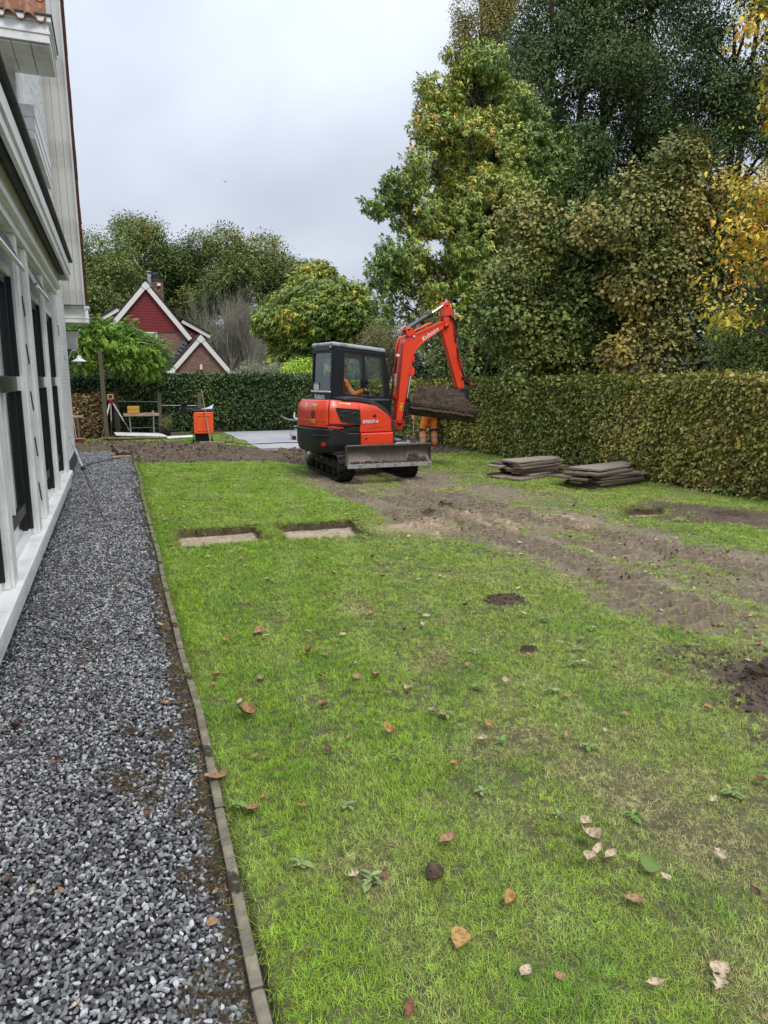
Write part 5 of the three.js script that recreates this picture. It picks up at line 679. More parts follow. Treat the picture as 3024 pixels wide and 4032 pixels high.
  // dozer blade: curved mould board, worn cutting edge, end plates, stiffened top
  const prof = []; for (let i = 0; i <= 12; i++) { const t = i / 12, y = lerp(0.345, 0.685, t); prof.push([1.60 - 0.075 * Math.sin(t * PI) + 0.035 * (1 - t), y]); } const back = prof.slice().reverse().map(([z, y]) => [z - 0.028, y]);
  mesh('blade', extrude([...prof, ...back], 1.60, [], 0.003).rotateY(-PI / 2).translate(0.08, 0, 0), E.blade, X);
  mesh('cutting_edge', box(1.62, 0.075, 0.02, 0.08, 0.335, 1.636, 0.004, [-0.1, 0, 0]), E.worn, X); mesh('blade_top_bar', box(1.61, 0.035, 0.06, 0.08, 0.690, 1.575, 0.012), E.blade, X);
  for (const s of [-0.727, 0.887]) mesh('blade_end_plate', box(0.014, 0.35, 0.10, s, 0.51, 1.555, 0.004), E.blade, X);
  { const r = rng(210), gs = []; for (let i = 0; i < 190; i++) { const big = i > 70, x = big ? 0.45 + r() * 0.32 : -0.65 + r() * 1.45, q = big ? Math.abs(x - 0.6) : 0.2, y = 0.375 + r() * r() * (big ? 0.17 - q * 0.4 : 0.03), s = 0.012 + r() * 0.022; const g = new THREE.IcosahedronGeometry(s, 1), p = g.attributes.position; for (let k = 0; k < p.count; k++) { const f = 0.7 + 0.6 * hash3(Math.round(p.getX(k) * 900), Math.round(p.getY(k) * 900), Math.round(p.getZ(k) * 900) + i); p.setXYZ(k, p.getX(k) * f * 1.4, p.getY(k) * f, p.getZ(k) * f); } g.computeVertexNormals(); g.translate(x, y, 1.60 - (y - 0.35) * 0.25 + r() * 0.02); gs.push(uvBox(g)); } const o = mesh('mud_on_blade', merge(gs), M.soil, X); o.userData.kind = 'stuff'; }
}
// ---- upper body: panels bent round a plan outline
const plan = []; { const n = 2 / 2.7; for (let i = 0; i <= 24; i++) plan.push([lerp(0.40, -0.70, i / 24), 0.74]); for (let i = 1; i < 40; i++) { const t = i / 40 * PI, s = Math.sin(t), c = Math.cos(t); plan.push([-0.70 - 0.42 * s ** n, 0.74 * Math.sign(c) * Math.abs(c) ** n]); } for (let i = 0; i <= 24; i++) plan.push([lerp(-0.70, 0.40, i / 24), -0.74]); }
const planS = [0]; for (let i = 1; i < plan.length; i++) planS.push(planS[i - 1] + Math.hypot(plan[i][0] - plan[i - 1][0], plan[i][1] - plan[i - 1][1]));
const PL = planS[planS.length - 1], planAt = s => { s = clamp(s, 0, PL); let i = Math.min(plan.length - 2, planS.findLastIndex(v => v <= s)); const t = (s - planS[i]) / (planS[i + 1] - planS[i] || 1), a = plan[i], b = plan[i + 1]; const A = plan[Math.max(0, i - 1)], B = plan[Math.min(plan.length - 1, i + 2)], dx = B[0] - A[0], dy = B[1] - A[1], L = Math.hypot(dx, dy); return [lerp(a[0], b[0], t), lerp(a[1], b[1], t), dy / L, -dx / L]; };
const sideS = u => 0.40 - u;                                            // arc length of a point on the flat right side
const roll = y => -0.035 * sstep(0.66, 0.5, y) - 0.10 * sstep(1.24, 1.52, y) ** 1.5;
function panel(s0, s1, lo, hi, { off = 0, th = 0.03, cols = 40, rows = 12, ch = 0.010 } = {}) {
  const pos = [], uv = [], idx = [], NC = cols + 5, NR = rows + 5, edge = (i, n) => { const k = i - 2; return k < 0 ? [0, k === -1 ? 1 : 2] : k > n ? [1, k === n + 1 ? 1 : 2] : [k / n, 0]; };
  for (let j = 0; j < NR; j++) for (let i = 0; i < NC; i++) {
    const [ti, ei] = edge(i, cols), [tj, ej] = edge(j, rows), s = lerp(s0, s1, ti), e = Math.max(ei, ej), y0 = lo(s), y1 = hi(s), inI = ei ? 0 : ch / (s1 - s0), dep = e === 0 ? 0 : e === 1 ? -ch : -th;
    const tt = e ? ti : clamp(ti, inI, 1 - inI), q = planAt(lerp(s0, s1, tt)), y = e ? lerp(y0, y1, tj) : clamp(lerp(y0, y1, tj), y0 + ch, y1 - ch), o = off + roll(y) + dep; pos.push(q[0] + q[2] * o, y, q[1] + q[3] * o); uv.push(s, y);
  }
  for (let j = 0; j < NR - 1; j++) for (let i = 0; i < NC - 1; i++) { const a = j * NC + i; idx.push(a, a + NC, a + 1, a + 1, a + NC, a + NC + 1); }
  const g = new THREE.BufferGeometry(); g.setAttribute('position', new THREE.Float32BufferAttribute(pos, 3)); g.setAttribute('uv', new THREE.Float32BufferAttribute(uv, 2)); g.setIndex(idx); g.computeVertexNormals(); return g;
}
const ramp = (pts) => s => { const u = 0.40 - s; for (let i = 0; i + 1 < pts.length; i++) if (u <= pts[i][0] && u >= pts[i + 1][0]) return lerp(pts[i][1], pts[i + 1][1], (pts[i][0] - u) / (pts[i][0] - pts[i + 1][0])); return u > pts[0][0] ? pts[0][1] : pts[pts.length - 1][1]; };
{
  const cw = s => { const m = Math.min(s, PL - s), u = 0.40 - m; return u > -0.62 ? lerp(0.865, 0.875, sstep(-0.3, -0.6, u)) : lerp(0.875, 0.955, sstep(-0.62, -0.84, u)); };
  up('counterweight', panel(sideS(-0.31), PL - sideS(-0.31), s => { const m = Math.min(s, PL - s); return lerp(0.56, 0.50, sstep(0.75, 1.1, m)); }, cw, { off: 0.022, cols: 90, rows: 10, th: 0.2, ch: 0.02 }), E.dark);
  { // raised panel line and recesses moulded into the counterweight
    const a = sideS(-0.70) + 0.22; up('counterweight_lip', panel(a, a + 0.36, () => 0.795, () => 0.835, { off: 0.035, cols: 16, rows: 3, th: 0.03, ch: 0.008 }), E.dark);
    for (const [s, y, w, h] of [[PL / 2 + 0.12, 0.565, 0.15, 0.10], [sideS(-0.70) + 0.30, 0.67, 0.26, 0.10]]) up('recess', panel(s - w / 2, s + w / 2, () => y - h / 2, () => y + h / 2, { off: 0.026, cols: 8, rows: 3, th: 0.02, ch: 0.003 }), E.hose);
  }
  const rs = sideS(-0.70) + 0.33, p = planAt(rs); up('rear_reflector', new THREE.CylinderGeometry(0.042, 0.046, 0.02, 22).rotateX(PI / 2).rotateY(Math.atan2(p[2], p[3])).translate(p[0] + p[2] * 0.035, 0.66, p[1] + p[3] * 0.035), E.lens);
  const sc = sideS(-0.86), sB = sideS(-0.70) + 0.235;
  up('rear_bonnet', panel(sB + 0.006, PL - sB, () => 0.965, () => 1.475, { off: 0.004, cols: 60, rows: 16, th: 0.12, ch: 0.012 }), E.red);
  up('bonnet_crease', panel(sB + 0.03, PL - sB - 0.03, () => 1.085, () => 1.10, { off: 0.008, cols: 50, rows: 2, th: 0.02, ch: 0.003 }), E.red);
  const topY = ramp([[0.40, 1.0], [0.36, 1.10], [0.28, 1.19], [0.12, 1.30], [-0.1, 1.385], [-0.38, 1.445], [-0.62, 1.47], [-0.9, 1.475]]);
  up('side_cover', panel(0.03, sideS(-0.31), () => 0.862, topY, { off: 0.006, cols: 30, rows: 16, th: 0.08 }), E.red);
  up('engine_cover', panel(sideS(-0.308), sB - 0.004, ramp([[-0.3, 1.0], [-0.9, 1.035]]), topY, { off: 0.006, cols: 34, rows: 16, th: 0.08 }), E.red);
  up('lower_front_cover', panel(0.0, sideS(-0.302), () => 0.575, () => 0.850, { off: 0.026, cols: 26, rows: 8, th: 0.08, ch: 0.016 }), E.red);
  up('lower_grille', panel(sideS(-0.312), sB - 0.02, () => 0.875, ramp([[-0.3, 0.99], [-0.9, 1.025]]), { off: -0.012, cols: 24, rows: 6, th: 0.05 }), E.mesh);
  up('grille_bar', panel(sideS(-0.5), sB + 0.05, ramp([[-0.5, 0.99], [-0.9, 1.01]]), ramp([[-0.5, 1.0], [-0.9, 1.03]]), { off: 0.012, cols: 20, rows: 2, th: 0.03, ch: 0.003 }), E.trim);
  up('side_lamp', panel(sideS(-0.66), sB + 0.02, ramp([[-0.6, 0.945], [-0.9, 0.95]]), ramp([[-0.6, 0.965], [-0.9, 1.0]]), { off: 0.018, cols: 12, rows: 3, th: 0.03, ch: 0.004 }), E.lensOrange);
  up('guard_strip', extrude([[-0.86, 0.95], [-0.83, 0.965], [-0.58, 0.87], [-0.62, 0.86]], 0.04, [], 0.004).translate(0, 0, 0.755), E.trim);
  const gr = [[-0.80, 1.325], [-0.325, 1.285], [-0.30, 1.015], [-0.70, 1.085]];
  up('engine_grille', extrude(roundPoly(gr, 0.02), 0.02, [], 0.004).translate(0, 0, 0.742), E.mesh); up('grille_frame', extrude(roundPoly(gr.map(([x, y]) => [(x + 0.54) * 1.06 - 0.54, (y - 1.18) * 1.1 + 1.18]), 0.03), 0.022, [roundPoly(gr, 0.02).reverse()], 0.004).translate(0, 0, 0.745), E.trim);
  up('engine_pipes', merge([hose([[-0.7, 1.25, 0.756], [-0.6, 1.27, 0.758], [-0.52, 1.24, 0.758], [-0.5, 1.17, 0.757]], 0.008), hose([[-0.48, 1.22, 0.757], [-0.4, 1.23, 0.758], [-0.37, 1.18, 0.758], [-0.36, 1.06, 0.757]], 0.012), hose([[-0.72, 1.20, 0.756], [-0.68, 1.18, 0.757], [-0.66, 1.14, 0.757]], 0.01)]), E.cyl);
  up('fuel_cap', new THREE.CylinderGeometry(0.035, 0.035, 0.02, 20).rotateX(PI / 2).translate(0.0, 1.165, 0.742), E.hose); up('tie_hole', new THREE.CylinderGeometry(0.02, 0.02, 0.02, 14).rotateX(PI / 2).translate(-0.19, 0.745, 0.762), E.hose); up('pressed_panel', extrude(roundPoly([[-0.22, 0.93], [0.2, 0.95], [0.2, 1.12], [0.03, 1.21]], 0.04), 0.012, [], 0.004).translate(0, 0, 0.745), E.red); up('finger_grip', box(0.15, 0.03, 0.03, 0.02, 1.345, 0.708, 0.012, [0, 0, -0.32]), E.red);
  { const g = text('KX037-4', 0.060, 0.004, 0.28, 1.05).translate(-0.09, 1.065, 0.754); up('model_lettering', g, E.letter); }
  // rear lock, stickers, emblem
  const onRear = (w, y, g) => { let best = 0, bd = 9; for (let s = sB; s < PL - sB; s += 0.005) { const q = planAt(s); if (Math.abs(q[1] - w) < bd) { bd = Math.abs(q[1] - w); best = s; } } const q = planAt(best), o = 0.010 + roll(y); return g.rotateX(-0.12 * sstep(1.2, 1.4, y)).rotateY(Math.atan2(q[2], q[3])).translate(q[0] + q[2] * o, y, q[1] + q[3] * o); };
  up('sticker', onRear(0.38, 1.385, box(0.14, 0.035, 0.004, 0, 0, 0, 0)), E.paper); up('sticker', onRear(0.375, 1.335, box(0.13, 0.04, 0.004, 0, 0, 0, 0)), E.yellow); up('sticker_print', onRear(0.375, 1.335, merge([box(0.02, 0.018, 0.006, -0.03, 0, 0, 0), box(0.03, 0.006, 0.006, 0.01, 0, 0, 0), box(0.012, 0.02, 0.006, 0.045, 0, 0, 0)])), E.sticker);
  up('lock_recess', onRear(0.37, 1.225, box(0.12, 0.115, 0.012, 0, 0, 0, 0.02)), E.redWorn); up('lock_plate', onRear(0.37, 1.24, box(0.055, 0.06, 0.024, 0, 0, 0, 0.01)), E.trim); up('keyhole', onRear(0.37, 1.155, new THREE.CylinderGeometry(0.016, 0.016, 0.02, 14).rotateX(PI / 2)), E.hose);
  up('warning_sticker', onRear(0.36, 1.085, box(0.13, 0.062, 0.01, 0, 0, 0, 0)), E.yellow); up('warning_print', onRear(0.36, 1.085, merge([extrude([[-0.055, -0.022], [-0.015, -0.022], [-0.035, 0.02]], 0.012, [[[-0.047, -0.017], [-0.035, 0.009], [-0.023, -0.017]]], 0), box(0.03, 0.034, 0.012, 0.03, -0.002, 0, 0.008)])), E.sticker);
  up('emblem', onRear(0.05, 1.36, new THREE.TorusGeometry(0.032, 0.006, 6, 22).scale(1, 1.1, 1)), E.letter); up('emblem_mark', onRear(0.05, 1.36, extrude([[-0.02, 0], [0.006, 0.026], [0.014, 0.016], [0, 0.002], [0.016, -0.014], [0.006, -0.026]], 0.008, [], 0.001)), E.letter);
  up('top_sticker', merge([box(0.14, 0.036, 0.004, -0.66, 1.41, 0.70, 0, [-0.5, 0, -0.02])]), E.yellow); up('top_sticker_print', box(0.10, 0.03, 0.004, -0.535, 1.402, 0.703, 0, [-0.5, 0, -0.04]), E.paper);
  // deck, fender band and cab skirt
  up('deck', extrude(plan.map(([u, w]) => [u * 0.93 + 0.01, w * 0.9]), 0.04, [], 0.01).rotateX(PI / 2).translate(0, 1.455, 0), E.trim); up('core', merge([extrude(plan.map(([u, w]) => [u * 0.9, w * 0.9]), 0.42, [], 0).rotateX(PI / 2).translate(0, 0.72, 0), extrude(plan.filter(([u]) => u < 0.02).map(([u, w]) => [u * 0.88, w * 0.84]), 0.55, [], 0).rotateX(PI / 2).translate(0, 1.16, 0)]), E.hose);
  const bandO = [[-0.66, 1.50], [-0.45, 1.535], [-0.2, 1.51], [0.02, 1.44], [0.22, 1.335], [0.36, 1.21], [0.45, 1.05], [0.475, 0.86]], bandI = [[0.40, 0.86], [0.385, 1.03], [0.30, 1.165], [0.16, 1.275], [-0.04, 1.37], [-0.3, 1.435], [-0.62, 1.465]];
  const cO = curve(bandO.map(p => [p[0], p[1], 0]), 20).map(v => [v.x, v.y]), cI = curve(bandI.map(p => [p[0], p[1], 0]), 20).map(v => [v.x, v.y]);
  up('fender_band', extrude([...cO, ...cI], 0.46, [], 0.02).translate(0, 0, 0.475), E.trim); up('front_cheek', merge([span(0.30, 0.46, 0.58, 0.95, -0.72, 0.70, 0.02), span(0.2, 0.52, 0.9, 1.0, -0.72, 0.3, 0.02)]), E.trim);
}
{ // ---- cab
  const c = part('cab', X); c.rotation.y = PHI; const add = (n, g, m) => mesh(n, g, m, c);
  const out = [[-0.655, 1.44], [-0.60, 2.43], [0.475, 2.345], [0.555, 2.0], [0.60, 1.3], [0.56, 0.92], [0.40, 0.92], [0.1, 1.44]], win = roundPoly([[-0.425, 1.565], [-0.395, 2.345], [0.425, 2.255], [0.475, 1.50]], [0.07, 0.07, 0.06, 0.1], 6);
  for (const [w, nm] of [[0.235, 'right_side'], [-0.70, 'door_side']]) { add('side_frame', extrude(roundPoly(out, [0.02, 0.06, 0.08, 0.1, 0.1, 0.02, 0.02, 0.02]), 0.05, [win.slice().reverse()], 0.008).translate(0, 0, w), E.cab); add('window_seal', extrude(win, 0.03, [win.map(([x, y]) => [(x - 0.02) * 0.965 + 0.02, (y - 1.92) * 0.965 + 1.92]).reverse()], 0.004).translate(0, 0, w + Math.sign(w) * 0.014), E.trim); add('side_window', extrude(win, 0.006, [], 0).translate(0, 0, w), M.cabGlass); }
  add('sliding_pane_edge', box(0.028, 0.80, 0.02, 0.03, 1.92, 0.238, 0.004), E.cab); add('pane_handle', box(0.03, 0.06, 0.03, -0.385, 1.78, 0.25, 0.008), E.hose);
  // rear: lower black panel, window, lamp strip
  const tiltR = 0.055, rz = V(0, 0, 0); const rear = (g, y, x = 0) => g.rotateZ(-tiltR).translate(-0.655 + (y - 1.44) * 0.055 + x, y, -0.232);
  const rw = [[-0.42, -0.36], [0.42, -0.36], [0.41, 0.36], [-0.41, 0.36]], ro = [[-0.485, -0.405], [0.485, -0.405], [0.475, 0.42], [-0.475, 0.42]];
  add('rear_frame', rear(extrude(ro, 0.05, [roundPoly(rw, 0.04).reverse()], 0.006).rotateY(-PI / 2), 1.99), E.cab); add('rear_window', rear(extrude(roundPoly(rw, 0.04), 0.006, [], 0).rotateY(-PI / 2), 1.99), M.cabGlass);
  add('rear_panel', rear(box(0.06, 0.22, 0.97, 0, 0, 0, 0.02), 1.50, 0.0), E.cab); add('rear_moulding', rear(box(0.04, 0.035, 0.93, 0, 0, 0, 0.014), 1.612, -0.03), E.paper);
  add('logo_lettering', rear(text('Kubota', 0.108, 0.005, 0, 0.95).rotateY(-PI / 2), 1.515, -0.036).translate(0, 0, -0.03), E.letter);
  add('notice', rear(box(0.004, 0.135, 0.25, 0, 0, 0, 0), 1.715, -0.012).translate(0, 0, -0.27), E.paper); add('notice_print', rear(merge([box(0.006, 0.03, 0.25, 0, 0.05, 0, 0)]), 1.715, -0.013).translate(0, 0, -0.27), std(0.25, 0.33, 0.45, 0.6)); add('notice_triangle', rear(extrude([[-0.03, -0.03], [0.03, -0.03], [0, 0.03]], 0.006, [], 0).rotateY(-PI / 2), 1.69, -0.014).translate(0, 0, -0.33), E.yellow); add('hinge', rear(merge([box(0.03, 0.05, 0.05, 0, 0.3, 0.43, 0.01), box(0.03, 0.05, 0.05, 0, -0.1, 0.43, 0.01)]), 1.99, -0.02), E.trim);
  // front: posts and windscreen
  for (const w of [-0.68, 0.215]) add('front_post', hose([[0.46, 2.36, w], [0.545, 2.0, w], [0.59, 1.5, w], [0.585, 0.95, w]], 0.032, 14, 8), E.cab);
  add('windscreen', extrude([[0.50, 2.3], [0.515, 2.3], [0.60, 1.55], [0.60, 1.1], [0.585, 1.1], [0.585, 1.55]], 0.86, [], 0).translate(0, 0, -0.232), M.cabGlass); add('front_sill', box(0.06, 0.1, 0.9, 0.57, 1.0, -0.232, 0.02), E.cab);
  // roof
  add('roof_frame', box(1.13, 0.09, 0.98, -0.065, 2.405, -0.232, 0.03, [0, 0, -0.085]), E.cab);
  { const g = new RoundedBoxGeometry(1.16, 0.085, 1.0, 3, 0.04); const p = g.attributes.position; for (let i = 0; i < p.count; i++) { const x = p.getX(i) / 0.58; p.setY(i, p.getY(i) - 0.03 * x * x * (x > 0 ? 1.5 : 0.3)); } g.computeVertexNormals(); g.rotateZ(-0.07).translate(-0.07, 2.475, -0.232); add('roof', uvBox(g), E.roof); }
  add('rear_light_bar', rear(box(0.05, 0.09, 0.8, 0, 0, 0, 0.02), 2.42, -0.02), E.trim); add('rear_lamp', new THREE.SphereGeometry(0.022, 12, 8).translate(-0.63, 2.45, 0.18), E.letter); add('aerial', merge([rod([-0.52, 2.5, -0.1], [-0.52, 2.60, -0.1], 0.006, 6), rod([-0.55, 2.49, -0.06], [-0.5, 2.53, -0.03], 0.012, 6)]), E.hose);
  add('work_lamp', merge([box(0.10, 0.11, 0.2, 0.54, 2.325, 0.12, 0.015), box(0.04, 0.08, 0.2, 0.48, 2.33, 0.12, 0.01)]), E.hose); add('mirror_arm', hose([[0.55, 2.15, 0.24], [0.62, 2.17, 0.26], [0.70, 2.165, 0.27], [0.70, 2.10, 0.27]], 0.008), E.hose); add('wiper', rod([0.47, 2.25, 0.0], [0.54, 1.75, 0.05], 0.008, 6), E.hose);
  add('seat', merge([box(0.46, 0.12, 0.48, -0.16, 1.28, -0.24, 0.04), box(0.12, 0.58, 0.46, -0.43, 1.58, -0.24, 0.05, [0, 0, 0.1]), box(0.09, 0.2, 0.28, -0.475, 1.90, -0.24, 0.04, [0, 0, 0.1])]), E.seat);
  add('armrest_console', merge([box(0.5, 0.18, 0.13, -0.05, 1.42, 0.08, 0.03), box(0.5, 0.18, 0.13, -0.05, 1.42, -0.56, 0.03), rod([0.16, 1.48, 0.08], [0.18, 1.66, 0.08], 0.016), rod([0.16, 1.48, -0.56], [0.18, 1.66, -0.56], 0.016), new THREE.SphereGeometry(0.035, 10, 8).scale(1, 1.5, 1).translate(0.185, 1.69, 0.08), new THREE.SphereGeometry(0.035, 10, 8).scale(1, 1.5, 1).translate(0.185, 1.69, -0.56)]), E.seat);
  add('cab_floor', span(-0.6, 0.58, 0.98, 1.03, -0.68, 0.2, 0.01), E.trim); add('centre_post', box(0.05, 0.8, 0.05, 0.03, 1.95, -0.69, 0.01), E.cab); add('monitor', box(0.05, 0.14, 0.2, 0.44, 1.5, 0.06, 0.015), E.hose);
}
{ // ---- swing bracket, boom, arm, cylinders, hoses
  up('swing_post', merge([box(0.34, 0.2, 0.3, 0.62, 0.78, 0, 0.04), rod([0.72, 0.56, 0], [0.72, 1.0, 0], 0.085, 16), box(0.3, 0.06, 0.32, 0.55, 0.60, 0, 0.02)]), E.frame); up('swing_bracket', merge([extrude(roundPoly([[0.68, 1.02], [0.74, 0.86], [0.92, 0.84], [1.02, 0.95], [0.98, 1.06]], 0.04), 0.05, [], 0.008).translate(0, 0, 0.14), extrude(roundPoly([[0.68, 1.02], [0.74, 0.86], [0.92, 0.84], [1.02, 0.95], [0.98, 1.06]], 0.04), 0.05, [], 0.008).translate(0, 0, -0.14), rod([0.88, 0.98, -0.18], [0.88, 0.98, 0.18], 0.045, 14)]), E.redWorn);
  up('swing_cylinder', merge([rod([0.25, 0.64, 0.25], [0.75, 0.62, 0.22], 0.045, 12), rod([0.75, 0.62, 0.22], [1.02, 0.615, 0.2], 0.02, 10)]), E.cyl); up('valve_block', merge([box(0.14, 0.16, 0.14, 1.07, 1.03, 0.06, 0.02), box(0.08, 0.1, 0.1, 1.10, 1.17, 0.05, 0.01)]), E.hose);
  const boom = [[0.84, 0.90], [0.96, 0.93], [1.01, 1.21], [1.15, 1.95], [1.20, 2.16], [1.245, 2.34], [1.32, 2.45], [1.50, 2.60], [1.73, 2.735], [1.93, 2.86], [2.05, 2.93], [2.07, 3.0], [1.97, 3.035], [1.63, 2.885], [1.28, 2.745], [1.10, 2.66], [1.02, 2.58], [0.985, 2.30], [0.94, 1.89], [0.90, 1.48], [0.855, 1.15]];
  const bs = roundPoly(boom, 0.05, 3); up('boom', extrude(bs, 0.16, [], 0.012), E.red);
  up('boom_flange', merge([0.088, -0.088].map(w => extrude(roundPoly(boom.map(([x, y]) => [x, y]), 0.05, 3), 0.012, [roundPoly(boom.map(([x, y], i) => { const a = boom[(i + boom.length - 1) % boom.length], b = boom[(i + 1) % boom.length], t = [b[0] - a[0], b[1] - a[1]], L = Math.hypot(...t); return [x - t[1] / L * 0.028, y + t[0] / L * 0.028]; }), 0.04, 3).reverse()], 0.002).translate(0, 0, w))), E.red);
  { const a = Math.atan2(2.84 - 2.67, 1.75 - 1.51); const o = mesh('logo_lettering', text('Kubota', 0.10, 0.004, 0, 0.95).rotateZ(a - 0.08).translate(1.645, 2.755, 0.083), E.letter, X); o.rotation.y = PHI; }
  up('boom_sticker', box(0.055, 0.15, 0.004, 0.965, 1.30, 0.083, 0, [0, 0, -0.16]), E.yellow); up('boom_sticker_print', merge([box(0.03, 0.03, 0.006, 0.955, 1.265, 0.083, 0.008), box(0.03, 0.03, 0.006, 0.972, 1.335, 0.083, 0.008)]), E.sticker);
  up('boom_ear', merge([0.095, -0.095].map(w => extrude(roundPoly([[1.09, 2.68], [1.06, 2.80], [1.10, 2.885], [1.17, 2.885], [1.24, 2.80], [1.30, 2.755]], 0.04), 0.035, [], 0.006).translate(0, 0, w)).concat(rod([1.12, 2.84, -0.12], [1.12, 2.84, 0.12], 0.035, 14))), E.red);
  up('boom_pipe', merge([[0.07, 0.05], [-0.02, 0.05], [-0.075, 0.04]].map(([w, d]) => hose([[0.86 - d, 1.5, w], [0.93 - d, 2.1, w], [0.97 - d, 2.5, w], [1.03 - d, 2.66, w], [1.12, 2.74, w], [1.35, 2.84, w * 0.9], [1.7, 2.985, w * 0.9]], 0.013, 30, 7))), E.red);
  up('arm_cylinder', merge([rod([1.10, 2.835, 0], [1.70, 3.165, 0], 0.05, 16), rod([1.64, 3.13, 0], [1.715, 3.172, 0], 0.062, 16), box(0.12, 0.05, 0.06, 1.62, 3.18, 0, 0.015, [0, 0, 0.5])]), E.cyl); up('arm_cylinder_rod', rod([1.70, 3.165, 0], [2.01, 3.345, 0], 0.026, 14), E.chrome);
  up('boom_cylinder', merge([rod([1.04, 0.95, 0.02], [1.135, 1.46, 0.02], 0.052, 16), rod([1.125, 1.41, 0.02], [1.14, 1.48, 0.02], 0.06, 16)]), E.hose); up('boom_cylinder_rod', rod([1.135, 1.46, 0.02], [1.235, 2.0, 0.02], 0.026, 14), E.chrome); up('boom_cylinder_guard', extrude(roundPoly([[1.155, 1.28], [1.20, 1.30], [1.30, 1.98], [1.235, 2.05]], 0.02), 0.012, [], 0.003).translate(0, 0, -0.075), E.red); up('boom_cylinder_ear', extrude(roundPoly([[1.17, 1.93], [1.28, 1.92], [1.29, 2.06], [1.21, 2.12]], 0.03), 0.14, [], 0.008), E.red); up('boom_lamp', box(0.05, 0.12, 0.08, 1.285, 2.25, 0.0, 0.01), E.red);
  const arm = [[2.055, 3.43], [2.12, 3.38], [2.225, 3.17], [2.25, 3.06], [2.31, 2.62], [2.42, 2.25], [2.525, 1.86], [2.51, 1.70], [2.44, 1.64], [2.36, 1.66], [2.15, 2.27], [1.945, 2.82], [1.96, 2.90], [2.045, 2.97], [1.985, 3.12], [1.985, 3.38]];
  up('arm', extrude(roundPoly(arm, 0.03, 3), 0.13, [], 0.012), E.red); up('arm_ear', merge([0.085, -0.085].map(w => extrude(roundPoly([[1.965, 3.0], [1.98, 3.32], [1.99, 3.40], [2.06, 3.43], [2.11, 3.38], [2.10, 3.12], [2.08, 2.97]], 0.03), 0.03, [], 0.006).translate(0, 0, w)).concat(rod([2.02, 3.35, -0.11], [2.02, 3.35, 0.11], 0.034, 14))), E.red); up('arm_pivot', rod([2.01, 2.93, -0.13], [2.01, 2.93, 0.13], 0.055, 16), E.redWorn); up('arm_sticker', box(0.004, 0.09, 0.08, 2.236, 3.15, 0, 0, [0, 0, 0.35]), E.yellow);
  up('bucket_cylinder', merge([rod([2.24, 2.92, 0.02], [2.45, 2.2, 0.02], 0.038, 12)]), E.cyl); up('bucket_cylinder_rod', rod([2.45, 2.2, 0.02], [2.60, 1.86, 0.02], 0.02, 12), E.chrome);
  const hs = [[[0.74, 1.0, -0.05], [0.80, 1.3, -0.08], [0.84, 1.65, -0.06], [0.90, 2.1, -0.05], [0.95, 2.5, -0.04], [1.06, 2.74, -0.03], [1.25, 2.83, -0.02]], [[0.70, 1.05, 0.02], [0.74, 1.4, 0.0], [0.84, 1.85, 0.02], [0.90, 2.3, 0.02], [0.97, 2.6, 0.01], [1.1, 2.76, 0.01], [1.3, 2.85, 0.01]], [[0.80, 0.98, 0.06], [0.72, 1.12, 0.08], [0.76, 1.5, 0.06], [0.85, 1.95, 0.05], [0.92, 2.4, 0.05]], [[0.66, 1.1, -0.12], [0.68, 1.5, -0.12], [0.80, 1.9, -0.1], [0.90, 2.35, -0.09]], [[1.7, 2.98, 0.05], [1.85, 3.08, 0.07], [2.05, 3.13, 0.10], [2.2, 3.05, 0.11], [2.24, 2.8, 0.1], [2.27, 2.6, 0.09]], [[1.72, 2.98, -0.03], [1.9, 3.10, 0.04], [2.1, 3.15, 0.09], [2.26, 3.0, 0.09], [2.29, 2.7, 0.08]], [[2.31, 2.5, 0.08], [2.36, 2.2, 0.10], [2.44, 2.05, 0.09], [2.52, 1.85, 0.06], [2.58, 1.66, 0.03]], [[2.12, 2.2, -0.06], [2.2, 1.9, -0.08], [2.24, 1.75, -0.06], [2.36, 1.62, -0.02]], [[0.62, 0.66, 0.16], [0.74, 0.73, 0.2], [0.9, 0.7, 0.18], [0.98, 0.62, 0.12]], [[0.6, 0.7, 0.1], [0.7, 0.86, 0.16], [0.72, 1.02, 0.08]]];
  hs.forEach((h, i) => up('hydraulic_hose', hose(h, i > 3 && i < 8 ? 0.013 : 0.019, 26, 7), E.hose)); up('arm_pipe', hose([[2.22, 3.1, 0.078], [2.30, 2.66, 0.078], [2.40, 2.3, 0.078]], 0.011, 12, 7), E.worn); up('arm_pipe', hose([[2.31, 2.62, 0.07], [2.41, 2.26, 0.07], [2.44, 2.1, 0.07]], 0.011, 12, 7), E.red);
  up('hose_fitting', merge([[0.885, 1.5, 0.03], [0.88, 1.47, -0.03], [0.88, 1.5, -0.09]].map(([x, y, z]) => rod([x - 0.02, y - 0.05, z], [x, y + 0.05, z], 0.018, 8))), E.redWorn); up('selector_valve', box(0.05, 0.24, 0.06, 0.83, 1.83, 0.06, 0.012, [0, 0, -0.08]), M.galv); up('boom_clip', merge([box(0.06, 0.05, 0.05, 0.885, 2.32, 0.07, 0.006), box(0.04, 0.04, 0.03, 1.25, 2.70, 0.09, 0.006)]), E.letter);
  up('bucket_link', merge([extrude(roundPoly([[2.44, 1.86], [2.53, 1.92], [2.66, 1.84], [2.73, 1.74], [2.69, 1.70], [2.52, 1.82]], 0.02), 0.15, [], 0.008), rod([2.47, 1.88, -0.1], [2.47, 1.88, 0.1], 0.03, 12)]), E.frame); up('link_tip', merge([box(0.07, 0.09, 0.16, 2.70, 1.75, 0, 0.02), rod([2.62, 1.78, -0.05], [2.74, 1.83, -0.05], 0.012, 6)]), E.redWorn);
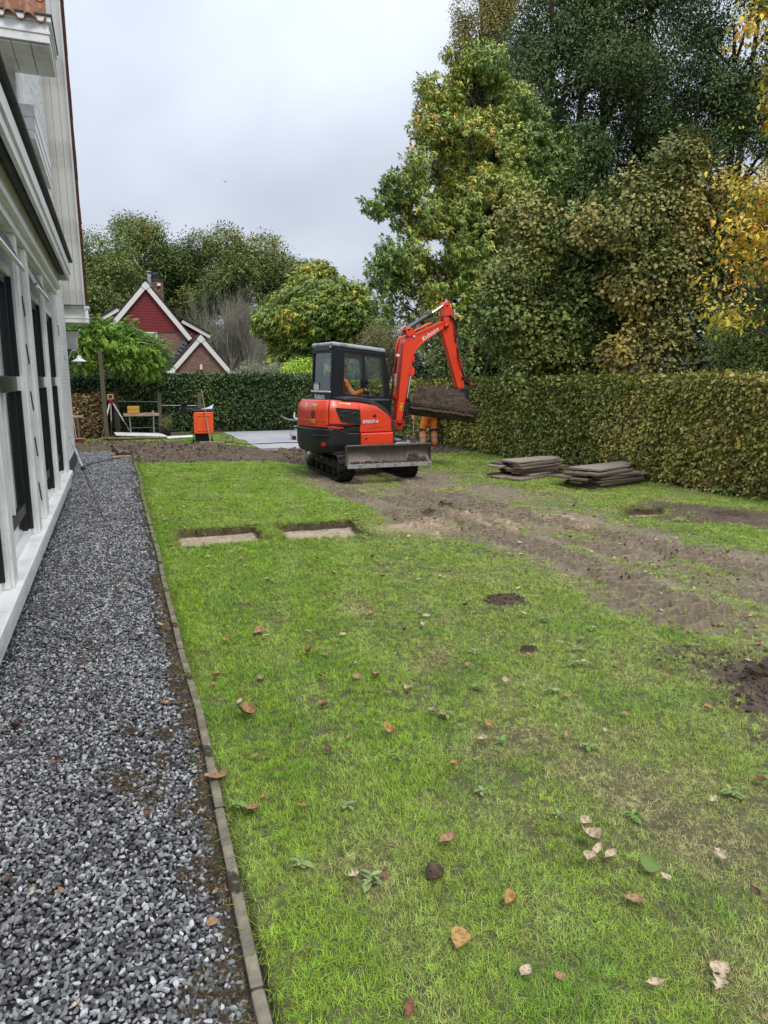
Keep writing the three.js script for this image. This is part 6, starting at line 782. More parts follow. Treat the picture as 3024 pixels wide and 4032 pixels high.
  up('tilt_rotator', merge([box(0.20, 0.14, 0.2, 2.52, 1.60, 0, 0.03), rod([2.5, 1.38, 0], [2.5, 1.56, 0], 0.13, 20), box(0.09, 0.34, 0.12, 2.60, 1.50, 0.03, 0.02), box(0.36, 0.07, 0.22, 2.42, 1.49, 0, 0.02, [0, 0, -0.12]), rod([2.26, 1.60, 0.05], [2.52, 1.64, 0.05], 0.028, 10)]), E.hose); up('quick_coupler', merge([box(0.34, 0.07, 0.26, 2.40, 1.41, 0.02, 0.02, [0, 0, -0.14]), rod([2.22, 1.45, -0.12], [2.22, 1.45, 0.15], 0.035, 12), rod([2.56, 1.39, -0.12], [2.56, 1.39, 0.15], 0.035, 12)]), E.frame);
  // wide ditching bucket, its long axis lying along the boom plane, tipped down at the far end
  const B = part('bucket', X); B.rotation.y = PHI; B.position.set(0, 0, 0); const len = 1.42, ang = -0.135, sec = []; const K = new THREE.Matrix4().makeRotationY(-0.42).multiply(new THREE.Matrix4().makeRotationZ(ang)).setPosition(1.97, 1.235, 0.02);   // section drawn in (w, y), long axis along u
  for (let i = 0; i <= 14; i++) { const a = lerp(-0.05, PI * 0.98, i / 14); sec.push([Math.cos(a) * -0.30 + 0.02, -0.24 * Math.max(0, Math.sin(a)) ** 0.8 + 0.03]); } const outS = sec, inS = sec.map(([x, y]) => [x * 0.93, y * 0.93 + 0.006]).reverse();
  const put = g => g.rotateY(PI / 2).applyMatrix4(K);
  mesh('shell', put(extrude([...outS, ...inS], len, [], 0.002)), E.bucket, B); for (const s of [-len / 2, len / 2]) mesh('end_plate', put(extrude([...sec, [0.31, 0.12], [-0.26, 0.10]], 0.022, [], 0.004).translate(0, 0, s)), E.bucket, B);
  mesh('cutting_lip', put(box(0.09, 0.016, len + 0.02, 0.345, 0.045, 0, 0.003, [0, 0, 0.3])), E.worn, B); mesh('torsion_tube', put(box(0.1, 0.09, len, -0.29, 0.04, 0, 0.02)), E.bucket, B); mesh('lip_edge', put(box(0.05, 0.02, 0.025, 0.30, 0.12, len / 2, 0.004)), E.worn, B);
  // earth heaped in the bucket: a thing of its own, resting in it
  const nu = 90, nw = 40, pos = [], uv = [], idx = []; for (let i = 0; i <= nu; i++) for (let j = 0; j <= nw; j++) { const u = lerp(-0.70, 0.66, i / nu), t = j / nw * 2 - 1, w = t * 0.335, e = Math.max(0, 1 - Math.abs(t) ** 2.6), en = sstep(0.70, 0.2, u) * 0.92 + 0.08, sx = sstep(-0.74, -0.45, u), n = fbm(u * 6 + 4, w * 6, 221, 4) - 0.5, n2 = fbm(u * 22, w * 22, 222, 3) - 0.5; const over = Math.abs(t) > 0.86 ? -(Math.abs(t) - 0.86) * 0.6 * (t > 0 ? 1 : 0.4) : 0; pos.push(u, 0.02 + over + e * (0.35 * en * sx + 0.02) + n * 0.10 * e + n2 * 0.045, w + n2 * 0.03); uv.push(u, w); if (i && j) { const a = i * (nw + 1) + j, b = a - nw - 1; idx.push(b - 1, b, a - 1, b, a, a - 1); } }
  const g = new THREE.BufferGeometry(); g.setAttribute('position', new THREE.Float32BufferAttribute(pos, 3)); g.setAttribute('uv', new THREE.Float32BufferAttribute(uv, 2)); g.setIndex(idx); g.computeVertexNormals(); g.applyMatrix4(K);
  const heap = thing('soil_heap', 'heap of brown earth with torn roots filling the excavator bucket', 'soil', EX, PHI); heap.userData.kind = 'stuff'; mesh('earth', g, std(0.145, 0.108, 0.083, 0.98, { map: T.soil, bumpMap: rep(T.lumps, 3), bumpScale: 0.03, side: THREE.DoubleSide }), heap);
  const r = rng(223), li = []; for (let i = 0; i < 900; i++) { const k = ((r() * (nu + 1)) | 0) * (nw + 1) + ((Math.sqrt(r()) * nw) | 0), v = V(pos[k * 3], pos[k * 3 + 1], pos[k * 3 + 2]).applyMatrix4(K), c = 0.6 + 0.8 * r(); li.push([mat4(v.x, v.y, v.z, (r() - 0.3) * 2.4, r() * 6.28, (r() - 0.5) * 2, 0.5 + 0.9 * r()), C3(0.16 * c, 0.125 * c, 0.095 * c)]); }
  instanced('roots', bladeClump(9, 10, 0.03, 0.05, 0.0022, 1.6), grassMat, li, heap);
}
// ---------------------------------------------------------------- people: one continuous surface meshed from tapered bones
function sdfBody(bones, cell, extra = []) {
  const blend = 0.045, all = [...bones, ...extra], lo = V(9, 9, 9), hi = V(-9, -9, -9); for (const b of all) for (const [p, r] of [[b.a, b.ra], [b.b, b.rb]]) { lo.min(V(p[0] - r, p[1] - r, p[2] - r)); hi.max(V(p[0] + r, p[1] + r, p[2] + r)); } lo.subScalar(0.04); hi.addScalar(0.04);
  const N = [hi.x - lo.x, hi.y - lo.y, hi.z - lo.z].map(v => Math.ceil(v / cell) + 1), at = (i, j, k) => (k * N[1] + j) * N[0] + i, F = new Float32Array(N[0] * N[1] * N[2]).fill(9), who = new Int16Array(F.length), near = new Float32Array(F.length).fill(9);
  all.forEach((b, bi) => {
    const R = Math.max(b.ra, b.rb) + 0.09, i0 = [0, 1, 2].map(k => Math.max(0, Math.floor((Math.min(b.a[k], b.b[k]) - R - lo.getComponent(k)) / cell))), i1 = [0, 1, 2].map(k => Math.min(N[k] - 1, Math.ceil((Math.max(b.a[k], b.b[k]) + R - lo.getComponent(k)) / cell))), d = [0, 1, 2].map(k => b.b[k] - b.a[k]), dd = d[0] ** 2 + d[1] ** 2 + d[2] ** 2 || 1e-9, bl = b.blend ?? blend;
    for (let k = i0[2]; k <= i1[2]; k++) for (let j = i0[1]; j <= i1[1]; j++) for (let i = i0[0]; i <= i1[0]; i++) { const p = [lo.x + i * cell, lo.y + j * cell, lo.z + k * cell], t = clamp(((p[0] - b.a[0]) * d[0] + (p[1] - b.a[1]) * d[1] + (p[2] - b.a[2]) * d[2]) / dd), q = Math.hypot(p[0] - b.a[0] - d[0] * t, p[1] - b.a[1] - d[1] * t, p[2] - b.a[2] - d[2] * t) - lerp(b.ra, b.rb, t), o = at(i, j, k), h = clamp(0.5 + 0.5 * (F[o] - q) / bl); F[o] = F[o] > 8 ? q : lerp(F[o], q, h) - bl * h * (1 - h); if (q < near[o]) { near[o] = q; who[o] = bi; } }
  });
  const idx = new Map(), pos = [], col = [], tri = [], C = [[0, 0, 0], [1, 0, 0], [0, 1, 0], [1, 1, 0], [0, 0, 1], [1, 0, 1], [0, 1, 1], [1, 1, 1]], Ed = [[0, 1], [2, 3], [4, 5], [6, 7], [0, 2], [1, 3], [4, 6], [5, 7], [0, 4], [1, 5], [2, 6], [3, 7]];
  for (let k = 0; k < N[2] - 1; k++) for (let j = 0; j < N[1] - 1; j++) for (let i = 0; i < N[0] - 1; i++) {
    const v = C.map(c => F[at(i + c[0], j + c[1], k + c[2])]); if (v.every(x => x > 0) || v.every(x => x <= 0)) continue; let n = 0, x = 0, y = 0, z = 0;
    for (const [a, b] of Ed) if ((v[a] > 0) !== (v[b] > 0)) { const t = v[a] / (v[a] - v[b]); n++; x += lerp(C[a][0], C[b][0], t); y += lerp(C[a][1], C[b][1], t); z += lerp(C[a][2], C[b][2], t); }
    const p = [lo.x + (i + x / n) * cell, lo.y + (j + y / n) * cell, lo.z + (k + z / n) * cell], b = all[who[at(i, j, k)]]; idx.set(at(i, j, k), pos.length / 3); pos.push(...p); col.push(...(typeof b.col === 'function' ? b.col(p, b) : b.col));
  }
  const quad = (a, b, c, d, flip) => { const q = [a, b, c, d].map(o => idx.get(o)); if (q.some(v => v === undefined)) return; flip ? tri.push(q[0], q[1], q[2], q[0], q[2], q[3]) : tri.push(q[0], q[2], q[1], q[0], q[3], q[2]); };
  for (let k = 1; k < N[2] - 1; k++) for (let j = 1; j < N[1] - 1; j++) for (let i = 1; i < N[0] - 1; i++) { const s = F[at(i, j, k)] > 0; if (s !== F[at(i + 1, j, k)] > 0) quad(at(i, j - 1, k - 1), at(i, j, k - 1), at(i, j, k), at(i, j - 1, k), !s); if (s !== F[at(i, j + 1, k)] > 0) quad(at(i - 1, j, k - 1), at(i - 1, j, k), at(i, j, k), at(i, j, k - 1), !s); if (s !== F[at(i, j, k + 1)] > 0) quad(at(i - 1, j - 1, k), at(i, j - 1, k), at(i, j, k), at(i - 1, j, k), !s); }
  const g = new THREE.BufferGeometry(); g.setAttribute('position', new THREE.Float32BufferAttribute(pos, 3)); g.setAttribute('color', new THREE.Float32BufferAttribute(col, 3)); g.setIndex(tri); g.computeVertexNormals(); g.setAttribute('uv', new THREE.Float32BufferAttribute(pos.flatMap((v, i) => i % 3 === 2 ? [] : [v]), 2)); return g;
}
const skin = [0.40, 0.24, 0.17], orange = [0.88, 0.205, 0.022], band = [0.42, 0.43, 0.42], boot = [0.03, 0.026, 0.023], hairC = [0.03, 0.022, 0.016];
const bone = (a, b, ra, rb, col, blend) => ({ a, b, ra, rb, col, blend });
const ringed = (base, ...ts) => (p, b) => { const d = [0, 1, 2].map(k => b.b[k] - b.a[k]), L2 = d.reduce((s, v) => s + v * v, 0), t = [0, 1, 2].reduce((s, k) => s + (p[k] - b.a[k]) * d[k], 0) / L2; return ts.some(([q, w]) => Math.abs(t - q) < w) ? band : base; };
const bodyMat = new THREE.MeshStandardMaterial({ color: 0xffffff, vertexColors: true, roughness: 0.75, bumpMap: rep(T.lumps, 5), bumpScale: 0.006 });
function head(c, f, s = 1) { // c centre, f facing (unit): skull, jaw, nose, brow, ears
  const F = V(...f).normalize(), R = V(0, 1, 0).cross(F).normalize(), U = F.clone().cross(R), P = (a, b, d) => { const v = V(...c).addScaledVector(F, a * s).addScaledVector(U, b * s).addScaledVector(R, d * s); return [v.x, v.y, v.z]; };
  return { bones: [bone(P(-0.012, 0.035, 0), P(0.012, 0.02, 0), 0.088 * s, 0.084 * s, skin, 0.02), bone(P(0.03, -0.03, 0), P(0.05, -0.085, 0), 0.062 * s, 0.04 * s, skin, 0.02), bone(P(0.092, 0.015, 0), P(0.108, -0.022, 0), 0.009 * s, 0.014 * s, skin, 0.01), bone(P(0.083, 0.03, -0.035), P(0.083, 0.03, 0.035), 0.013 * s, 0.013 * s, skin, 0.015), bone(P(0, 0, 0.086), P(-0.008, -0.03, 0.084), 0.016 * s, 0.011 * s, skin, 0.008), bone(P(0, 0, -0.086), P(-0.008, -0.03, -0.084), 0.016 * s, 0.011 * s, skin, 0.008), bone(P(0.087, -0.058, -0.018), P(0.087, -0.058, 0.018), 0.008 * s, 0.008 * s, [0.3, 0.12, 0.1], 0.008)], P };
}
function hand(wrist, dir, palmN, grip = 0.9) { // palm and five bent fingers, as bones
  const D = V(...dir).normalize(), N = V(...palmN).normalize(), S = D.clone().cross(N).normalize(), W = V(...wrist), P = (a, b, n) => { const v = W.clone().addScaledVector(D, a).addScaledVector(S, b).addScaledVector(N, n); return [v.x, v.y, v.z]; }, out = [bone(P(0.01, 0, 0), P(0.08, 0, 0), 0.028, 0.033, skin, 0.02)];
  [[-0.03, 0.9], [-0.01, 1.05], [0.011, 1.0], [0.031, 0.8]].forEach(([b, L]) => { const a0 = P(0.09, b, 0), k1 = P(0.09 + 0.032 * L, b, 0.02 * grip), k2 = P(0.09 + 0.034 * L, b, 0.05 * grip), t = P(0.09 + 0.008 * L, b, 0.062 * grip); out.push(bone(a0, k1, 0.0105, 0.0095, skin, 0.005), bone(k1, k2, 0.0095, 0.009, skin, 0.005), bone(k2, t, 0.009, 0.008, skin, 0.005)); });
  out.push(bone(P(0.03, -0.032, 0.005), P(0.065, -0.055, 0.03), 0.013, 0.011, skin, 0.01), bone(P(0.065, -0.055, 0.03), P(0.09, -0.03, 0.05), 0.011, 0.009, skin, 0.005)); return out;
}
{ // labourer bending over a spade by the hedge, back to the viewer
  const p = thing('person', 'person in orange work trousers and jacket bending forward behind the raised bucket', 'person', [8.06, 0, -17.9]);
  const shin = (x, z, kx, kz) => [bone([kx, 0.47, kz], [x, 0.12, z], 0.088, 0.086, ringed(orange, [0.42, 0.10], [0.80, 0.09])), bone([kx, 0.50, kz], [kx, 0.455, kz], 0.094, 0.094, [0.03, 0.03, 0.03], 0.012), bone([x, 0.05, z + 0.02], [x, 0.045, z - 0.16], 0.055, 0.045, boot)];
  const h = head([0.06, 1.34, -0.58], [0.1, -0.75, -0.66]);
  const bones = [bone([-0.085, 0.86, 0.02], [0.085, 0.86, 0.02], 0.125, 0.125, orange), bone([-0.10, 0.82, 0], [-0.185, 0.5, -0.05], 0.118, 0.092, orange), bone([0.10, 0.82, 0], [0.125, 0.5, 0.0], 0.118, 0.092, orange), ...shin(-0.19, 0.02, -0.185, -0.05), ...shin(0.145, 0.06, 0.125, 0.0), bone([0, 0.95, -0.02], [0.03, 1.22, -0.34], 0.150, 0.165, ringed(orange, [0.25, 0.09], [0.7, 0.09])), bone([-0.13, 1.24, -0.34], [0.19, 1.24, -0.36], 0.085, 0.085, orange), bone([-0.16, 1.22, -0.36], [-0.30, 0.98, -0.42], 0.066, 0.056, ringed(orange, [0.6, 0.12])), bone([-0.30, 0.98, -0.42], [-0.36, 0.82, -0.30], 0.055, 0.043, orange), bone([0.21, 1.22, -0.38], [0.10, 0.98, -0.52], 0.066, 0.056, ringed(orange, [0.6, 0.12])), bone([0.10, 0.98, -0.52], [-0.22, 1.02, -0.42], 0.055, 0.043, orange), bone([0.05, 1.27, -0.42], [0.06, 1.32, -0.54], 0.058, 0.055, skin), ...h.bones, ...hand([-0.36, 0.82, -0.30], [-0.1, -0.5, 0.5], [0, 0.3, -0.9]), ...hand([-0.22, 1.02, -0.42], [-1, 0.1, 0.25], [0, -0.2, 1])];
  mesh('body', sdfBody(bones, 0.012), bodyMat, p); mesh('hair', new THREE.SphereGeometry(0.099, 18, 12, 0, 2 * PI, 0, 1.75).scale(1, 1, 1.02).applyQuaternion(new THREE.Quaternion().setFromUnitVectors(V(0, 1, 0), V(-0.05, 0.75, -0.35).normalize())).translate(0.055, 1.368, -0.582), std(...hairC, 0.9), p);
  const s = thing('spade', 'spade with pale wooden handle held by the bending person', 'spade', [7.67, 0, -18.1]); mesh('handle', rod([0, 0.28, -0.03], [0.05, 1.12, -0.04], 0.017, 8), M.woodPale, s); mesh('grip', rod([-0.05, 1.12, -0.04], [0.15, 1.12, -0.04], 0.016, 8), M.woodPale, s); mesh('blade', extrude(roundPoly([[-0.09, 0.3], [0.09, 0.3], [0.085, 0.03], [0, -0.04], [-0.085, 0.03]], 0.02), 0.008, [], 0.002).translate(0, 0.0, -0.03), E.worn, s);
}
{ // operator in the cab
  const p = thing('person', 'person in orange jacket sitting at the controls inside the excavator cab', 'person', [EX[0], 0, EX[2]], PHI); const w = -0.24, h = head([-0.20, 2.03, w], [1, -0.2, 0.15]);
  const bones = [bone([-0.26, 1.42, w - 0.09], [-0.26, 1.42, w + 0.09], 0.12, 0.12, orange), bone([-0.28, 1.46, w], [-0.25, 1.74, w], 0.145, 0.16, ringed(orange, [0.35, 0.1], [0.95, 0.08])), bone([-0.24, 1.80, w - 0.16], [-0.24, 1.80, w + 0.16], 0.075, 0.075, orange), ...[-1, 1].flatMap(s => [bone([-0.24, 1.79, w + s * 0.2], [-0.10, 1.55, w + s * 0.27], 0.066, 0.056, ringed(orange, [0.65, 0.12])), bone([-0.10, 1.55, w + s * 0.27], [0.10, 1.63, w + s * 0.31], 0.055, 0.042, orange), ...hand([0.10, 1.63, w + s * 0.31], [1, 0.3, 0], [0, -0.9, 0.2]), bone([-0.24, 1.42, w + s * 0.1], [0.20, 1.46, w + s * 0.14], 0.105, 0.085, orange), bone([0.20, 1.46, w + s * 0.14], [0.30, 1.12, w + s * 0.14], 0.078, 0.065, ringed(orange, [0.6, 0.1])), bone([0.28, 1.08, w + s * 0.14], [0.44, 1.07, w + s * 0.14], 0.05, 0.042, boot)]), bone([-0.23, 1.84, w], [-0.21, 1.95, w], 0.058, 0.055, skin), ...h.bones];
  mesh('body', sdfBody(bones, 0.012), bodyMat, p); mesh('hair', new THREE.SphereGeometry(0.099, 18, 12, 0, 2 * PI, 0, 1.7).applyQuaternion(new THREE.Quaternion().setFromUnitVectors(V(0, 1, 0), V(-0.45, 0.9, 0).normalize())).translate(-0.212, 2.062, w), std(...hairC, 0.9), p);
}
// ---------------------------------------------------------------- stacked old boards by the hedge, each board its own
{
  const r = rng(401), tones = [[0.34, 0.265, 0.20], [0.26, 0.195, 0.145], [0.44, 0.365, 0.29], [0.20, 0.15, 0.112]].map(c => std(...c, 0.92, { map: rep(T.grain, 1.2), bumpMap: T.grainB, bumpScale: 0.004 })), geos = [];
  for (let k = 0; k < 6; k++) { const L = 1.0 + 0.1 * k, w = [0.2, 0.24, 0.28, 0.34, 0.22, 0.3][k], g = box(L, 0.036, w, 0, 0, 0, 0.005), p = g.attributes.position; for (let i = 0; i < p.count; i++) p.setY(i, p.getY(i) + 0.006 * Math.sin(p.getX(i) * 2.2 + k) + (fbm(p.getX(i) * 8, p.getZ(i) * 8 + k, 402, 2) - 0.5) * 0.006); g.computeVertexNormals(); geos.push(g); }
  for (const [cx, cz, turn, lay, lab] of [[7.52, -11.95, 0.30, 7, 'weathered board in the stack of old boards beside the dug earth'], [8.08, -10.45, 0.34, 7, 'weathered board in the stack of old boards closest to the hedge']]) for (let l = 0; l < lay; l++) for (let b = 0; b < 3; b++) {
    if (l === lay - 1 && b === 2) continue; const g = geos[(r() * 6) | 0], o = mesh('old_board', l === lay - 1 && b === 0 ? box(1.18, 0.036, 0.46, 0, 0, 0, 0.005) : g, tones[(r() * 4) | 0]), a = turn + (r() - 0.5) * 0.34, q = (b - 1) * 0.27 + (r() - 0.5) * 0.08;
    const sh = (r() - 0.5) * 0.42, top = l === lay - 1; o.position.set(cx + Math.cos(turn) * sh + Math.sin(turn) * q, 0.03 + l * 0.047 + (top && b ? -0.006 : 0), cz - Math.sin(turn) * sh + Math.cos(turn) * q); if (top) o.material = tones[2]; if (top) o.position.set(cx + (b ? 0.3 : 0) * Math.cos(turn), 0.03 + l * 0.047 - b * 0.02, cz - (b ? 0.3 : 0) * Math.sin(turn) + (b ? -0.2 : 0.05)); o.rotation.set((r() - 0.5) * 0.05, a, (r() - 0.5) * 0.04); tag(o, top && b === 0 ? lab.replace('weathered board in', 'widest pale board lying on top of') : lab, 'board', cz < -11 ? 'boards in the stack beside the dug earth' : 'boards in the stack near the hedge');
  }
}
// ---------------------------------------------------------------- far end of the garden
const post = (label, x, z, h, w, m = M.woodGreen, lean = 0) => { const o = mesh('wooden_post', box(w, h, w, 0, h / 2, 0, 0.008), m); o.position.set(x, -0.05, z); o.rotation.z = lean; return tag(o, label, 'post'); };
post('tall square pergola post under the bright green feathery tree', -0.27, -23.35, 2.75, 0.12, M.woodGreen, 0.012);
post('mossy fence post behind the tripod of the laser level', 0.08, -24.6, 1.5, 0.11); post('fence post at the end of the work table', 1.36, -24.25, 1.48, 0.12); post('fence post behind the orange lidded bin', 2.60, -24.0, 1.46, 0.12);
tag(mesh('fence_rail', rod([0.1, 1.14, -24.55], [1.36, 1.12, -24.22], 0.014, 6), M.galv), 'thin rail between the fence posts above the yellow case', 'rail'); tag(mesh('fence_rail', rod([1.36, 1.01, -24.22], [2.60, 0.99, -23.98], 0.014, 6), M.galv), 'thin rail between fence posts carrying a dark cloth', 'rail');
{ const g = new THREE.PlaneGeometry(0.22, 0.30, 12, 10), p = g.attributes.position; for (let i = 0; i < p.count; i++) p.setZ(i, 0.035 * Math.sin(p.getX(i) * 34 + p.getY(i) * 4) + (p.getY(i) > 0.12 ? 0.02 : 0)); g.computeVertexNormals(); const o = mesh('work_cloth', merge([g, g.clone().translate(0, 0.02, -0.04)]), std(0.014, 0.015, 0.018, 0.95, { side: THREE.DoubleSide })); o.position.set(2.12, 0.87, -24.04); tag(o, 'dark cloth hung over the rail behind the bin', 'cloth'); }
{ // rotating laser level on its tripod
  const t = thing('laser_level', 'yellow laser level on a red and white tripod beside the pergola post', 'level', [-0.10, 0, -23.85]); mesh('housing', box(0.2, 0.17, 0.18, 0, 1.30, 0, 0.02), std(0.42, 0.30, 0.10, 0.6), t); mesh('window', box(0.09, 0.09, 0.02, 0.0, 1.31, 0.085, 0.004), E.hose, t); mesh('cap', merge([box(0.15, 0.05, 0.14, 0, 1.41, 0, 0.02), rod([0, 1.43, 0], [0, 1.47, 0], 0.03, 10)]), E.hose, t); mesh('tripod_head', merge([rod([0, 1.13, 0], [0, 1.215, 0], 0.075, 14), box(0.16, 0.06, 0.1, 0, 1.14, 0, 0.02)]), std(0.36, 0.012, 0.02, 0.5), t);
  for (const [x, z] of [[0.62, -0.25], [-0.35, 0.1], [-0.05, -0.55]]) { const l = mesh('leg', rod([x * 0.08, 1.13, z * 0.08], [x * 0.55, 0.55, z * 0.55], 0.024, 8), std(0.75, 0.75, 0.76, 0.4), t); mesh('foot', rod([x * 0.55, 0.55, z * 0.55], [x, 0, z], 0.014, 8), M.galv, l); }
}
{ // trestle table with a yellow case
  const t = thing('work_table', 'wooden work table on thin steel legs before the dark hedge', 'table', [0.78, 0, -24.1]); mesh('tabletop', box(1.08, 0.08, 0.5, 0, 0.73, 0, 0.01), M.woodPale, t); for (const [x, z] of [[-0.36, 0.2], [0.37, 0.2], [-0.36, -0.2], [0.37, -0.2]]) mesh('leg', rod([x, 0.69, z], [x + Math.sign(x) * -0.02, 0, z], 0.02, 8), M.galv, t); mesh('brace', rod([-0.36, 0.3, -0.2], [0.37, 0.3, -0.2], 0.012, 6), M.galv, t);
  const c = thing('tool_case', 'yellow ribbed plastic case standing on the work table', 'case', [0.55, 0.772, -24.0]); mesh('shell', box(0.36, 0.12, 0.13, 0, 0.06, 0, 0.02), std(0.62, 0.36, 0.07, 0.6), c); mesh('lid', box(0.36, 0.11, 0.13, 0, 0.177, 0, 0.02), std(0.62, 0.36, 0.07, 0.6), c); for (let k = -2; k <= 2; k++) mesh('rib', box(0.03, 0.2, 0.012, k * 0.062, 0.118, 0.066, 0.005), std(0.58, 0.33, 0.06, 0.6), c); mesh('handle', hose([[-0.06, 0.235, 0], [-0.04, 0.25, 0], [0.04, 0.25, 0], [0.06, 0.235, 0]], 0.01, 10), E.hose, c);
  const k = thing('tool_cup', 'small pale cup standing on the work table', 'cup', [1.14, 0.772, -24.05]); mesh('cup_wall', new THREE.LatheGeometry([[0, 0], [0.03, 0], [0.038, 0.08], [0.034, 0.08], [0.027, 0.006]].map(p => new THREE.Vector2(...p)), 16), std(0.55, 0.42, 0.33, 0.6), k);
  for (const [x, z, a] of [[0.98, -24.0, 0.1], [1.05, -23.95, -0.15]]) { const o = mesh('offcut', box(0.26, 0.02, 0.05, 0, 0, 0, 0.003), M.woodPale); o.position.set(x, 0.785, z); o.rotation.y = a; tag(o, 'thin wood offcut lying on the work table', 'offcut', 'wood offcuts on the work table'); }
}
{ // small table edge and red broom by the house corner
  const t = thing('side_table', 'pale topped table against the brown hedge by the house corner', 'table', [-1.25, 0, -23.3]); mesh('tabletop', box(0.7, 0.05, 0.45, 0, 0.74, 0, 0.008), M.woodPale, t); for (const x of [-0.3, 0.2]) for (const z of [-0.18, 0.18]) mesh('leg', box(0.05, 0.72, 0.05, x, 0.36, z, 0.006), M.woodGrey, t);
  const b = thing('red_broom', 'broom with red bristles leaning by the house corner', 'broom', [-1.08, 0, -22.6]); mesh('handle', rod([-0.02, 0.12, 0], [-0.12, 1.25, -0.4], 0.014, 8), M.woodPale, b); mesh('head', box(0.42, 0.04, 0.08, 0.02, 0.13, 0, 0.01), std(0.3, 0.2, 0.14, 0.8), b); const br = []; const r = rng(410); for (let i = 0; i < 60; i++) { const x = -0.18 + r() * 0.4, z = (r() - 0.5) * 0.07; br.push(limb([V(x, 0.115, z), V(x + (r() - 0.5) * 0.04, 0.0, z * 1.5)], [0.012, 0.008], 4)); } mesh('bristles', merge(br), std(0.30, 0.03, 0.045, 0.8), b);
}
{ // wheelie bin, lid thrown open and hanging down its front
  const t = thing('wheelie_bin', 'dark grey wheelie bin with its orange lid hanging open', 'bin', [2.37, 0, -21.55], -0.12); const dark = std(0.028, 0.031, 0.034, 0.55, { map: T.fine }), or = phy(0.86, 0.10, 0.012, 0.35, { map: T.soft });
  const side = [[-0.24, 0.06], [0.25, 0.06], [0.30, 0.95], [-0.29, 0.95]], w0 = 0.24, w1 = 0.285, g = new THREE.BoxGeometry(0.48, 0.90, 0.52, 1, 6, 1), p = g.attributes.position; for (let i = 0; i < p.count; i++) { const k = lerp(0.82, 1.08, (p.getY(i) + 0.45) / 0.9); p.setX(i, p.getX(i) * k); p.setZ(i, p.getZ(i) * k); } g.computeVertexNormals(); g.translate(0, 0.51, 0); mesh('body', uvBox(g), dark, t);
  mesh('rim', extrude(roundPoly([[-0.29, -0.31], [0.29, -0.31], [0.29, 0.31], [-0.29, 0.31]], 0.04), 0.05, [roundPoly([[-0.25, -0.27], [0.25, -0.27], [0.25, 0.27], [-0.25, 0.27]], 0.04).reverse()], 0.006).rotateX(PI / 2).translate(0, 0.965, 0), dark, t); mesh('back_flange', box(0.66, 0.035, 0.12, -0.12, 0.99, -0.2, 0.01), dark, t); mesh('hinge_bar', rod([-0.24, 0.95, 0.34], [0.30, 0.95, 0.34], 0.022, 10), dark, t);
  const lid = mesh('lid', extrude(roundPoly([[-0.27, -0.31], [0.27, -0.31], [0.29, 0.31], [-0.27, 0.31]], [0.06, 0.06, 0.08, 0.08]), 0.05, [], 0.018), or, t); lid.position.set(0.05, 0.60, 0.37); lid.rotation.x = -0.10; mesh('lid_panel', extrude(roundPoly([[-0.2, -0.23], [0.2, -0.23], [0.21, 0.22], [-0.2, 0.22]], 0.06), 0.02, [roundPoly([[-0.175, -0.2], [0.175, -0.2], [0.185, 0.195], [-0.175, 0.195]], 0.05).reverse()], 0.006).translate(0, 0, 0.03), or, lid); mesh('lid_grip', box(0.16, 0.025, 0.03, 0, 0.265, 0.03, 0.01), or, lid);
  for (const x of [-0.25, 0.27]) { const wh = mesh('wheel', new THREE.CylinderGeometry(0.1, 0.1, 0.05, 22).rotateZ(PI / 2), E.hose, t); wh.position.set(x, 0.1, 0.24); mesh('hub', new THREE.CylinderGeometry(0.04, 0.04, 0.056, 14).rotateZ(PI / 2), dark, wh); }
  const s = mesh('plastic_scrap', merge([extrude([[-0.2, 0], [0.18, 0.02], [0.24, 0.16], [0.14, 0.10], [0.06, 0.06]], 0.02, [], 0.003).rotateX(-0.3), extrude([[-0.1, 0], [0.2, 0.02], [0.12, 0.07]], 0.02, [], 0.003).rotateY(0.5)]), std(0.72, 0.76, 0.82, 0.4)); s.position.set(2.50, 0.97, -21.5); tag(s, 'crumpled pale plastic sticking out of the wheelie bin', 'plastic');
  const b = thing('push_broom', 'wooden push broom leaning against the orange bin lid', 'broom', [2.50, 0, -20.95]); mesh('handle', rod([0.02, 0.06, 0.0], [-0.13, 1.55, -0.25], 0.014, 8), M.woodPale, b); mesh('head', box(0.6, 0.05, 0.07, 0.02, 0.055, 0.02, 0.012), M.woodPale, b);
}
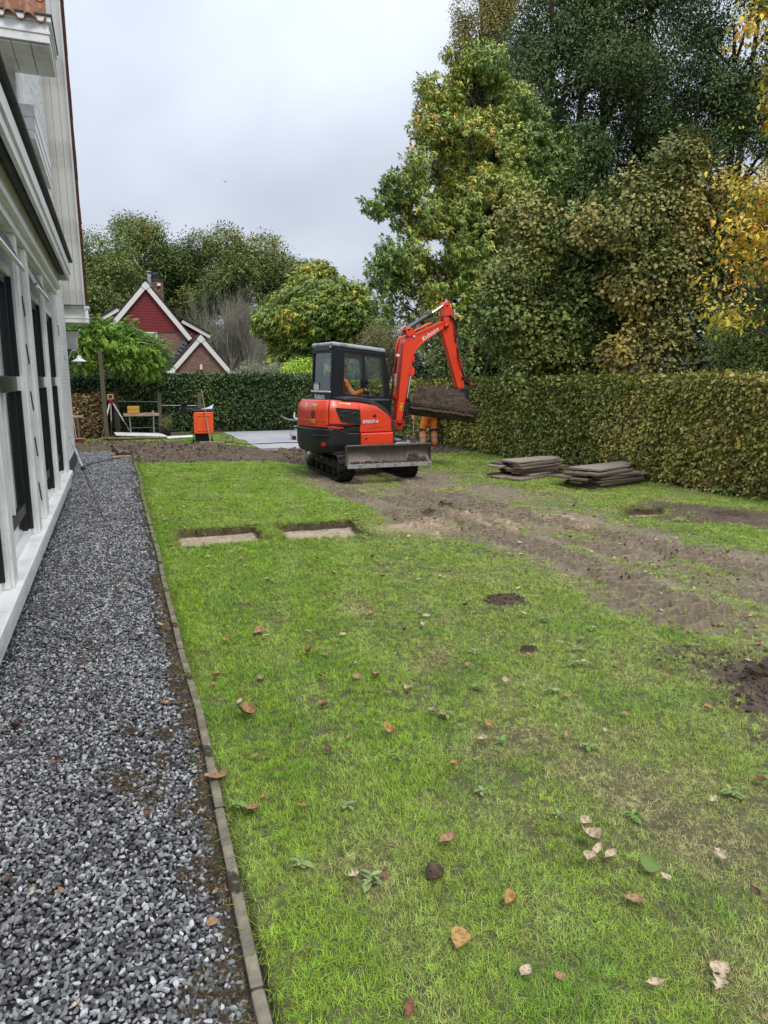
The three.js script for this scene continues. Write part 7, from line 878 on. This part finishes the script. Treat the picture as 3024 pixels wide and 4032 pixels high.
{ // white insulation sheets on loose planks
  const wm = std(0.80, 0.81, 0.82, 0.7, { map: T.soft }), sheet = (pts, x, y, z, rx, ry, rz, label) => { const o = mesh('insulation_sheet', extrude(roundPoly(pts, 0.02), 0.035, [], 0.006).rotateX(-PI / 2), wm); o.position.set(x, y, z); o.rotation.set(rx, ry, rz); tag(o, label, 'sheet'); };
  sheet([[-0.75, -0.3], [0.75, -0.38], [0.62, 0.3], [-0.78, 0.32]], 0.72, 0.13, -23.7, 0.05, 0.05, -0.05, 'long white insulation sheet lying on loose planks below the work table'); sheet([[-0.42, -0.22], [0.4, -0.25], [0.42, 0.2], [-0.35, 0.25]], 1.86, 0.05, -23.3, 0.02, 0.1, 0.02, 'small white insulation sheet lying on grass beside the bin');
  const r = rng(420); for (const [x, z, a, L, w] of [[0.55, -23.3, 0.05, 1.6, 0.2], [0.3, -23.55, -0.1, 1.2, 0.15], [0.95, -23.25, 0.08, 1.2, 0.18], [0.0, -23.2, -0.28, 0.9, 0.12]]) { const o = mesh('loose_plank', box(L, 0.035, w, 0, 0, 0, 0.005), r() < 0.5 ? M.woodGrey : M.wood); o.position.set(x, 0.035 + r() * 0.04, z); o.rotation.set(0.04 * r(), a, (r() - 0.5) * 0.05); tag(o, 'worn loose plank lying under the white insulation sheet', 'plank', 'loose planks below the work table'); }
  const tb = mesh('timber_length', box(0.8, 0.07, 0.09, 0, 0, 0, 0.006), M.woodGrey); tb.position.set(1.95, 0.05, -24.9); tb.rotation.y = 0.03; tag(tb, 'grey timber length at the foot of the dark hedge', 'timber');
}
{ // root stump on a brick and the cable over the gravel
  const pts = curve([[0.28, 0.02, -18.3], [0.14, 0.05, -18.35], [0.0, 0.07, -18.42], [-0.08, 0.14, -18.45], [-0.13, 0.27, -18.48]], 14), g = limb(pts, pts.map((_, i) => 0.075 - 0.045 * (i / 14) + 0.016 * Math.sin(i * 1.9)), 9), p = g.attributes.position; for (let i = 0; i < p.count; i++) { const n = (fbm(p.getX(i) * 14, p.getY(i) * 14 + p.getZ(i) * 9, 430, 3) - 0.5) * 0.06; p.setXYZ(i, p.getX(i) + n, Math.max(-0.01, p.getY(i) + n), p.getZ(i) + n); } g.computeVertexNormals(); tag(mesh('root_stump', uvBox(g), std(0.15, 0.11, 0.085, 0.95, { map: T.soil, bumpMap: rep(T.lumps, 4), bumpScale: 0.03 })), 'gnarled brown root lying at the end of the gravel path', 'root');
  for (const [x, z, a] of [[-0.02, -17.95, 0.2], [0.18, -17.98, -0.3]]) { const o = mesh('loose_brick', box(0.21, 0.05, 0.1, 0, 0, 0, 0.006), std(0.42, 0.26, 0.2, 0.9, { map: T.patch })); o.position.set(x, 0.03, z); o.rotation.set(0.08, a, 0.05); tag(o, 'pale red brick lying on the gravel beside the root', 'brick', 'bricks beside the root'); }
  tag(mesh('cable', hose([[-0.84, 0.02, -16.2], [-0.65, 0.02, -16.6], [-0.5, 0.025, -16.9], [-0.3, 0.02, -17.4], [0.05, 0.03, -17.75]], 0.009, 20, 5), E.hose), 'thin black cable running over the gravel path', 'cable'); tag(mesh('cable', hose([[2.7, 0.05, -20.4], [3.0, 0.07, -20.6], [3.4, 0.03, -20.3], [3.9, 0.045, -20.1], [4.5, 0.045, -20.2], [5.2, 0.045, -20.0], [6.2, 0.045, -20.1]], 0.012, 30, 5), E.hose), 'dark cable lying across the pale terrace slab', 'cable'); tag(mesh('bent_wire', hose([[2.95, 0.05, -20.9], [3.02, 0.2, -20.95], [3.12, 0.24, -20.9], [3.16, 0.1, -20.85], [3.05, 0.04, -20.8]], 0.008, 16, 5), E.hose), 'bent wire sticking up at the corner of the terrace', 'wire');
}
{ // slab-lifting trolley with swept handles
  const t = thing('lifting_trolley', 'galvanised slab trolley with swept handlebars standing on the terrace', 'trolley', [5.22, 0.03, -21.3]); mesh('handlebar', hose([[-0.5, 0.70, 0.05], [-0.38, 0.63, 0.05], [-0.2, 0.60, 0.03], [0, 0.58, 0], [0.2, 0.60, 0.03], [0.38, 0.63, 0.05], [0.52, 0.70, 0.05]], 0.02, 26, 8), M.galv, t); mesh('lever', hose([[-0.13, 0.82, 0.06], [-0.14, 0.66, 0.06], [0, 0.63, 0.06], [0.3, 0.62, 0.06]], 0.022, 20, 8), std(0.72, 0.74, 0.76, 0.35), t); for (const x of [-0.53, 0.55]) mesh('grip', rod([x - 0.03, 0.69, 0.05], [x + 0.03, 0.71, 0.05], 0.03, 10), std(0.2, 0.05, 0.05, 0.7), t);
  mesh('column', merge([rod([0, 0.06, 0], [0, 0.58, 0], 0.035, 12), box(0.12, 0.14, 0.1, 0.03, 0.48, 0, 0.02), box(0.3, 0.03, 0.05, 0, 0.40, 0, 0.008), box(0.26, 0.025, 0.1, 0, 0.31, 0, 0.008)]), M.galv, t); mesh('frame', merge([box(0.5, 0.04, 0.3, 0.02, 0.12, 0, 0.01), box(0.3, 0.14, 0.2, 0.12, 0.2, 0, 0.03), hose([[-0.26, 0.3, 0.1], [-0.28, 0.1, 0.12], [-0.2, 0.03, 0.12], [0.2, 0.03, 0.12]], 0.014, 16, 6)]), M.galv, t); for (const x of [-0.18, 0.24]) mesh('wheel', new THREE.CylinderGeometry(0.065, 0.065, 0.04, 18).rotateX(PI / 2).translate(x, 0.065, 0.14), E.hose, t);
}
tree({ name: 'potted_grass', label: 'dry grassy plant in a dark pot at the end of the work table', category: 'plant', at: [1.52, 0, -24.0], seed: 440, lobes: [[0, 0.42, 0, 0.2, 0.2, 0.2], [0.05, 0.55, 0, 0.14, 0.16, 0.14]], trunk: 0.012, trunkTop: V(0, 0.5, 0), sprays: SP.fine, count: 120, colors: [[0.6, [0.11, 0.12, 0.04]], [0.4, [0.17, 0.13, 0.06]]], size: 0.4, gap: 0.1, twigs: 14 });
{ const t = thing('plant_pot', 'dark pot with soil under the dry grassy plant', 'pot', [1.52, 0, -24.0]); mesh('pot_wall', new THREE.LatheGeometry([[0, 0], [0.11, 0], [0.15, 0.22], [0.165, 0.22], [0.165, 0.25], [0.14, 0.25], [0.13, 0.2]].map(p => new THREE.Vector2(...p)), 22), std(0.025, 0.026, 0.028, 0.8), t); mesh('soil', new THREE.CylinderGeometry(0.13, 0.13, 0.02, 18).translate(0, 0.2, 0), M.soil, t); }
// ---------------------------------------------------------------- fallen leaves and weeds, one by one
{
  const outl = { oval: t => Math.sin(PI * t ** 0.85) * 0.30, broad: t => Math.sin(PI * t ** 0.7) * 0.40, narrow: t => Math.sin(PI * t) * 0.19, lobed: t => Math.sin(PI * t ** 0.8) * 0.34 * (0.72 + 0.36 * Math.sin(t * 21)) };
  const geo = (kind, curl, twist, seed) => { const n = kind === 'lobed' ? 14 : 8, pos = [], idx = []; for (let i = 0; i <= n; i++) { const t = i / n, w = Math.max(0.002, outl[kind](t)); for (const s of [-1, -0.5, 0, 0.5, 1]) { const x = s * w, a = twist * (t - 0.5), z = t - 0.5, y = Math.abs(s) ** 1.6 * w * curl + curl * 0.30 * (2 * t - 1) ** 2 + (hash2(i * 5 + s * 2, seed) - 0.5) * 0.035; pos.push(x * Math.cos(a), y + x * Math.sin(a), z); } if (i) for (let k = 0; k < 4; k++) { const a = i * 5 + k, b = a - 5; idx.push(b, a, b + 1, b + 1, a, a + 1); } } const st = pos.length / 3; for (const [x, z] of [[-0.012, -0.5], [0.012, -0.5], [0.0, -0.72]]) pos.push(x, curl * 0.3 + (z < -0.6 ? 0.05 : 0), z); idx.push(st, st + 1, st + 2); const g = new THREE.BufferGeometry(); g.setAttribute('position', new THREE.Float32BufferAttribute(pos, 3)); g.setAttribute('uv', new THREE.Float32BufferAttribute(pos.flatMap((v, i) => i % 3 === 1 ? [] : [v]), 2)); g.setIndex(idx); g.computeVertexNormals(); return g; };
  const kinds = [['oval', 0.25, 0.3, 'flat oval'], ['oval', 0.8, 0.9, 'curled oval'], ['broad', 0.4, 0.5, 'broad'], ['narrow', 0.7, 1.2, 'narrow rolled'], ['lobed', 0.55, 0.6, 'lobed'], ['broad', 1.1, 1.0, 'crumpled broad']].map(([k, c, t, w], i) => [geo(k, c, t, i * 7 + 1), w]);
  const lm = { 'tan brown': [0.40, 0.235, 0.125], 'dark brown': [0.135, 0.062, 0.035], 'pale beige': [0.56, 0.45, 0.30], 'russet': [0.25, 0.105, 0.055], 'yellow orange': [0.47, 0.28, 0.09] }, cn = Object.keys(lm), ms = cn.map(k => std(...lm[k], 0.8, { side: THREE.DoubleSide, map: rep(T.patch, 1.5) })), r = rng(501);
  const drop = (x, z, s, ki, ci, y, where, extra) => { const [g, w] = kinds[ki], o = mesh('fallen_leaf', g, ms[ci]); o.scale.setScalar(s); o.position.set(x, y, z); o.rotation.set((r() - 0.5) * 0.5, r() * 6.28, (r() - 0.5) * 0.5, 'YXZ'); tag(o, extra ?? `${w} ${cn[ci]} leaf fallen on the ${where}`, 'leaf', extra ? undefined : `${w} ${cn[ci]} leaves fallen on the ${where}`); };
  const big = [[0.58, -3.71, 0.115, 5, 0, 'largest crumpled tan leaf on the lawn near the edging'], [1.44, -3.96, 0.12, 4, 0, 'large lobed tan leaf standing up from the open lawn'], [0.89, -5.0, 0.10, 2, 0, 'broad tan leaf on lush grass beyond the crumpled tan leaf'], [0.34, -3.12, 0.13, 4, 0, 'large lobed brown leaf lying across the concrete edging'], [0.44, -2.82, 0.10, 2, 0, 'broad tan leaf on the lawn beside the leaf on the edging'], [0.96, -1.84, 0.085, 2, 4, 'broad orange leaf flat on the lawn among beige leaves'], [1.63, -1.79, 0.085, 0, 0, 'large oval tan leaf on thin grass'], [1.68, -1.44, 0.075, 2, 2, 'round pale leaf lying flat on thin grass'], [1.15, -2.32, 0.085, 1, 0, 'long curled tan leaf on the open lawn'], [0.7, -1.65, 0.08, 3, 3, 'rolled russet leaf on the lawn by a thin patch'], [-0.39, -3.56, 0.075, 4, 3, 'lobed russet leaf on the gravel near dark moss'], [0.16, -4.05, 0.085, 4, 0, 'lobed tan leaf on the gravel beside the edging']];
  for (const [x, z, s, k, c, l] of big) drop(x, z, s, k, c, x < 0.3 ? 0.014 : 0.032, '', l);
  for (const [x, z, s, k] of [[1.68, -2.12, 0.09, 5], [1.66, -2.04, 0.085, 3], [1.72, -2.2, 0.08, 1], [1.6, -2.0, 0.075, 5]]) drop(x, z, s, k, 2, 0.045, '', null), scene.children[scene.children.length - 1].userData.label = 'withered pale leaf in the little cluster on the lawn', scene.children[scene.children.length - 1].userData.group = 'cluster of withered pale leaves';
  { const o = mesh('fallen_leaf', kinds[2][0], std(0.12, 0.19, 0.04, 0.7, { side: THREE.DoubleSide })); o.scale.setScalar(0.085); o.position.set(1.81, 0.034, -1.91); o.rotation.set(0.2, 1.1, 0.3); tag(o, 'large green leaf fallen on the lawn', 'leaf'); }
  let n = 0, guard = 0; while (n < 265 && guard++ < 9000) { const z = -1.35 - 9.5 * r() ** 1.2, x = 0.42 + r() * 6.2, t = r(); if (!seen(x, 0, z, -0.01)) continue; const G = groundAt(x, z), mud = G.grass < 0.45; if (mud && t < 0.45) continue; const ki = (r() * 6) | 0, q = r(), ci = q < 0.44 ? 0 : q < 0.51 ? 1 : q < 0.83 ? 2 : q < 0.92 ? 3 : 4; drop(x, z, 0.042 + 0.032 * r(), ki, ci, G.h + (mud ? 0.012 : 0.034), mud ? 'driven mud' : 'lawn'); n++; }
  n = 0; while (n < 24) { const z = -1.7 - 10 * r(), x = -0.72 + r() * 0.95; if (!seen(x, 0, z, -0.01)) continue; const ki = (r() * 6) | 0, ci = [0, 3, 1, 2][(r() * 4) | 0]; drop(x, z, 0.035 + 0.03 * r(), ki, ci, 0.014, 'gravel path'); n++; }
  // rosette weeds
  const wgs = [511, 512, 513, 514].map(sd => { const wp = [], wc = [], q = rng(sd), m = 7 + ((q() * 6) | 0); for (let i = 0; i < m; i++) { const a = i * 2.4 + q() * 0.9, l = 0.018 + 0.036 * q(); leafTris(wp, wc, V((q() - 0.5) * 0.02, 0.004 + i * 0.001, (q() - 0.5) * 0.02), V(Math.cos(a), 0.15 + 0.5 * q(), Math.sin(a)), V(q() - 0.5, 1, q() - 0.5), l, l * (0.3 + 0.3 * q()), 0.3, 0.3, 0.75 + 0.5 * q(), true); } return finish(wp, wc); });
  const wg = wgs[0], wms = [[0.19, 0.27, 0.075], [0.22, 0.29, 0.11], [0.15, 0.26, 0.05]].map(c => std(...c, 0.65, { vertexColors: true, side: THREE.DoubleSide }));
  const weeds = [[0.56, -2.4, 1.1], [0.78, -2.22, 1.15], [1.76, -2.97, 1], [1.62, -3.34, 1.1], [2.35, -3.39, 1], [1.98, -2.21, 0.9], [1.66, -2.31, 0.8], [0.84, -2.71, 0.9], [2.73, -3.69, 1.2], [2.51, -2.19, 1.1], [2.2, -4.1, 1], [3.0, -4.5, 1.1], [3.25, -4.2, 1.1], [2.9, -3.9, 1], [1.2, -3.0, 0.8], [1.95, -3.6, 0.9], [1.45, -2.6, 0.8], [2.15, -2.75, 1]];
  weeds.forEach(([x, z, s], i) => { const o = mesh('rosette_weed', wgs[i % 4], wms[i % 3]); o.position.set(x, groundAt(x, z).h + 0.016, z); o.rotation.y = i * 1.7; o.scale.setScalar(s); tag(o, 'low rosette weed with pale green leaves in the lawn', 'weed', 'rosette weeds in the lawn'); });
  { const o = mesh('rosette_weed', wg, wms[2]); o.position.set(0.385, 0.03, -2.86); o.scale.set(1.1, 1.5, 1.1); tag(o, 'bright green star shaped weed growing against the edging', 'weed'); }
  { const o = mesh('earth_clod', (() => { const g = new THREE.IcosahedronGeometry(0.035, 2), p = g.attributes.position; for (let i = 0; i < p.count; i++) { const f = 0.75 + 0.5 * noise3(p.getX(i) * 60, p.getY(i) * 60, p.getZ(i) * 60); p.setXYZ(i, p.getX(i) * f, p.getY(i) * f * 0.8, p.getZ(i) * f); } g.computeVertexNormals(); return uvBox(g); })(), M.soil); o.position.set(1.02, 0.04, -2.17); tag(o, 'single dark clod of earth lying on the lawn', 'clod'); }
  { const g = new THREE.IcosahedronGeometry(0.13, 4), p = g.attributes.position; for (let i = 0; i < p.count; i++) { const x = p.getX(i), y = p.getY(i), z = p.getZ(i), f = 0.55 + 0.9 * noise3(x * 9, y * 9, z * 9) + 0.35 * (noise3(x * 40, y * 40, z * 40) - 0.5); p.setXYZ(i, x * f * 1.1, y * f * 0.75, z * f); } g.computeVertexNormals(); const o = mesh('turf_clod', uvBox(g), M.soil); o.position.set(3.72, 0.06, -3.02); tag(o, 'large torn turf clod standing in the dark mud', 'clod'); }
}
{ // far bird in the sky
  const b = thing('bird', 'tiny dark bird flying high under the clouds', 'bird', [10.8, 19.5, -70]);
  b.scale.setScalar(0.4); mesh('body', new THREE.SphereGeometry(0.12, 10, 8).scale(1, 0.7, 2.2), std(0.02, 0.02, 0.02, 0.9), b); for (const s of [-1, 1]) mesh('wing', extrude([[0, -0.1], [0.5 * s, 0.0], [0.55 * s, 0.08], [0, 0.12]], 0.02, [], 0.004).rotateX(PI / 2).rotateZ(0.35 * s), std(0.02, 0.02, 0.02, 0.9), b);
}
renderer.render(scene, camera);
